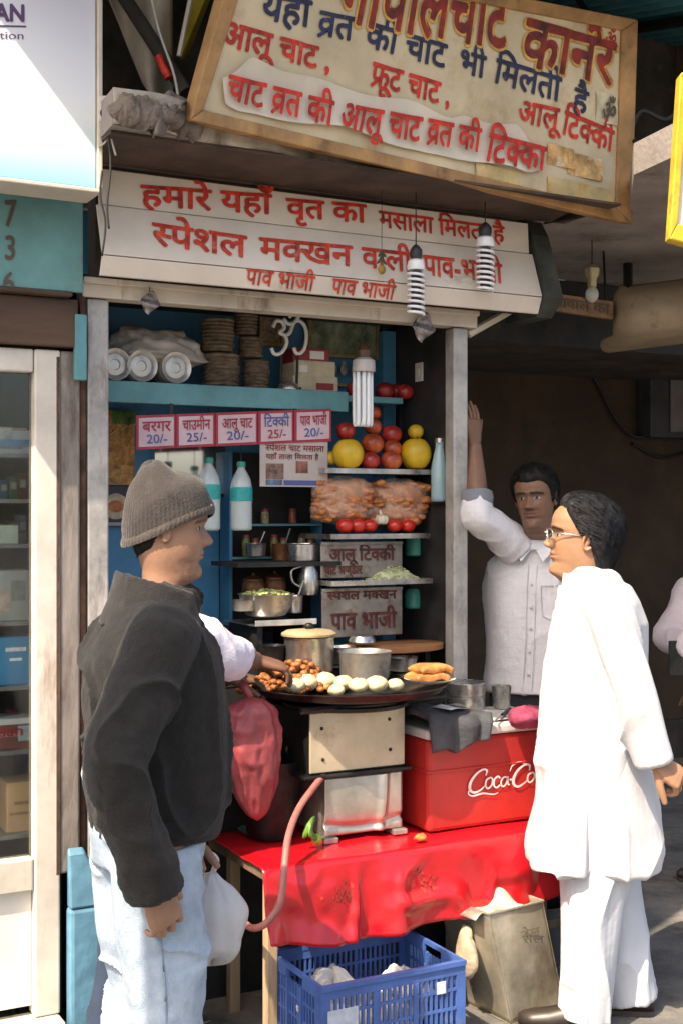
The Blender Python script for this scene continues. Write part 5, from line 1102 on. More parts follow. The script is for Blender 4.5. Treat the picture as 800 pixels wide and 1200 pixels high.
for i, (x, lab) in enumerate(((417, 'red fruit half hidden behind the tube lamp on the small shelf'), (450, 'red fruit right of the tube lamp on the small blue shelf'), (464, 'red fruit between two others on the small blue shelf'), (474, 'red fruit at the right end of the small blue shelf'))):
    fruit(x, 600 - (2.030 - EYE) * F / W(L(x, 0, .30)[0], .30, 0)[1] - 8, 9.5, .30 + (.03 if i == 2 else 0), m_apple, 'red_fruit', lab, 'fruit', G1, seed=i)

# ---- display rack: trays, steel name boards ---------------------------------------------------------
t = RACK = T('display_rack', 'tiered steel rack with trays and engraved name boards at the right of the stall', 'display rack', (1.05, .2, 1.05))
def tray(x0, x1, y, d0, d1, th=.010, nm='tray'):
    a, b = L(x0, y, d0), L(x1, y, d0); z = (a[2] + b[2]) / 2
    g = MB().box((a[0], d0, z - th), (b[0], d1, z - th + .003)).box((a[0], d0 - .003, z - th), (b[0], d0, z + .008)).box((a[0] - .003, d0, z - th), (a[0], d1, z + .008)).box((b[0], d0, z - th), (b[0] + .003, d1, z + .008))
    part(t, nm, g, m_steel); return a[0], b[0], z - th + .003
T1 = tray(382, 505, 552, .14, .36); T2 = tray(388, 503, 628, .12, .36); T3 = tray(388, 506, 682, .10, .36)
g = MB()
for s_ in (T1[0] + .0, T1[1] - .004): pass
for x in (474, 498):
    s_ = L(x, 600, .3)[0]; g = MB().box((s_ - .006, .33, 1.05), (s_ + .006, .342, 2.0)); part(t, 'upright', g, m_blk)
s_ = L(384, 600, .33)[0]; part(t, 'upright', MB().box((s_ - .006, .35, 1.05), (s_ + .006, .362, 1.78)), m_blk)
m_eng = mat('engraved_maroon', (.11, .022, .016), .6, var=.5, vscale=40)
def board(x0, y0, x1, y1, d, lines, lab):
    a, b = L(x0, y1, d), L(x1, y0, d); q = part(t, 'name_board', MB().box((a[0], d, a[2]), (b[0], d + .006, b[2])).box((a[0], d - .006, b[2] - .012), (b[0], d, b[2])), mat('board_steel', (.30, .27, .24), .42, .6, var=.35, vscale=9, dirt=(.16, .09, .06), dscale=10, dth=.55), bevel=.002, label=lab)
    gg = MB()
    for txt, lx0, ly0, lx1, ly1, h in lines: text_quad(gg, txt, L(lx0, ly0, d - .003), L(lx1, ly1, d - .003), L(lx0, ly0 - h, d - .003), L(lx1, ly1 - h, d - .003), .035)
    part(t, 'lettering', gg, m_eng, parent=q)
board(376, 634, 471, 678, .17, [('आलू टिक~की'.replace('टि', 'िट'), 386, 657, 462, 656, 13), ('चाट भण्डार', 380, 673, 424, 672, 9)], 'upper engraved steel name board')
board(377, 687, 471, 748, .15, [('स~पेशल मक~खन', 384, 703, 464, 701, 9), ('पाव भाजी', 388, 738, 464, 735, 18)], 'lower engraved steel name board')
# fruit on the top tray
G2 = 'red fruit heaped on the top tray'
zf = 552
for i, (x, y, r, dd) in enumerate(((405, 505, 10, .22), (433, 540, 11, .17), (436, 520, 11, .19), (458, 540, 11, .17), (459, 526, 10, .20), (458, 509, 10, .23), (437, 500, 10, .24), (438, 484, 8, .27), (420, 541, 8, .25))):
    lab = ['red fruit on top of the left yellow melon', 'red fruit at the bottom centre of the tray heap', 'red fruit in the middle of the tray heap', 'lower red fruit next to the right hand yellow melon', 'orange tinged red fruit above the lowest one in the heap', 'red fruit highest on the right of the tray heap', 'red fruit near the top of the heap under the tube lamp', 'topmost red fruit behind the tube lamp', 'red fruit wedged behind the left yellow melon'][i]
    fruit(x, y, r, dd, m_apple, 'red_fruit', lab, 'fruit', G2, seed=i * 2)
G3 = 'yellow melons on the top tray'
fruit(408, 532, 17, .16, m_melon, 'yellow_melon', 'large round yellow melon at the front of the top tray', 'melon', G3, 1.0)
fruit(487, 532, 16, .17, m_melon, 'yellow_melon', 'large yellow melon at the right end of the top tray', 'melon', G3, 1.05)
fruit(387, 537, 9, .22, m_melon, 'lemon', 'small yellow lemon left of the large front melon', 'lemon', 'lemons on the top tray', .9)
fruit(487, 506, 8, .19, m_melon, 'lemon', 'small yellow lemon on top of the right melon', 'lemon', 'lemons on the top tray', .95)
# puffed bags of fried rounds
m_pufri = mat('fried_rounds', (.52, .20, .06), .5, var=.4, vscale=28, bump=.5, bscale=40, dirt=(.50, .09, .03), dscale=14, dth=.56)
m_film = mat('clear_film', (.9, .86, .8), .12, var=.02, alpha=.14, spec=1.0, bump=.5, bscale=30)
for i, (x, y, w, h, lab) in enumerate(((403, 577, 34, 14, 'clear bag of fried rounds, upper left of four under the fruit tray'), (468, 579, 34, 13, 'clear bag of fried rounds, upper right of four under the fruit tray'), (400, 598, 33, 12, 'clear bag of fried rounds, lower left of four with pale packing'), (466, 600, 35, 12, 'clear bag of fried rounds, lower right of four above the tomatoes'))):
    d = .20; c = L(x, y, d); k = px_w(x, d); t_ = T('snack_bag', lab, 'snack bag', (c[0], d, c[2] - h * k), group='bags of fried rounds on the rack')
    g = MB(); gr = random.Random(i)
    g.ball(c, (w * k * .86, .042, h * k * .95), 24, 14, .1, i)
    for j in range(64): g.ball((c[0] + gr.uniform(-.85, .85) * w * k, d + gr.uniform(-.03, .03), c[2] + gr.uniform(-.85, .85) * h * k), (gr.uniform(.014, .030), .026, gr.uniform(.009, .016)), 12, 8, .22, j)
    part(t_, 'fried_rounds', g, m_pufri, smooth=True, label=None); t_.children[0]['kind'] = 'stuff'
    g = MB(); g.ball(c, (w * k * 1.05, .055, h * k * 1.2), 30, 18, .10, i); part(t_, 'film', g, m_film, smooth=True)
    e = MB().hexa([(c[0] + w * k * 1.0, d - .002, c[2] - .012), (c[0] + w * k * 1.28, d - .004, c[2] - .03), (c[0] + w * k * 1.28, d - .004, c[2] + .03), (c[0] + w * k * 1.0, d - .002, c[2] + .012)], [(c[0] + w * k * 1.0, d + .002, c[2] - .012), (c[0] + w * k * 1.28, d, c[2] - .03), (c[0] + w * k * 1.28, d, c[2] + .03), (c[0] + w * k * 1.0, d + .002, c[2] + .012)])
    part(t_, 'twisted_end', e, m_film)
for i, (x, lab) in enumerate(((404, 'tomato at the left end of the middle tray'), (419, 'second tomato from the left on the middle tray'), (433, 'tomato left of the pale garlic on the middle tray'), (462, 'tomato right of the pale garlic on the middle tray'), (477, 'tomato at the right end of the middle tray'))):
    fruit(x, 616, 8.5, .145, mat('tomato', (.52, .02, .012), .25, var=.2, vscale=10, coat=.3), 'tomato', lab, 'tomato', 'tomatoes on the middle tray', .85, i)
g = MB(); c = L(447, 609, .15)
for j in range(7): g.ball((c[0] + .014 * math.cos(j * .9), .15 + .014 * math.sin(j * .9), c[2]), (.011, .011, .017), 10, 8, .05, j)
g.tube([(c[0], .15, c[2] + .01), (c[0] - .008, .15, c[2] + .035)], [.007, .004], 8)
solo('garlic_bulb', 'pale garlic bulb between the tomatoes on the middle tray', 'garlic', g, mat('garlic', (.62, .55, .42), .6, var=.1), (c[0], .15, c[2] - .02), smooth=True)
# shredded cabbage heap
g = MB(); gr = random.Random(4); c = L(462, 680, .16)
for j in range(420):
    r_ = gr.random() ** .6; an = gr.uniform(0, 6.28); px_, py_ = c[0] + .115 * r_ * math.cos(an), .19 + .07 * r_ * math.sin(an); z = T3[2] + .075 * (1 - r_) ** .9 * gr.uniform(.75, 1) + .004; a2 = gr.uniform(0, 6.28); l = gr.uniform(.008, .02)
    p0 = (px_ - l * math.cos(a2), py_ - l * math.sin(a2), z - gr.uniform(0, .006)); p1 = (px_ + l * math.cos(a2), py_ + l * math.sin(a2), z - gr.uniform(0, .006)); g.tube([p0, (px_, py_, z + .004), p1], .0017, 4)
g.lathe([(.112, .001), (.10, .018), (.075, .036), (.04, .050), (0, .055)], (c[0], .19, T3[2]), 24, 1, .6)
solo('shredded_cabbage', 'heap of pale green shredded cabbage on the lower tray', 'cabbage', g, mat('cabbage', (.46, .50, .27), .5, var=.25, vscale=30, dirt=(.60, .58, .42), dscale=30, dth=.5), (c[0], .19, T3[2]), kind='stuff')
m_tealcloth = mat('teal_plastic', (.06, .34, .28), .4, var=.2, vscale=8)
for (x0, y0, x1, y1, lab) in ((481, 627, 500, 652, 'teal plastic jug side, upper one behind the cabbage tray'), (480, 690, 498, 714, 'teal plastic jug side, lower one beside the engraved board')):
    a, b = L(x0, y1, .25), L(x1, y0, .25); t_ = T('plastic_jar', lab, 'plastic jar', ((a[0] + b[0]) / 2, .28, a[2]), group='teal jars at the right of the rack')
    r = (b[0] - a[0]) / 2; h = b[2] - a[2]; part(t_, 'jar', MB().lathe([(r * .8, 0), (r, .006), (r * 1.02, h * .7), (r * .9, h * .88), (r * .7, h)], ((a[0] + b[0]) / 2, .28, a[2]), 24), m_tealcloth, smooth='auto'); part(t_, 'lid', MB().lathe([(r * .76, h + .0005), (r * .78, h + .012), (r * .7, h + .015)], ((a[0] + b[0]) / 2, .28, a[2]), 24), m_dark)
# glass jug catching the light by the post
c = L(515, 588, .10); gl = MB(); r = .030
gl.lathe([(r, 0), (r * 1.08, .01), (r * 1.1, .12), (r * .8, .17), (r * .55, .20), (r * .6, .215)], (c[0], .1, c[2]), 24); t_ = T('water_jar', 'bluish glass jar catching light beside the right post', 'jar', (c[0], .1, c[2])); part(t_, 'jar', gl, mat('blue_glass', (.45, .68, .74), .08, var=.05, alpha=.65, spec=.9), smooth=True); part(t_, 'lid', MB().lathe([(r * .62, .2155), (r * .62, .232), (.004, .236)], (c[0], .1, c[2]), 20), m_steel)
part(RACK, 'jar_bracket', MB().box((c[0] - .04, .06, c[2] - .008), (1.328, .14, c[2] - .001)), m_blk)

# ---- back wall: price cards, posters, mirror, bottles -------------------------------------------------
m_card = mat('card_pink', (.58, .42, .46), .5, var=.1, vscale=9, dirt=(.48, .52, .62), dscale=4, dth=.52, dsoft=.2); m_cardred = mat('card_red', (.36, .025, .05), .5, var=.2)
m_cardblue = mat('card_blue', (.07, .10, .30), .55)
d = .19
t = T('price_board', 'row of five pink price cards in red borders under the blue shelf', 'price board', (.65, d, 1.85))
cards = [(160, 206, 'बरगर', '20/-', 0), (207, 252, 'चाउमीन', '25/-', 0), (253, 302, 'आलू चाट', '20/-', 0), (303, 344, 'टिक~की', '25/-', 1), (345, 388, 'पाव भाजी', '20/-', 0)]
def yt(x): return 487 - (x - 160) * 8 / 227
def yb_(x): return 527 - (x - 160) * 10 / 227
for x0, x1, n_, p_, inv_ in cards:
    q4_ = [L(x0, yb_(x0), d), L(x1, yb_(x1), d), L(x1, yt(x1), d), L(x0, yt(x0), d)]
    cpart = part(t, 'price_card', MB().hexa([(p[0], d + .006, p[2]) for p in q4_], [(p[0], d, p[2]) for p in q4_]), m_cardred)
    ii = [L(x0 + 3, yb_(x0) - 3, d - .0015), L(x1 - 2, yb_(x1) - 3, d - .0015), L(x1 - 2, yt(x1) + 3, d - .0015), L(x0 + 3, yt(x0) + 3, d - .0015)]
    part(t, 'card_face', MB().add(ii, [(0, 1, 2, 3)]), m_card, parent=cpart)
    f = lambda u, v: L(x0 + (x1 - x0) * u, yb_(x0 + (x1 - x0) * u) * (1 - v) + yt(x0 + (x1 - x0) * u) * v, d - .003)
    n2 = n_.replace('टि', 'िट'); part(t, 'lettering', text_quad(MB(), n2, f(.16, .52), f(.88, .52), f(.16, .80), f(.88, .80), .02), m_cardblue if inv_ else m_cardred, parent=cpart)
    part(t, 'price', text_quad(MB(), p_, f(.26, .17), f(.80, .17), f(.26, .40), f(.80, .40), .01), m_cardred if inv_ else m_cardblue, parent=cpart)
for xx in (200, 345): part(t, 'hanger', MB().box((L(xx, 490, d)[0], d + .0065, 1.88), (L(xx + 4, 490, d)[0], d + .010, 1.965)), m_dark)
def poster(name, lab, x0, y0, x1, y1, d, m, blocks=()):
    a, b = L(x0, y1, d), L(x1, y0, d); t_ = T(name, lab, 'poster', ((a[0] + b[0]) / 2, d, a[2]))
    part(t_, 'sheet', MB().box((a[0], d, a[2]), (b[0], d + .004, b[2])), m)
    for nm, u0, v0, u1, v1, mm in blocks:
        part(t_, nm, MB().add([(a[0] + (b[0] - a[0]) * u, d - .0012, a[2] + (b[2] - a[2]) * v) for u, v in ((u0, v0), (u1, v0), (u1, v1), (u0, v1))], [(0, 1, 2, 3)]), mm)
    return t_, a, b
m_menu = mat('menu_paper', (.48, .42, .40), .6, var=.12, vscale=6)
t_, a, b = poster('menu_poster', 'small printed menu sheet hanging right of the water bottles under the price cards', 305, 518, 384, 570, .195, m_menu, [('photo', .08, .16, .34, .50, mat('menu_photo', (.22, .13, .10), .5, var=.6, vscale=30)), ('photo', .52, .30, .70, .56, mat('menu_photo2', (.26, .10, .07), .5, var=.6, vscale=30)), ('strip', .34, .03, .98, .14, m_cardblue), ('photo', .08, .03, .32, .15, mat('menu_photo3', (.10, .15, .25), .5, var=.6, vscale=30))])
f = lambda u, v: (a[0] + (b[0] - a[0]) * u, .1935, a[2] + (b[2] - a[2]) * v)
g = MB(); text_quad(g, 'स~पेशल चाट मसाला', f(.08, .78), f(.94, .78), f(.08, .90), f(.94, .90), .015); text_quad(g, 'यहाँ ताज़ा मिलता है'.replace('मि', 'िम'), f(.08, .60), f(.86, .60), f(.08, .70), f(.86, .70), .01); part(t_, 'lettering', g, m_mar)
m_noodle = mat('noodle_print', (.62, .25, .06), .5, var=.7, vscale=22, dirt=(.10, .16, .03), dscale=7, dth=.60, dsoft=.05)
t_, a, b = poster('food_poster', 'orange noodle photo poster beside the left post on the blue wall', 120, 482, 158, 568, .48, m_noodle, [('green_corner', .3, .82, 1, 1, mat('print_green', (.10, .20, .03), .5, var=.7, vscale=20))])
g = MB(); gr = random.Random(9)
for j in range(60):
    x_ = a[0] + (b[0] - a[0]) * gr.uniform(.1, .9); z_ = a[2] + (b[2] - a[2]) * gr.uniform(.1, .8); an = gr.uniform(0, 3.14); l = .018
    stroke(g, [(x_ - l * math.cos(an), z_ - l * math.sin(an)), (x_ + .006, z_ + .004), (x_ + l * math.cos(an), z_ + l * math.sin(an))], .0045, lambda p, q: (p, .4785 - .00002 * j, q), 3)
part(t_, 'noodle_print', g, mat('noodle_yellow', (.60, .34, .10), .5, var=.5, vscale=40))
t_, a, b = poster('food_poster', 'dark poster with a round plate of food, lower one beside the left post', 120, 570, 155, 617, .48, mat('poster_dark', (.035, .03, .045), .5, var=.3), [('grey_strip', 0, .02, 1, .10, mat('poster_grey', (.35, .33, .35), .5))])
cx, cz = (a[0] + b[0]) / 2 - .005, (a[2] + b[2]) / 2; disc = lambda r, y, m, n=24, sz=1: MB().add([(cx + r * math.cos(q), y, cz + r * sz * math.sin(q)) for q in np.linspace(0, 6.283, n + 1)[:-1]], [tuple(range(n))])
part(t_, 'plate_print', disc(.046, .4785, 0), mat('print_plate', (.55, .40, .28), .5, var=.4, vscale=24)); part(t_, 'food_print', disc(.030, .4780, 0, sz=.7), mat('print_food', (.50, .15, .04), .5, var=.5, vscale=30))
# mirror catching the bright street
a, b = L(181, 578, .47), L(263, 524, .47); t_ = T('wall_mirror', 'rectangular wall mirror reflecting the bright street behind the knitted cap', 'mirror', ((a[0] + b[0]) / 2, .47, a[2]))
part(t_, 'mirror_glass', MB().hexa([(a[0], .492, a[2]), (b[0], .492, a[2]), (b[0], .492, b[2]), (a[0], .492, b[2])], [(a[0], .462, a[2]), (b[0], .462, a[2]), (b[0], .462, b[2]), (a[0], .462, b[2])]), mat('mirror_silver', (.92, .92, .92), .06, 1.0, var=.01))
part(t_, 'frame_strip', MB().box((a[0] - .01, .45, a[2] - .012), (b[0] + .01, .495, a[2] - .001)), m_dark)
# dark open cupboard on the back wall with jars, and a greenish bag hanging in front of it
a, b = L(264, 757, .44), L(374, 532, .44); zsh = L(300, 652, .44)[2]
cb = T('wall_cupboard', 'dark open cupboard on the back wall behind the hanging bottles', 'cupboard', ((a[0] + b[0]) / 2, .44, a[2]))
part(cb, 'back_panel', MB().box((a[0], .488, a[2]), (b[0], .497, b[2])), m_dark)
for lo_, hi_ in (((a[0], .40, a[2]), (a[0] + .012, .487, b[2])), ((b[0] - .012, .40, a[2]), (b[0], .487, b[2]))): part(cb, 'side_panel', MB().box(lo_, hi_), m_blue)
for z_ in (zsh, a[2], zsh + .12): part(cb, 'shelf', MB().box((a[0] + .0125, .40, z_ - .008), (b[0] - .0125, .487, z_)), m_teal)
jar_c = ((.30, .20, .05), (.22, .25, .06), (.36, .10, .04), (.40, .33, .18))
for i in range(9):
    x_ = a[0] + .04 + (b[0] - a[0] - .08) * i / 8; z_ = zsh if i % 3 else zsh + .12; h_ = .045 + .012 * (i * 5 % 3); r_ = .015
    t_ = T('spice_jar', ['small spice jar at the left end of the cupboard shelf', 'second spice jar from the left on the cupboard shelf', 'third spice jar from the left on the cupboard shelf', 'spice jar on the upper cupboard shelf, middle one', 'spice jar left of centre on the lower cupboard shelf', 'spice jar right of centre on the lower cupboard shelf', 'spice jar on the upper cupboard shelf, right one', 'second spice jar from the right on the cupboard shelf', 'small spice jar at the right end of the cupboard shelf'][i], 'jar', (x_, .43, z_), group='spice jars in the wall cupboard')
    part(t_, 'jar', MB().lathe([(r_ * .9, .0005), (r_, .004), (r_, h_ * .8), (r_ * .8, h_)], (x_, .43, z_), 18), mat('jar_%d' % (i % 4), jar_c[i % 4], .3, var=.4, vscale=40), smooth='auto'); part(t_, 'lid', MB().lathe([(r_ * .9, h_ + .0005), (r_ * .9, h_ + .010), (0, h_ + .012)], (x_, .43, z_), 18), mat('jar_lid', (.30, .05, .04), .4))
# hanging water bottles
m_pet = mat('clear_pet', (.80, .88, .88), .06, var=.02, alpha=.42, spec=.8); m_lab = mat('bottle_label', (.02, .36, .36), .4, var=.2, vscale=20); m_cap = mat('bottle_cap', (.03, .30, .22), .4)
m_water = mat('bottle_water', (.60, .68, .68), .05, var=.05, alpha=.55)
def bottle(x, ytop, ybot, d, lab):
    c = L(x, ybot, d); h = L(x, ytop, d)[2] - c[2]; r = h * .16; t_ = T('water_bottle', lab, 'water bottle', (c[0], d, c[2]), group='water bottles hanging in the stall')
    rib = [(r * (1 - .035 * (k % 2)), h * (.03 + .36 * k / 14)) for k in range(15)]
    part(t_, 'bottle', MB().lathe([(r * .8, 0)] + rib + [(r, h * .42), (r, h * .62), (r * .96, h * .66), (r * .85, h * .74), (r * .55, h * .84), (r * .36, h * .89), (r * .34, h * .93)], (c[0], d, c[2]), 28), m_pet, smooth=True)
    part(t_, 'water', MB().lathe([(r * .74, h * .012), (r * .92, h * .04), (r * .92, h * .62), (r * .8, h * .72)], (c[0], d, c[2]), 24), m_water, smooth=True)
    part(t_, 'label', MB().lathe([(r * 1.012, h * .43), (r * 1.016, h * .44), (r * 1.016, h * .62), (r * 1.012, h * .63)], (c[0], d, c[2]), 28), m_lab, smooth=True)
    part(t_, 'cap', MB().lathe([(r * .40, h * .925), (r * .41, h * .93), (r * .41, h * .985), (r * .36, h)], (c[0], d, c[2]), 20), m_cap)
    part(t_, 'string', MB().tube([(c[0], d, c[2] + h * .99), (c[0], d + .005, 1.962)], .0015, 5), m_blk)
bottle(245, 536, 622, .26, 'water bottle hanging directly beside the knitted cap'); bottle(283, 541, 622, .24, 'water bottle hanging in full view right of the other bottle')

# ---- lamps and charms hanging at the front ----------------------------------------------------------------
m_bulbw = mat('bulb_white', (.80, .82, .85), .25, var=.03); m_bcap = mat('bulb_holder', (.03, .03, .035), .5)
def hang_spiral(x, ytop, ybot, yc, d, lab, turns=8, w_px=8, slant=0):
    c0, c1 = np.array(L(x, ytop, d)), np.array(L(x, ybot, d)); c1[0] += slant; r = w_px * px_w(x, d); t_ = T('spiral_lamp', lab, 'lamp', tuple(c1), group='hanging spiral lamps')
    pts = [c0 + (c1 - c0) * k + np.array((r * math.cos(k * turns * 6.283), r * math.sin(k * turns * 6.283), 0)) for k in np.linspace(0, 1, turns * 18)]
    rr = abs(c1[2] - c0[2]) / turns * .27; part(t_, 'spiral_tube', MB().tube(pts, rr, 8), m_bulbw, smooth=True)
    part(t_, 'core', MB().tube([c0, c1 * .95 + c0 * .05], r * .62, 12), m_bcap)
    m = MB(); m.lathe([(r * 1.05, 0), (r * 1.15, .012), (r * 1.0, .030), (r * .7, .036)], (c0[0], c0[1], c0[2] + .004), 20); part(t_, 'ballast', m, m_bulbw, smooth='auto')
    m = MB(); m.lathe([(r * .68, 0), (r * .80, .012), (r * .78, .030), (r * .45, .042), (r * .2, .048)], (c0[0], c0[1], c0[2] + .0405), 18); part(t_, 'holder', m, m_bcap, smooth='auto')
    e = np.array(L(x, yc, d)); part(t_, 'wire', MB().tube([c0 + (0, 0, .08), (c0[0], c0[1], 2.6585)], .0022, 5), m_blk)
hang_spiral(487, 318, 369, 220, -.24, 'black banded spiral lamp hanging lower, in front of the dash in the second line'); hang_spiral(568, 291, 341, 220, -.24, 'black banded spiral lamp hanging higher at the right end of the fascia')
# four tube lamp inside
c = L(427, 496, .06); k = .88 * px_w(427, .06); hgt = (496 - 436) * k; t_ = T('tube_lamp', 'unlit four tube energy saving lamp hanging in the stall opening', 'lamp', (c[0], .06, c[2]))
for i, (dx, dy) in enumerate(((-8.5, 0), (-3, -.011), (3, -.011), (8.5, 0))):
    part(t_, 'tube', MB().tube(catmull([(c[0] + dx * k, .06 + dy, c[2] + hgt), (c[0] + dx * k, .06 + dy, c[2] + .01), (c[0] + dx * k, .06 + dy + .012, c[2] + .001), (c[0] + dx * k, .06 + dy + .026, c[2] + .01), (c[0] + dx * k, .06 + dy + .026, c[2] + hgt)], 5), 2.5 * k, 10), m_bulbw, smooth=True)
m = MB(); m.lathe([(13 * k, hgt), (13.5 * k, hgt + .01), (13 * k, hgt + .040), (8 * k, hgt + .05)], (c[0], .066, c[2]), 24); part(t_, 'ballast', m, mat('ballast_grey', (.50, .48, .46), .4), smooth='auto')
m = MB(); m.lathe([(8 * k, hgt + .0505), (9 * k, hgt + .075), (4 * k, hgt + .095)], (c[0], .066, c[2]), 18); part(t_, 'holder', m, mat('holder_brown', (.10, .05, .03), .4), smooth='auto')
part(t_, 'wire', MB().tube(catmull([(c[0], .066, c[2] + hgt + .094), (c[0] - .012, .06, c[2] + hgt + .13), (c[0] + .004, .04, 2.262)], 5), .0025, 5), m_blk)
# bare bulb holder under the slab, right
c = P(693, 345, 5.0); t_ = T('bulb_holder', 'small glass bulb in a brass holder under the slab right of the fascia', 'lamp', c, 'W')
part(t_, 'bulb', MB().ball(c, (.026, .026, .032), 18, 12), mat('clear_bulb', (.75, .72, .65), .08, alpha=.5, spec=.9), smooth=True); m = MB(); m.lathe([(.014, .026), (.018, .03), (.018, .06), (.028, .075), (.030, .10), (.012, .115)], c, 18); part(t_, 'holder', m, mat('brass', (.42, .36, .22), .4, .5), smooth='auto')
part(t_, 'wire', MB().tube([(c[0], c[1], c[2] + .11), (c[0], c[1], 2.6585)], .0025, 5), m_blk)
# lemon and chilli charm
c = L(447, 306, -.22); t_ = T('lemon_chilli_charm', 'dried lemon and chilli charm on a thread before the fascia', 'charm', c)
part(t_, 'lemon', MB().ball((c[0], c[1], c[2] - .028), (.013, .013, .016), 14, 10), mat('dried_lemon', (.30, .22, .03), .6, var=.4, vscale=20), smooth=True)
for j in range(4): part(t_, 'chilli', MB().tube(catmull([(c[0] - .018 + .012 * j, c[1] + .004 * (j % 2), c[2] - .008 + .008 * j), (c[0], c[1], c[2] + .004 + .008 * j), (c[0] + .018 - .01 * j, c[1], c[2] - .01 + .008 * j)], 4), [.002] + [.0045] * 7 + [.002], 6), mat('dried_chilli', (.07, .085, .02), .5, var=.6, vscale=25), smooth=True)
part(t_, 'thread', MB().tube([(c[0], c[1], c[2] - .012), (c[0], c[1], 2.6585)], .0012, 4), m_blk)
def foil(x, y, s_, lab, d=-.05):
    c = L(x, y, d); k = px_w(x, d) * s_; gr = random.Random(int(x)); t_ = MB()
    t_.grid(lambda u, v: (c[0] + k * ((u - .5) * 1.0 - (v - .5) * .8), d - .012 + .012 * math.sin(7 * u + 5 * v) , c[2] + k * ((u - .5) * .9 + (v - .5) * .9)), 10, 10, .003)
    t = T('foil_charm', lab, 'charm', c, group='foil charms under the lintel'); part(t, 'foil', t_, mat('crumpled_foil', (.36, .33, .34), .35, .6, var=.5, vscale=25, bump=.7, bscale=60), smooth=True)
    part(t, 'thread', MB().tube([(c[0], d - .008, c[2] + k * .7), (c[0], d - .003, 2.305)], .0015, 4), m_blk)
foil(175, 355, 15, 'crumpled foil charm hanging under the lintel at the left post'); foil(494, 384, 17, 'crumpled foil charm hanging under the lintel near the right post')
a = L(503, 439, .30); solo('switch_plate', 'small white switch plate on the dark side wall of the stall', 'switch', MB().box((1.322, .22, a[2] - .035), (1.3285, .27, a[2] + .035)).box((1.317, .235, a[2] - .012), (1.3215, .255, a[2] + .012)), mat('switch_white', (.62, .60, .55), .5), (1.325, .25, a[2] - .035), bevel=.0015)

# ---- cooking things on the inner counter -----------------------------------------------------------------
m_brownpot = mat('copper_pot', (.22, .09, .04), .5, .5, var=.4, vscale=14)
def pot(name, lab, cat, x, yb2, r_px, h_px, d, m, prof, smooth='auto'):
    c = L(x, yb2, d); k = px_w(x, d); return solo(name, lab, cat, MB().lathe([(r_px * k * a_, h_px * k * b_) for a_, b_ in prof], c, 36), m, c, smooth=smooth)
OPEN = [(.55, 0), (.72, .06), (.9, .4), (1, .94), (1.05, 1), (1.0, 1), (.93, .9), (.85, .42), (.66, .12), (0, .1)]
STR = [(.94, 0), (.98, .04), (1, .5), (1, .95), (1.06, 1), (.98, 1), (.95, .9), (.93, .1), (0, .08)]
pot('steel_pot', 'small steel pot on the shelf left of the engraved boards', 'pot', 356, 657, 17, 18, .25, m_steel, STR)
part(STALL, 'lower_shelf', MB().box((.55, .16, L(356, 659, .2)[2] - .012), (.95, .40, L(356, 657.3, .25)[2])), m_dark)
c = L(312, 722, .12); k = px_w(312, .12); t_ = T('greens_bowl', 'dull metal bowl heaped with chopped greens beside the vendor', 'bowl', c)
part(t_, 'bowl', MB().lathe([(29 * k * a_, 24 * k * b_) for a_, b_ in OPEN], c, 36), m_steel_dull, smooth='auto')
g = MB(); gr = random.Random(5)
for j in range(130): r_, an = gr.random() ** .5 * 24 * k, gr.uniform(0, 6.28); g.ball((c[0] + r_ * math.cos(an), .12 + r_ * math.sin(an), c[2] + 24 * k * .92 + .016 * (1 - r_ / (26 * k)) + gr.uniform(0, .008)), (.009, .008, .005), 6, 4, .2, j)
q = part(t_, 'chopped_greens', g, mat('chopped_greens', (.30, .34, .12), .6, var=.6, vscale=30), smooth=True); q['kind'] = 'stuff'
for i, (x, y, lab) in enumerate(((297, 697, 'brown lidded pot, left one behind the bowl of greens'), (322, 695, 'brown lidded pot, right one behind the bowl of greens'))):
    c = L(x, y, .30); k = px_w(x, .3); t_ = T('brown_pot', lab, 'pot', c, group='brown pots behind the greens'); part(t_, 'pot', MB().lathe([(10 * k, 0), (12.5 * k, 5 * k), (12 * k, 12 * k), (10.5 * k, 15 * k)], c, 26), m_brownpot, smooth='auto'); part(t_, 'lid', MB().lathe([(11.3 * k, 15.2 * k), (11 * k, 17 * k), (5 * k, 20 * k), (1.5 * k, 21 * k), (1.5 * k, 23 * k), (0, 24 * k)], c, 26), m_brownpot, smooth='auto')
c = L(362, 690, .2); k = px_w(362, .2); t_ = T('steel_jug', 'steel jug with a bent handle left of the lower engraved board', 'jug', c)
part(t_, 'jug', MB().lathe([(9 * k, -6 * k), (11 * k, 0), (10 * k, 16 * k), (7 * k, 24 * k), (8 * k, 28 * k)], c, 24), m_steel, smooth='auto'); part(t_, 'handle', MB().tube(catmull([(c[0] - 8 * k, .2, c[2] + 24 * k), (c[0] - 20 * k, .2, c[2] + 20 * k), (c[0] - 19 * k, .2, c[2] + 8 * k), (c[0] - 10 * k, .2, c[2] + 2 * k)], 5), 1.4 * k, 8), m_steel, smooth=True)
a, b = L(298, 733, .04), L(370, 726, .04); t_ = T('steel_tray', 'thin bright steel tray edge above the lidded pot', 'tray', ((a[0] + b[0]) / 2, .05, a[2])); part(t_, 'tray', MB().box((a[0], .035, a[2] - .004), (b[0], .30, a[2])), m_steel); part(t_, 'rim', MB().box((a[0], .03, a[2] - .004), (b[0], .0345, a[2] + .016)), m_alu, bevel=.002)
part(t_, 'bracket', MB().box((a[0] + .02, .06, 1.051), (a[0] + .04, .30, a[2] - .005)).box((b[0] - .04, .06, 1.051), (b[0] - .02, .30, a[2] - .005)), m_blk)
c = L(362, 786, -.02); k = px_w(362, -.02); t_ = T('cooking_pot', 'fluted steel cooking pot with a wooden lid behind the griddle', 'pot', c)
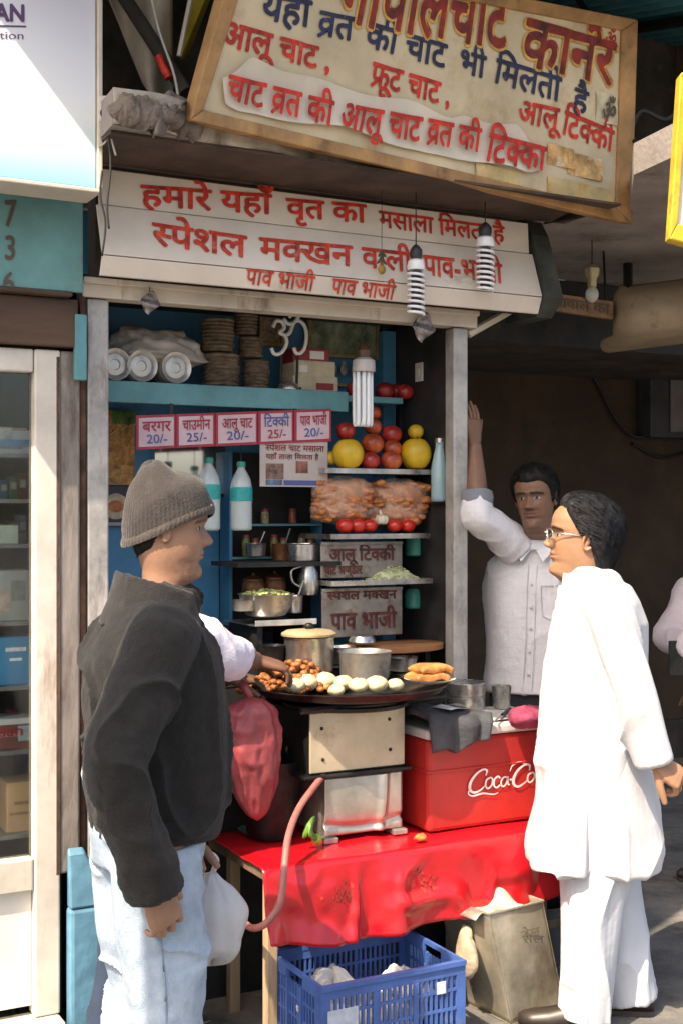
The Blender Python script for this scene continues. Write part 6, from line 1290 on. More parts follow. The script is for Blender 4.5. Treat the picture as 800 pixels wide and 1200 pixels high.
part(t_, 'pot', MB().lathe([(25 * k, 0), (26 * k, 4 * k), (26 * k, 34 * k), (27.5 * k, 36 * k), (25 * k, 37 * k)], c, 60, mod=lambda an, z: 1 + (.022 if 4 * k < z < 33 * k else 0) * math.sin(22 * an)), m_steel, smooth='auto')
part(t_, 'lid', MB().lathe([(29 * k, 37.3 * k), (29 * k, 39.5 * k), (24 * k, 42.5 * k), (8 * k, 44 * k), (0, 44.2 * k)], c, 40), mat('wood_lid', (.36, .28, .16), .6, var=.3, vscale=12, stretch=(1, .15, 1)), smooth='auto'); part(t_, 'knob', MB().lathe([(4 * k, 44.3 * k), (5.5 * k, 47 * k), (3 * k, 50 * k), (0, 50.5 * k)], c, 20), m_blk, smooth=True)
c = L(466, 757, .07); k = px_w(466, .07); t_ = T('round_board', 'round brown wooden board lying flat under the lower name board', 'board', c); part(t_, 'disc', MB().lathe([(52 * k, -5 * k), (56 * k, -4 * k), (56 * k, 1 * k), (54 * k, 2 * k), (0, 2 * k)], (c[0], .10, c[2]), 48, 1, .62), mat('board_wood', (.30, .135, .05), .6, var=.35, vscale=8, bump=.2, bscale=30, stretch=(.2, 1, 1)), smooth='auto'); part(t_, 'trestle', MB().box((c[0] - 40 * k, .08, 1.051), (c[0] - 34 * k, .12, c[2] - 5.4 * k)).box((c[0] + 34 * k, .08, 1.051), (c[0] + 40 * k, .12, c[2] - 5.4 * k)), m_blk)
pot('steel_ladle_bowl', 'small upturned steel bowl on the round wooden board', 'bowl', 424, 752, 14, 8, .05, m_steel, [(1, 0), (.98, .2), (.8, .75), (.4, 1), (0, 1.02)])
pot('steel_pan', 'grey steel pan standing behind the pale patties on the griddle', 'pan', 427, 797, 27, 30, -.10, m_steel_dull, [(.8, 0), (.92, .1), (1, .9), (1.04, 1), (.98, 1), (.92, .85), (.85, .2), (0, .15)])

# ---- the griddle, its stove and what cooks on it ---------------------------------------------------------
ZT = 1.035
gc = G(405, 803, ZT); gc = (gc[0], gc[1] + .0, ZT); GR = .335
t = GRID = T('griddle', 'wide black iron griddle on top of the stove stand', 'griddle', (gc[0], gc[1], ZT - .03))
m_iron = mat('iron_griddle', (.035, .032, .030), .4, .6, var=.6, vscale=14, bump=.3, bscale=40, dirt=(.12, .07, .03), dscale=6, dth=.58)
part(t, 'pan', MB().lathe([(.0, -.032), (GR * .7, -.028), (GR * .93, -.012), (GR, .010), (GR * .985, .012), (GR * .92, -.006), (GR * .68, -.020), (0, -.024)], gc, 72), m_iron, smooth='auto')
g = MB().tube([(gc[0] - .24, gc[1] - .16, ZT - .045), (gc[0] + .30, gc[1] - .12, ZT - .045)], .012, 8); part(t, 'support_bar', g, m_blk)
part(t, 'support_bar', MB().tube([(gc[0] - .26, gc[1] + .12, ZT - .045), (gc[0] + .30, gc[1] + .14, ZT - .045)], .012, 8), m_blk)
# fried snack pieces heaped at the back left
m_fry = mat('fried_brown', (.30, .10, .025), .5, var=.6, vscale=30, bump=.5, bscale=60, dirt=(.50, .26, .06), dscale=20, dth=.55)
g = MB(); gr = random.Random(3)
for j in range(260):
    r_, an = gr.random() ** .6, gr.uniform(0, 6.28); x_, y_ = gc[0] - .15 + .19 * r_ * math.cos(an), gc[1] + .075 + .11 * r_ * math.sin(an); g.ball((x_, y_, ZT - .008 + .11 * (1 - r_) * gr.uniform(.5, 1)), (.013, .013, .010), 9, 6, .18, j)
solo('fried_snack', 'heap of small brown fried potato pieces at the back of the griddle', 'fried potatoes', g, m_fry, (gc[0] - .1, gc[1] + .075, ZT - .02), smooth=True, kind='stuff')
m_patty = mat('potato_patty', (.60, .53, .33), .6, var=.2, vscale=16, bump=.3, bscale=40, dirt=(.40, .24, .07), dscale=16, dth=.56)
labs = ['leftmost pale potato patty of the front row on the griddle', 'pale patty second from the left at the griddle front', 'pale patty third from the left, slightly larger', 'small pale patty set closest to the griddle rim', 'pale patty behind the small front one', 'whitest patty right of the griddle centre', 'golden patty second from the right at the griddle front', 'rightmost patty with a browned edge on the griddle']
for i, (x, y, r_) in enumerate(((346, 804, 11), (368, 804, 13), (390, 802, 13), (394, 808, 9), (412, 803, 11), (420, 804, 11), (441, 803, 12), (463, 802, 9))):
    c = G(x, y + 4, ZT); k = px_w(x, c[1]); dd = .055 if i in (1, 2, 4) else .0
    g = MB(); g.ball((c[0], c[1] + dd, ZT + r_ * k * .55 - .006), (r_ * k, r_ * k * .95, r_ * k * .70), 24, 16, .06, i)
    solo('potato_patty', labs[i], 'patty', g, m_patty, (c[0], c[1] + dd, ZT - .01), group='pale potato patties on the griddle front', smooth=True)
# toasted bread on a white plate at the right of the griddle
c = G(503, 792, ZT + .035); t_ = T('white_plate', 'small white plate under the toasted bread at the right of the griddle', 'plate', (c[0], c[1], ZT + .012)); part(t_, 'plate', MB().lathe([(.03, .012), (.05, .014), (.082, .026), (.084, .028), (.05, .019), (0, .017)], (c[0], c[1], ZT), 32), mat('plate_white', (.68, .66, .62), .35), smooth='auto'); part(t_, 'foot', MB().lathe([(.03, .010), (.031, .0118), (0, .0119)], (c[0], c[1], ZT), 24), m_steel)
m_toast = mat('toast', (.48, .20, .05), .65, var=.35, vscale=12, bump=.5, bscale=50, dirt=(.24, .08, .02), dscale=8, dth=.58)
for i, lab in enumerate(('toasted bread slice lying at the bottom of the pile', 'toasted bread slice on top of the pile')):
    z = ZT + .030 + .024 * i; solo('toasted_bread', lab, 'bread', MB().grid(lambda u, v: (c[0] - .072 + .015 * i + .125 * u, c[1] - .045 + .09 * v, z + .020 - .010 * abs(2 * u - 1) ** 4 - .008 * abs(2 * v - 1) ** 4 + .003 * math.sin(9 * u + 7 * v)), 14, 10, .02), m_toast, (c[0], c[1], z), group='toasted bread on the white plate', smooth=True)
# two-tier stove stand
fl, frr = G(374, 990, .562), G(468, 978, .562)
sx0, sx1 = .615, .925; sd0 = -.31
t = T('stove_stand', 'two tier stove casing of stained cream and crumpled steel plates', 'stove', ((sx0 + sx1) / 2, sd0 + .13, .562))
m_plate_c = mat('cream_plate', (.56, .47, .33), .45, .35, var=.15, vscale=6, bump=.15, bscale=14, dirt=(.24, .115, .03), dscale=5.5, dth=.54, dsoft=.25)
zu0, zu1 = .788, .975
part(t, 'upper_plate', MB().box((sx0 - .035, sd0 - .02, zu0), (sx1 - .005, sd0 - .012, zu1)), m_plate_c, bevel=.003)
part(t, 'upper_casing', MB().box((sx0 - .03, sd0 - .0115, zu0 - .005), (sx1 - .01, sd0 + .27, zu1 - .004)), m_blk)
for u, v in ((.13, .22), (.12, .74), (.83, .80), (.84, .28)):
    m = MB(); m.ball((sx0 - .035 + (sx1 - sx0 + .03) * u, sd0 - .021, zu0 + (zu1 - zu0) * v), (.006, .004, .006), 10, 6); part(t, 'bolt', m, m_blk)
part(t, 'rail', MB().box((sx0 - .06, sd0 - .03, zu0 - .018), (sx1 + .02, sd0 + .28, zu0 - .006)), m_blk, bevel=.004)
def crump(u, v): 
    return (sx0 + .02 + (sx1 - sx0 - .03) * u, sd0 - .012 - .010 * math.sin(math.pi * u) * math.sin(math.pi * v) - .014 * math.exp(-((u - .70 - .06 * v) / .05) ** 2) + .012 * math.exp(-((v - .12 - .35 * (u - .5) ** 2) / .05) ** 2), .585 + (zu0 - .022 - .585) * v)
part(t, 'lower_plate', MB().grid(crump, 40, 30, .003), mat('crumpled_steel', (.52, .49, .43), .34, .8, var=.2, vscale=7, bump=.1, bscale=20, dirt=(.28, .22, .15), dscale=6, dth=.6), smooth=True)
part(t, 'lower_casing', MB().box((sx0 + .025, sd0 + .02, .585), (sx1 - .015, sd0 + .26, zu0 - .022)), m_steel_dull)
for u in (sx0 + .01, sx1 - .05): part(t, 'foot', MB().box((u, sd0 - .03, .5655), (u + .05, sd0 + .05, .583)), m_steel_dull, bevel=.003)
part(t, 'griddle_ring', MB().tube([(gc[0] + .2 * math.cos(q), gc[1] + .2 * math.sin(q), ZT - .052) for q in np.linspace(0, 6.283, 33)[:-1]], .009, 6, True), m_blk)
for q in (.7, 2.4, 3.9, 5.5): part(t, 'strut', MB().tube([(gc[0] + .2 * math.cos(q), gc[1] + .2 * math.sin(q), ZT - .055), ((sx0 + sx1) / 2 + .13 * math.cos(q), sd0 + .13 + .13 * math.sin(q), zu1 - .004)], .008, 6), m_blk)
# gas hose
hp = [0, L(382, 905, -.30), L(368, 922, -.36), L(350, 948, -.42), L(338, 980, -.50), L(333, 1020, -.565), L(328, 1058, -.585), L(312, 1082, -.57), L(294, 1087, -.50), L(281, 1072, -.40), L(276, 1050, -.28)]
solo('gas_hose', 'dull pink rubber gas hose looping down from the stove over the red cloth', 'gas hose', MB().tube(catmull(hp[1:], 8), .0105, 10), mat('pink_hose', (.36, .13, .115), .5, var=.2, vscale=20, dirt=(.24, .10, .08), dscale=12, dth=.6), hp[-1], smooth=True)
# chillies and limes by the stove foot
c = L(362, 968, -.34); t_ = T('green_chillies', 'bundle of green chillies and a lime at the stove foot', 'chillies', c)
for j in range(7):
    a1 = .5 * j; part(t_, 'chilli', MB().tube(catmull([(c[0] + .015 * math.cos(a1), -.35, c[2] - .004 * j + .03), (c[0] - .01, -.36 - .005 * j, c[2] - .006 * j + .01), (c[0] - .03 * math.cos(a1 * 1.3), -.36, c[2] - .03)], 4), [.002] + [.0065] * 7 + [.002], 7), mat('green_chilli', (.10, .22, .02), .4, var=.4, vscale=20), smooth=True)
part(t_, 'lime', MB().ball((c[0] + .012, -.37, c[2] - .035), (.016, .016, .018), 14, 10), mat('lime', (.22, .34, .03), .4, var=.3), smooth=True)
c = G(492, 985, .57); solo('bread_crust', 'small orange brown bread crust lying beside the red ice chest', 'crust', MB().ball((c[0], c[1], .580), (.022, .015, .012), 14, 8, .15, 3), m_toast, (c[0], c[1], .568), smooth=True)

# ---- table with red cloth ---------------------------------------------------------------------------------
tx0, tx1, td0, td1, tz = .36, 1.44, -.47, -.045, .555
t = T('trestle_table', 'low wooden table under the red cloth carrying stove and ice chest', 'table', ((tx0 + tx1) / 2, -.25, 0))
part(t, 'top', MB().box((tx0, td0, tz - .03), (tx1, td1, tz)), m_wood)
m_stick = mat('pale_stick', (.42, .30, .19), .75, var=.3, vscale=9, bump=.3, stretch=(1, 1, .2))
for x_, y_ in ((tx0 + .02, td0 + .02), (tx1 - .08, td0 + .02), (tx0 + .05, td1 - .06), (tx1 - .08, td1 - .06)): part(t, 'leg', MB().box((x_, y_, 0), (x_ + .035, y_ + .035, tz - .031)), m_stick if x_ < .5 else m_wood, bevel=.003)
drop = .215
def cloth(u, v):
    s_ = tx0 - .015 + (tx1 - tx0 + .03) * u
    L_ = (td1 - td0) + drop + .05 * math.sin(math.pi * u) + .015 * math.sin(9 * u); w = v * L_; top = td1 - td0 + .012
    cr_ = float(vnoise(np.array([[u * 9, v * 5, 1.3]]), 1.0, 2)[0]); fold = .022 * max(0, 1 - 3.2 * abs(cr_)) + .010 * float(fbm(np.array([[u * 16, v * 9, .2]]), 1, 2)[0]) + .012 * math.sin(17 * u + .8) + .012 * math.sin(31 * u + 2) + .012 * math.sin(6 * u)
    if w <= top: return (s_, td1 - w, tz + .006 + .002 * math.sin(13 * u + 9 * v) + .12 * max(0, fold - .01))
    h = w - top; k = min(1, h / .08); r = .010
    sw = .03 * (u - .4) * k
    return (s_ + sw * h * 2, td0 - .012 - r * math.sin(min(1, h / r) * 1.57) - max(-.004, fold) * k * (.3 + h / drop) - .05 * h * 1.2, tz + .006 - max(0, h - r * .4))
m_cloth = mat('red_plastic_cloth', (.50, .006, .014), .30, var=.12, vscale=5, bump=.35, bscale=9, spec=.6, coat=.25)
clo = solo('red_tablecloth', 'glossy red plastic cloth hanging over the front of the low table', 'tablecloth', MB().grid(cloth, 110, 60, .002), m_cloth, ((tx0 + tx1) / 2, -.25, tz + .004), smooth=True)
t_ = clo
# faded flower prints on the cloth front
def clothp(u, h, off=.004): 
    v = (td1 - td0 + .012 + h) / ((td1 - td0) + drop + .05 * math.sin(math.pi * u) + .015 * math.sin(9 * u)); p = cloth(u, v); return (p[0], p[1] - off, p[2])
gr = random.Random(2)
for (u0, h0) in ((.235, .11), (.50, .115)):
    g = MB()
    for j in range(36):
        uu, hh = u0 + gr.gauss(0, .019), h0 + gr.gauss(0, .023); sz = gr.uniform(.003, .009); an = gr.uniform(0, 3)
        g.add([clothp(uu + sz * .8 * math.cos(an + k), max(.02, hh + sz * math.sin(an + k) * (.5 + .5 * (k % 2))), .0032 + .00006 * j) for k in (0, 1.57, 3.14, 4.71)], [(0, 1, 2, 3)])
    pr = mk('flower_print', g, mat('cloth_print', (.53, .045, .035), .4, var=.3), ((tx0 + tx1) / 2, -.25, tz + .004)); pr.parent = clo

# ---- red ice chest --------------------------------------------------------------------------------------------
cz = tz + .012; cw0, cw1, cd0, cd1, ch = .972, 1.50, -.385, -.075, .30
t = T('ice_chest', 'red ice chest with white flowing script lettering and a pale lid', 'ice chest', ((cw0 + cw1) / 2, -.23, cz))
m_cred = mat('chest_red', (.44, .026, .022), .45, var=.14, vscale=5, bump=.06, dirt=(.25, .022, .018), dscale=6, dth=.56, dsoft=.2)
part(t, 'body', MB().hexa([(cw0 + .012, cd0 + .012, cz), (cw1 - .012, cd0 + .012, cz), (cw1 - .012, cd1 - .01, cz), (cw0 + .012, cd1 - .01, cz)], [(cw0, cd0, cz + ch), (cw1, cd0, cz + ch), (cw1, cd1, cz + ch), (cw0, cd1, cz + ch)]), m_cred, bevel=.014)
part(t, 'band', MB().box((cw0 - .003, cd0 - .003, cz + ch - .105), (cw1 + .003, cd1, cz + ch - .099)), m_cred, bevel=.002)
m_lid = mat('lid_white', (.60, .58, .55), .45, var=.1, vscale=6, dirt=(.36, .33, .29), dscale=5, dth=.58)
part(t, 'lid', MB().box((cw0 - .006, cd0 - .008, cz + ch + .002), (cw1 + .006, cd1 + .008, cz + ch + .034)), m_lid, bevel=.008)
# flowing script, drawn stroke by stroke (units: photo pixels on the chest front)
m_script = mat('script_white', (.74, .70, .68), .45, var=.05)
cdd = cd0 - .002
def on_chest(x, y): p = L(x, y, cdd); return (p[0], cdd - .004 + .012 * (1 - (p[2] - cz) / ch), p[2])
g = MB()
def sc(pts, w=2.0, sub=7): stroke(g, pts, w, on_chest, sub)
sc([(569, 909), (570, 903), (565, 902), (557, 908), (551, 918), (551, 926), (556, 929), (563, 926), (568, 921)], [1, 2.6, 2.2, 2.6, 3.2, 3.2, 2.6, 1.8, 1])          # C
sc([(551, 924), (549, 930), (554, 933), (566, 930), (578, 931), (584, 929)], [1, 1.6, 2, 1.8, 1.4, .8])                          # tail swash
sc([(575, 911), (570, 914), (569, 921), (572, 924), (576, 920), (577, 914), (575, 911)], 2.0)                                        # o
sc([(586, 912), (583, 910), (579, 914), (579, 921), (582, 923), (586, 920)], 2.0)                                                    # c
sc([(594, 911), (590, 911), (587, 916), (588, 921), (591, 921), (594, 916), (595, 910), (595, 918), (597, 920)], 1.9)                     # a
sc([(597, 914), (601, 913)], 2.0)                                                                                                # dash
sc([(620, 903), (620, 897), (615, 896), (607, 902), (602, 911), (602, 919), (607, 922), (614, 918), (618, 914)], [1, 2.6, 2.2, 2.6, 3.2, 3.2, 2.6, 1.8, 1])          # C
sc([(617, 897), (609, 893), (600, 897), (597, 904)], [1, 2, 1.8, .8])
sc([(624, 905), (619, 908), (618, 914), (621, 917), (625, 913), (626, 908), (624, 905)], 2.0)
sc([(629, 914), (634, 900), (633, 895), (630, 898), (628, 910), (630, 915), (633, 913)], 1.9)
sc([(641, 904), (637, 904), (634, 909), (635, 914), (638, 914), (641, 909), (642, 903), (642, 911), (645, 913)], 1.9)
for i in range(len(g.v)): pass
part(t, 'lettering', g, m_script)
cl = cz + ch + .0365
# black folded cloth bag with a sheet of paper, on the chest's left end
def bagf(u, v):
    s_ = cw0 - .012 + .235 * u; L_ = .34; w = v * L_; z = cl + .030 + .010 * math.sin(5 * u + 3 * v) - .01 * (u ** 3)
    if w < .24: return (s_ + .02 * math.sin(7 * v), cd1 + .005 - w * 1.22, z + .006 * math.sin(11 * v + 4 * u) - .03 * max(0, .05 - w) / .05)
    h = w - .24; return (s_ + .018 * math.sin(9 * h + 3 * u), cd0 - .022 - .010 * math.sin(14 * u), z - h * (1.0 - .35 * u) + .012 * math.sin(12 * u) * (h / .1))
solo('black_cloth_bag', 'black folded cloth bag lying over the left end of the ice chest', 'cloth bag', MB().grid(bagf, 34, 40, .022), mat('black_bag', (.045, .047, .055), .75, var=.3, vscale=12, bump=.3, bscale=90), (cw0 + .1, -.22, cl), smooth=True)
q = [(cw0 + .105, -.36, cl + .052), (cw0 + .195, -.325, cl + .047), (cw0 + .150, -.225, cl + .049), (cw0 + .055, -.26, cl + .052)]
solo('paper_sheet', 'white sheet of paper lying on the black cloth bag', 'paper', MB().grid(lambda u, v: tuple((np.array(q[0]) * (1 - u) + np.array(q[1]) * u) * (1 - v) + (np.array(q[3]) * (1 - u) + np.array(q[2]) * u) * v + np.array((0, 0, .003 * math.sin(4 * u + 3 * v)))), 8, 8, .0008), mat('white_paper', (.72, .73, .76), .7, var=.03), q[0], smooth=True)
part(t, 'newspaper_sheet', MB().grid(lambda u, v: (cw0 + .24 + .28 * u, cd0 + .03 + .26 * v, cl + .001 + .004 * abs(math.sin(6 * u + 4 * v)) + .006 * math.exp(-((u - .45) / .1) ** 2)), 24, 16, .001), mat('newsprint', (.50, .49, .46), .7, var=.15, vscale=24, dirt=(.30, .29, .28), dscale=40, dth=.60), smooth=True, label='newspaper spread over the lid')
def dabba(x, y, r, h, lab, d):
    c = G(x, y, cl + .008); t_ = T('steel_tin', lab, 'steel tin', (c[0], c[1], cl + .006), group='steel tins on the ice chest'); return c
c = G(545, 831, cl + .008); k = .335e-2 * .9; r = 19 * px_w(545, c[1])
t_ = T('steel_tin', 'two tier round steel tin standing at the back of the ice chest', 'steel tin', (c[0], c[1], cl + .004))
part(t_, 'lower_tier', MB().lathe([(r * .97, 0), (r, .004), (r, .048), (r * .97, .050), (0, .050)], (c[0], c[1], cl + .006), 36), m_steel, smooth='auto'); part(t_, 'upper_tier', MB().lathe([(r * .97, .0505), (r * 1.02, .054), (r * 1.02, .092), (r * 1.04, .095), (r * 1.0, .098), (r * .9, .094), (0, .092)], (c[0], c[1], cl + .006), 36), m_steel, smooth='auto')
c = G(587, 829, cl + .008); r = 9.5 * px_w(587, c[1]); solo('steel_tumbler', 'small steel tumbler right of the round steel tin', 'tumbler', MB().lathe([(r * .8, 0), (r * .86, .003), (r, .078), (r * 1.04, .080), (r * .96, .079), (r * .82, .01), (0, .008)], (c[0], c[1], cl + .006), 28), m_steel, (c[0], c[1], cl + .006), smooth='auto')
c = G(618, 846, cl + .012); solo('pink_cloth', 'crumpled magenta pink cloth on the ice chest beside the kurta', 'cloth', MB().ball((c[0], c[1], cl + .028), (.075, .06, .036), 30, 18, .16, 7), mat('magenta_cloth', (.30, .04, .09), .85, var=.4, vscale=14, bump=.7, bscale=30), (c[0], c[1], cl + .002), smooth=True)
a, b = G(578, 847, cl + .012), G(597, 832, cl + .012); t_ = T('kitchen_knife', 'small dark handled knife lying on the newspaper', 'knife', a); part(t_, 'handle', MB().tube([(b[0], b[1], cl + .016), ((a[0] + b[0]) / 2, (a[1] + b[1]) / 2, cl + .016)], .006, 8), m_blk); part(t_, 'blade', MB().hexa([((a[0] + b[0]) / 2, (a[1] + b[1]) / 2 - .008, cl + .014), (a[0], a[1], cl + .014), (a[0], a[1] + .004, cl + .014), ((a[0] + b[0]) / 2, (a[1] + b[1]) / 2 + .008, cl + .014)], [((a[0] + b[0]) / 2, (a[1] + b[1]) / 2 - .008, cl + .016), (a[0], a[1], cl + .016), (a[0], a[1] + .004, cl + .016), ((a[0] + b[0]) / 2, (a[1] + b[1]) / 2 + .008, cl + .016)]), m_steel)

# ---- red translucent bag, bucket and dish at the left of the table ---------------------------------------------
c = L(294, 963, -.30); k = px_w(294, -.30)
t_ = T('red_bag', 'dusty red plastic bag bulging beside the stove behind the capped man', 'plastic bag', (c[0], -.30, c[2]))
g = MB(); n, mm = 90, 60; v = []; pr = [(0, .0), (.05, .30), (.2, .62), (.45, .90), (.7, 1.0), (.88, .90), (.97, .52), (1, .0)]
for j in range(mm + 1):
    kk = j / mm; w = spl([p[0] for p in pr], [p[1] for p in pr], kk)
    for i in range(n):
        an = 2 * math.pi * i / n; pt = np.array([[math.cos(an), math.sin(an), 2.2 * kk]]); q = 1 + .14 * float(fbm(pt, 1.6, 3, 4)[0]) + .07 * (1 - 2 * abs(float(vnoise(pt, 3.3, 2)[0]))) + .05 * math.sin(7 * an + 5 * kk)
        v.append((c[0] + (w * 33 * q * math.cos(an) + 8 * (1 - kk) ** 2) * k, -.30 + w * .065 * q * math.sin(an), c[2] + kk * 134 * k))
g.add(v, grid_faces(mm + 1, n, False)); part(t_, 'bag', g, mat('dusty_red_plastic', (.30, .055, .065), .42, var=.25, vscale=9, bump=.7, bscale=16, dirt=(.38, .13, .13), dscale=7, dth=.55, dsoft=.25), smooth=True); part(t_, 'knot', MB().tube([(c[0], -.30, c[2] + 133 * k), (c[0] - .02, -.28, c[2] + 150 * k)], .012, 8), _M['dusty_red_plastic'], smooth=True)
c = L(318, 962, -.16); k = px_w(318, -.16); t_ = T('black_bucket', 'black tar bucket beside the red bag left of the stove', 'bucket', (c[0], -.16, tz + .01)); part(t_, 'bucket', MB().lathe([(24 * k, 0), (27 * k, .02), (33 * k, 80 * k), (34 * k, 82 * k), (31 * k, 81 * k), (25 * k, .03), (0, .02)], (c[0], -.16, tz + .012), 32), m_blk, smooth='auto'); part(t_, 'handle', MB().tube([(c[0] + 33 * k * math.cos(q), -.16 - .02 * math.sin(q), tz + 80 * k + 30 * k * math.sin(q)) for q in np.linspace(0, math.pi, 14)], .004, 6), m_blk)
c = G(302, 974, .572); solo('teal_dish', 'shallow teal plastic dish at the table corner below the red bag', 'dish', MB().lathe([(.03, 0), (.05, .004), (.066, .018), (.062, .018), (.045, .007), (0, .005)], (c[0], c[1], .566), 30, 1, .8), mat('dish_teal', (.10, .32, .28), .4, var=.15), (c[0], c[1], .566), smooth='auto')

# ---- on the ground: crate, oil tin, oddments ---------------------------------------------------------------------
def crate():
    w, dp, h = .475, .34, .285; c0 = G(466, 1140, h); cx, cy = c0[0] - .008, c0[1] + dp / 2 + .0
    t_ = T('plastic_crate', 'blue slatted plastic crate holding crumpled newspaper in front of the red cloth', 'crate', (cx, cy, 0)); m_cb = mat('crate_blue', (.055, .12, .36), .5, var=.2, vscale=8, bump=.1, dirt=(.16, .20, .30), dscale=5, dth=.58)
    def panel(a, b, n, handle=False):            # a,b: bottom corners (x,y); slatted face between them, with a real grid of openings
        a, b = np.array(a), np.array(b); u = (b - a) / np.linalg.norm(b - a); l = np.linalg.norm(b - a); nn = np.array((-u[1], u[0])); th = .010; m = MB()
        def bar(u0, u1, z0, z1, t0=0, t1=th):
            q = [a + u * u0 + nn * t0, a + u * u1 + nn * t0, a + u * u1 + nn * t1, a + u * u0 + nn * t1]; m.hexa([(p[0], p[1], z0) for p in q], [(p[0], p[1], z1) for p in q])
        bar(0, l, .0, .028); bar(.0, .03, .0285, h - .0405); bar(l - .03, l, .0285, h - .0405)
        if handle: bar(0, l * .34, h - .040, h); bar(l * .66, l, h - .040, h); bar(l * .345, l * .655, h - .014, h)
        else:
            bar(0, l, h - .040, h - .014); bar(.0, l, h - .0135, h, -.006, th + .002) 
        for z in (.085, .145, .2): bar(.031, l - .031, z, z + .008, .001, th - .001)
        for k in range(1, n): x_ = .03 + (l - .06) * k / n; bar(x_ - .0038, x_ + .0038, .0285, h - .0405, .0015, th - .0015)
        for f_ in (.36, .64): bar(l * f_ - .008, l * f_ + .008, .029, h - .041, -.004, .001)
        return m
    x0, x1, y0, y1 = cx - w / 2, cx + w / 2, cy - dp / 2, cy + dp / 2
    part(t_, 'long_side', panel((x0, y0), (x1, y0), 24), m_cb); part(t_, 'long_side', panel((x1, y1), (x0, y1), 24), m_cb)
    part(t_, 'end_panel', panel((x1, y0 + .011), (x1, y1 - .011), 14, True), m_cb); part(t_, 'end_panel', panel((x0, y1 - .011), (x0, y0 + .011), 14, True), m_cb)
    part(t_, 'base', MB().box((x0 + .012, y0 + .012, .004), (x1 - .012, y1 - .012, .014)), m_cb)
    a_, b_ = (x0 + .02, y0 - .0025, .06), (x0 + .115, y0 - .0025, .215); part(t_, 'label_plate', MB().box((a_[0], y0 - .003, a_[2]), (b_[0], y0 - .0005, b_[2])), mat('label_pale', (.50, .54, .62), .5, var=.2, vscale=20))
    part(t_, 'label_plate', MB().box((x1 - .10, y0 - .003, .2), (x1 - .07, y0 - .0005, .235)), _M['label_pale'])
    gr = np.random.default_rng(3)
    for i, (dx, dy, sz, lab) in enumerate(((-.10, .02, .17, 'crumpled newspaper in the blue crate, larger ball at the left'), (.13, .0, .13, 'crumpled newspaper in the blue crate, smaller ball at the right'), (.02, -.06, .12, 'crumpled newspaper in the blue crate, lowest at the middle'))):
        ph = gr.uniform(0, 6.28, 8)
        def f(u, v):
            a = u * 6.283; e = (v - .5) * math.pi; r = 1 + .25 * math.sin(3 * a + ph[0] + 4 * v) + .2 * abs(math.sin(5 * a + ph[1] - 3 * v)) + .18 * math.sin(7 * e + ph[2] + 2 * a) + .12 * abs(math.sin(9 * a + 8 * v))
            return (cx + dx + sz * .55 * r * math.cos(e) * math.cos(a), cy + dy + sz * .45 * r * math.cos(e) * math.sin(a), .125 + sz * .42 * r * math.sin(e) + (.02 if i < 2 else -.02))
        solo('crumpled_paper', lab, 'newspaper', MB().grid(f, 60, 30), mat('crumpled_news', (.56, .53, .50), .75, var=.15, vscale=30, bump=.4, bscale=20, dirt=(.36, .34, .33), dscale=50, dth=.6), (cx + dx, cy + dy, .02), group='crumpled papers in the crate')
    return t_
crate()
# square oil tin with a cloth in its open top
ct = G(626, 1193, 0); hw = .118; rzt = R(8); ht = .355
t = T('oil_tin', 'square dented oil tin with an open top standing beside the blue crate', 'oil tin', (ct[0], ct[1] + hw, 0))
m_tin = mat('oil_tin_metal', (.40, .36, .28), .45, .45, var=.3, vscale=6, bump=.2, bscale=14, dirt=(.17, .12, .075), dscale=5, dth=.5, dsoft=.2, streak=2)
def tp(x, y, z): c, s = math.cos(rzt), math.sin(rzt); return (ct[0] + x * c - y * s - .085 * z / ht, ct[1] + hw + x * s + y * c, z)
def side(ax, sg):
    def f(u, v):
        dent = .010 * math.sin(math.pi * u) * (math.sin(3 * u + 4 * v + ax) * .6 + .5 * math.sin(7 * v + 2 * u)) ; e = hw - .002
        q = (-hw + 2 * hw * u, -sg * (e) + sg * dent) if ax == 0 else (sg * e - sg * dent, -hw + 2 * hw * u); return tp(q[0], q[1], .004 + ht * v + (.006 * math.sin(9 * u) if v > .99 else 0))
    return f
for ax, sg in ((0, 1), (0, -1), (1, 1), (1, -1)): part(t, 'side', MB().grid(side(ax, sg), 16, 20, .0015), m_tin, smooth=True)
part(t, 'base', MB().hexa([tp(-hw, -hw, .001), tp(hw, -hw, .001), tp(hw, hw, .001), tp(-hw, hw, .001)], [tp(-hw, -hw, .0035), tp(hw, -hw, .0035), tp(hw, hw, .0035), tp(-hw, hw, .0035)]), m_tin)
g = MB()
for a_, b_ in (((-hw, -hw), (hw, -hw)), ((hw, -hw), (hw, hw)), ((hw, hw), (-hw, hw)), ((-hw, hw), (-hw, -hw))): g.tube([tp(*a_, ht + .004), tp(*b_, ht + .004)], .004, 6)
part(t, 'rim', g, m_tin)
part(t, 'lid_flap', MB().grid(lambda u, v: tp(-hw + .01 - .05 * v, -hw + .02 + .19 * u, ht + .004 + .012 * v - .03 * v * v), 8, 6, .0015), m_tin, smooth=True)
g = MB(); 
text_quad(g, 'तेल', tp(-.01, -hw - .0085, ht * .72), tp(.07, -hw - .0085, ht * .72), tp(-.01, -hw - .0085, ht * .80), tp(.07, -hw - .0085, ht * .80), .005); part(t, 'faded_mark', g, mat('tin_mark', (.17, .13, .09), .6))
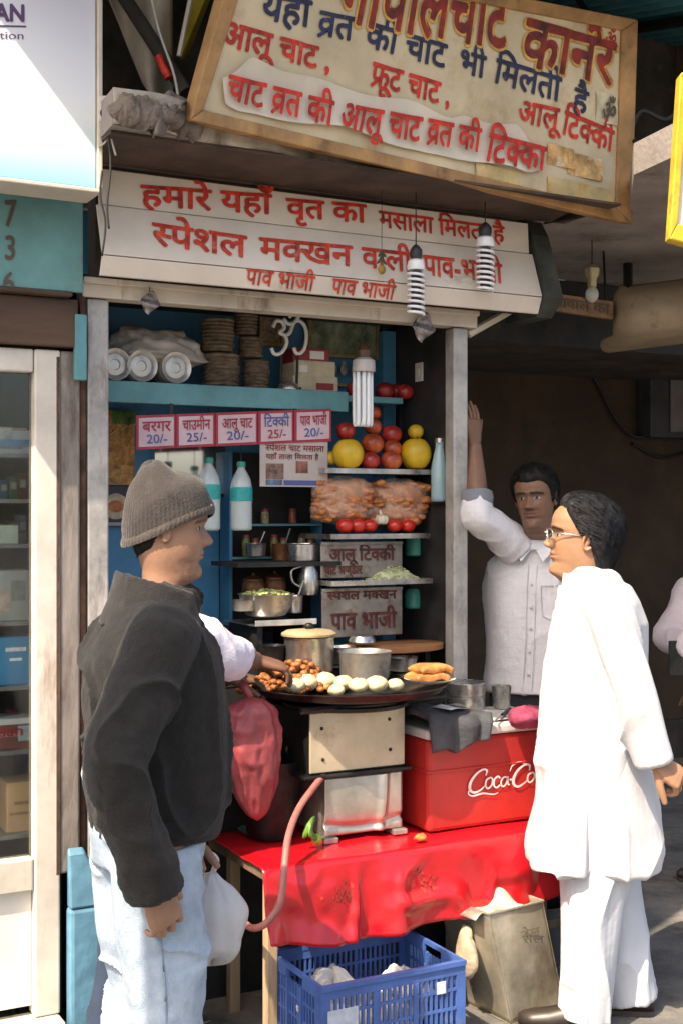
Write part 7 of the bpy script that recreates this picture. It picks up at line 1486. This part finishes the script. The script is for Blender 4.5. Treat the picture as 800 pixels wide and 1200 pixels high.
solo('cloth_in_tin', 'pale rag stuffed into the open top of the oil tin', 'rag', MB().grid(lambda u, v: tp((-.10 + .20 * u), (-.10 + .20 * v), ht - .03 + .065 * math.sin(math.pi * u) ** .7 * math.sin(math.pi * v) ** .7 + .012 * math.sin(11 * u + 5 * v) + .010 * math.sin(17 * v - 6 * u)), 30, 30, .003), mat('pale_rag', (.56, .49, .38), .85, var=.15, vscale=8, bump=.4, bscale=40), tp(0, 0, ht - .03), smooth=True)
# bread packs wedged between crate and tin
for i, (x, y, lab) in enumerate(((546, 1120, 'pale paper packet wedged between crate and oil tin, lower one'), (541, 1085, 'pale paper packet leaning behind the oil tin, upper one'))):
    c = L(x, y, -.52 + .12 * i); solo('paper_packet', lab, 'packet', MB().ball(c, (.025, .05, .07), 18, 12, .14, i + 3).ball((c[0] + .01, c[1] + .02, c[2] + .05), (.018, .03, .04), 12, 8, .2, i), mat('packet_cream', (.50, .40, .27), .7, var=.25, vscale=14, bump=.3), (c[0], c[1], max(0, c[2] - .07)), group='packets between crate and tin', smooth=True)
# under and beside the table, right
t = T('wooden_stool', 'dark wooden stool with pale legs behind the oil tin', 'stool', (1.55, -.28, 0)); part(t, 'seat', MB().box((1.40, -.30, .40), (1.70, -.02, .43)), m_wood, bevel=.004)
for x_, y_ in ((1.42, -.28), (1.66, -.28), (1.42, -.06), (1.66, -.06)): part(t, 'leg', MB().box((x_, y_, 0), (x_ + .03, y_ + .03, .399)), m_wood, bevel=.003)
part(t, 'stretcher', MB().box((1.452, -.275, .15), (1.658, -.255, .18)), m_wood)
c = G(652, 1128, 0); t = T('dark_bucket', 'dark plastic tub in the shade under the stool', 'tub', (1.56, -.17, 0)); part(t, 'tub', MB().lathe([(.085, 0), (.095, .01), (.105, .21), (.112, .215), (.10, .21), (.09, .02), (0, .015)], (1.56, -.17, .001), 30), mat('grey_tub', (.07, .07, .075), .5), smooth='auto'); part(t, 'rim', MB().tube([(1.56 + .11 * math.cos(q), -.17 + .11 * math.sin(q), .212) for q in np.linspace(0, 6.283, 31)[:-1]], .005, 6, True), _M['grey_tub'])
def sandal(x, y, rz, lab, m1, m2, sc_=1.0):
    c = W(*G(x, y, 0)[:2], 0); t_ = T('sandal', lab, 'sandal', (c[0], c[1], 0), 'L', rz, group='loose footwear on the ground'); k = sc_
    out = [(.0, -.13), (.035, -.115), (.040, -.05), (.036, .02), (.050, .08), (.042, .125), (.0, .14), (-.038, .115), (-.045, .06), (-.033, .0), (-.038, -.06), (-.033, -.115)]
    part(t_, 'sole', MB().prism([(a * k, b * k) for a, b in out], 2, .0015, .020), m1, bevel=.004)
    part(t_, 'strap', MB().tube(catmull([(-.046 * k, .03, .018), (-.03 * k, .055, .055), (0, .075, .068), (.035 * k, .055, .055), (.052 * k, .03, .018)], 6), .011, 8), m2, smooth=True); part(t_, 'strap', MB().tube(catmull([(-.040 * k, -.06, .018), (-.03 * k, -.07, .05), (0, -.075, .062), (.03 * k, -.07, .05), (.040 * k, -.06, .018)], 6), .008, 8), m2, smooth=True)
m_tan = mat('tan_leather', (.34, .22, .12), .6, var=.25, vscale=14); m_bl = mat('black_rubber', (.02, .018, .017), .6)
sandal(684, 1168, R(60), 'tan sandal by the oil tin at the kurta man\'s foot', mat('pale_sole', (.52, .44, .33), .7), m_tan)
sandal(40, 1190, R(-70), 'black strapped sandal, left one at the bottom left corner', m_bl, m_bl); sandal(84, 1187, R(-60), 'black strapped sandal, right one beside the blue plinth', m_bl, m_bl)
c = G(2, 1190, 0); t = T('cardboard_carton', 'brown cardboard carton at the bottom left corner by the shop door', 'carton', (c[0] - .06, c[1], 0)); part(t, 'carton', MB().box((c[0] - .25, c[1], .001), (c[0] + .014, c[1] + .10, .17)), mat('cardboard', (.36, .23, .11), .8, var=.2, vscale=8), bevel=.003); part(t, 'flap', MB().box((c[0] - .25, c[1] - .008, .171), (c[0] + .012, c[1] + .09, .175)), _M['cardboard'])

# ---- left shop stock behind the glass -----------------------------------------------------------------------------
SHZ = (.60, .86, 1.06, 1.26, 1.50, 1.64, 1.78)
def stock(lab, x0, y0, x1, y1, col, stripes=(), txt=None, tcol=(.5, .02, .03)):
    d = .13; a, b = L(x0, y1, d), L(x1, y0, d); z0 = min(SHZ, key=lambda z: abs(z - a[2])) + .001; h = b[2] - a[2]
    t_ = T('carton', lab, 'carton', ((a[0] + b[0]) / 2, d, z0), group='cartons behind the shop glass'); part(t_, 'box', MB().box((a[0], d, z0), (b[0], d + .12, z0 + h)), mat('carton_%d%d%d' % tuple(int(c * 99) for c in col), col, .5, var=.12, vscale=8), bevel=.002)
    for (u0, v0, u1, v1, c_) in stripes: part(t_, 'print', MB().add([(a[0] + (b[0] - a[0]) * u, d - .0015, z0 + h * v) for u, v in ((u0, v0), (u1, v0), (u1, v1), (u0, v1))], [(0, 1, 2, 3)]), mat('print_%d%d%d' % tuple(int(c * 99) for c in c_), c_, .5, var=.3, vscale=30))
    if txt: part(t_, 'lettering', text_quad(MB(), txt, *[(a[0] + (b[0] - a[0]) * u, d - .003, z0 + h * v) for u, v in ((.12, .45), (.75, .45), (.12, .75), (.75, .75))], .03), mat('stock_ink_%d' % int(tcol[0] * 99), tcol, .5))
stock('bright blue carton on the middle glass shelf of the left shop', -8, 757, 40, 816, (.03, .23, .46), [(.3, .70, .8, .78, (.7, .75, .8)), (.4, .5, .7, .56, (.7, .75, .8))])
stock('white carton with red lettering on a lower glass shelf of the left shop', -10, 880, 40, 920, (.55, .58, .60), [(.62, .25, .92, .75, (.30, .45, .50))], 'dan', (.35, .02, .04))
stock('orange and cream carton on the lowest glass shelf of the left shop', 8, 946, 44, 1008, (.52, .33, .17), [(.25, .55, .8, .62, (.30, .18, .10)), (.1, .35, .85, .40, (.30, .18, .10))])
stock('pink and grey carton on an upper glass shelf of the left shop', -12, 515, 32, 545, (.36, .24, .24), [(.0, .55, .6, 1, (.42, .42, .40))])
stock('pale green box on the glass shelf above the blue carton', -14, 590, 22, 612, (.34, .42, .36), [(.05, .3, .4, .7, (.12, .36, .12))])
stock('small cream boxes row on the top glass shelf of the left shop', -6, 482, 30, 510, (.50, .44, .34), [(.1, .2, .9, .5, (.25, .2, .14))])
stock('white and blue carton right under the shop door head', -14, 450, 38, 476, (.42, .48, .54), [(.0, .3, 1, .6, (.10, .26, .44))])
stock('grey patterned box beneath the pale green box', -12, 640, 34, 700, (.26, .28, .27), [(.2, .2, .5, .6, (.40, .30, .26)), (.55, .4, .9, .8, (.15, .18, .17))])
stock('maroon box on the shelf above the white red lettered carton', -14, 836, 40, 870, (.18, .06, .05), [(.1, .5, .9, .62, (.45, .40, .34))])

# ---- loose things above, left of the signboard --------------------------------------------------------------------
c = P(123, 128, 3.66); t = T('junction_box', 'small white junction box with loose wires beside the box sign', 'junction box', (c[0], c[1], c[2] - .05), 'W')
part(t, 'box', MB().box((c[0] - .018, c[1], c[2] - .035), (c[0] + .035, c[1] + .06, c[2] + .04)), mat('box_white', (.52, .48, .44), .5, var=.2, vscale=14), bevel=.004)
part(t, 'socket', MB().lathe([(.013, 0), (.013, .004), (.006, .004), (.005, .0)], (0, 0, 0), 18), m_blk); q = t.children[-1]; q.data.transform(Matrix.Translation(Vector((.0, -.003, .045 - .0))) @ Matrix.Rotation(R(90), 4, 'X') @ Matrix.Translation(-Vector((0, 0, 0)) + Vector((c[0] - 0, c[1], c[2] - .05))) if False else Matrix.Identity(4))
q.data.transform(Matrix.Translation(Vector(c) - Vector((0, .001, .012)) - Vector((c[0], c[1], c[2] - .05))) @ Matrix.Rotation(R(90), 4, 'X') @ Matrix.Translation(Vector((c[0], c[1], c[2] - .05))))
for i, pts in enumerate(([(116, 172), (124, 166), (131, 150), (134, 135)], [(136, 182), (131, 160), (136, 148), (150, 132)], [(120, 200), (118, 230), (124, 262), (120, 300)], [(124, 140), (130, 190), (126, 240), (128, 268)])):
    solo('loose_wire', ['white loose wire curling under the junction box', 'white loose wire crossing beside the junction box', 'dark wire hanging between box sign and fascia', 'grey wire hanging along the fascia end'][i], 'wire', MB().tube(catmull([P(x, y, 3.66 - .01 * i) for x, y in pts], 6), .003, 6), mat('wire_white', (.5, .47, .43), .5) if i < 2 else m_cab, P(*pts[0], 3.66), 'W', smooth=True)
def rag(u, v):
    x = 122 + 80 * u * (1 - .55 * v) + 46 * v; y = -14 + 112 * v + 38 * v * u + 20 * u * math.sin(2.5 * v) + 4 * math.sin(14 * v) * u; return P(x, y, 3.95 + .05 * math.sin(6 * u + 3 * v))
solo('torn_poster', 'torn pale poster hanging in a strip left of the big signboard', 'poster', MB().grid(rag, 16, 24, .002), mat('torn_poster', (.42, .36, .29), .7, var=.2, vscale=7, dirt=(.24, .18, .12), dscale=5, dth=.55), P(150, 60, 3.95), 'W', smooth=True)
t = T('awning_pole', 'dark rusty awning pole slanting beside the torn poster', 'pole', P(216, 100, 3.86), 'W'); part(t, 'pole', MB().tube([P(135, -20, 3.9), P(218, 108, 3.84)], .022, 12), m_soot); part(t, 'red_wrap', MB().tube([P(186, 66, 3.83), P(198, 92, 3.82)], .012, 10), m_red); part(t, 'wire', MB().tube(catmull([P(176, -10, 3.8), P(188, 40, 3.8), P(205, 90, 3.8), P(214, 150, 3.68)], 6), .004, 6), mat('wire_white', (.5, .47, .43), .5))
t = T('yellow_sign_edge', 'yellow edged sign panel seen end on behind the big signboard', 'sign', P(235, 40, 3.9), 'W')
part(t, 'panel', MB().hexa([P(214, 72, 4.0), P(222, 64, 4.05), P(262, -40, 4.05), P(240, -40, 4.0)], [P(211, 70, 3.9), P(219, 62, 3.95), P(258, -42, 3.95), P(234, -42, 3.9)]), m_yf, bevel=.003); part(t, 'strip', MB().tube([P(210, 66, 3.88), P(232, -42, 3.88)], .008, 6), m_cream)

# ---- more cooking clutter between vendor and rack
for i, (x, y, r, h, d, m, lab) in enumerate(((300, 652, 11, 14, .34, m_steel, 'small steel tumbler on the dark lower shelf behind the vendor'), (330, 657, 10, 18, .35, m_brownpot, 'small copper cup on the lower shelf left of the steel pot'), (286, 716, 13, 12, .10, m_steel_dull, 'small dull bowl half hidden left of the bowl of greens'), (345, 718, 9, 18, .14, m_steel, 'steel beaker right of the bowl of greens'), (400, 778, 14, 18, .06, m_steel_dull, 'dull steel beaker between the lidded pot and the grey pan'), (470, 786, 16, 14, -.02, m_steel, 'shallow steel bowl right of the grey pan'), (318, 778, 15, 20, .02, m_blk, 'blackened pan at the griddle left of the lidded pot'))):
    c = L(x, y, d); k = px_w(x, d); t_ = T('cooking_vessel', lab, 'vessel', c, group='small vessels behind the griddle')
    part(t_, 'vessel', MB().lathe([(r * k * a_, h * k * b_) for a_, b_ in ((.8, 0), (.9, .06), (1, .9), (1.06, 1), (.98, 1), (.9, .85), (.78, .1), (0, .08))], c, 28), m, smooth='auto')
    if i in (0, 1, 3): part(t_, 'spoon', MB().tube([(c[0], c[1], c[2] + h * k * .3), (c[0] + .03, c[1] - .01, c[2] + h * k * 1.9)], .003, 6), m_steel)

# rows of small packets on the glass shelves of the left shop
pk = ((.30, .05, .05), (.42, .36, .08), (.08, .20, .32), (.45, .42, .38), (.10, .26, .12), (.36, .18, .06)); gr = random.Random(31)
names = ('top', 'second', 'third', 'fourth', 'fifth', 'sixth')
for r_, z_ in enumerate((1.64, 1.50, 1.26, 1.06, .86, .60)):
    for q_ in range(4):
        x_ = L(-6 + 11 * q_, 600, .30)[0]; w_ = .026; h_ = gr.uniform(.06, .10); t_ = T('packet', '%s small packet from the left on the %s glass shelf of the neighbour shop' % (('first', 'second', 'third', 'fourth')[q_], names[r_]), 'packet', (x_, .30, z_ + .001), group='small packets behind the shop glass')
        c_ = pk[(r_ * 3 + q_ * 2 + r_ // 2) % 6]; part(t_, 'packet', MB().box((x_ - w_ / 2, .30, z_ + .001), (x_ + w_ / 2, .36, z_ + h_)), mat('packet_%d' % pk.index(c_), c_, .4, var=.4, vscale=40), bevel=.003); part(t_, 'print', MB().add([(x_ - w_ * .35, .2985, z_ + h_ * .45), (x_ + w_ * .35, .2985, z_ + h_ * .45), (x_ + w_ * .35, .2985, z_ + h_ * .75), (x_ - w_ * .35, .2985, z_ + h_ * .75)], [(0, 1, 2, 3)]), m_lblw)
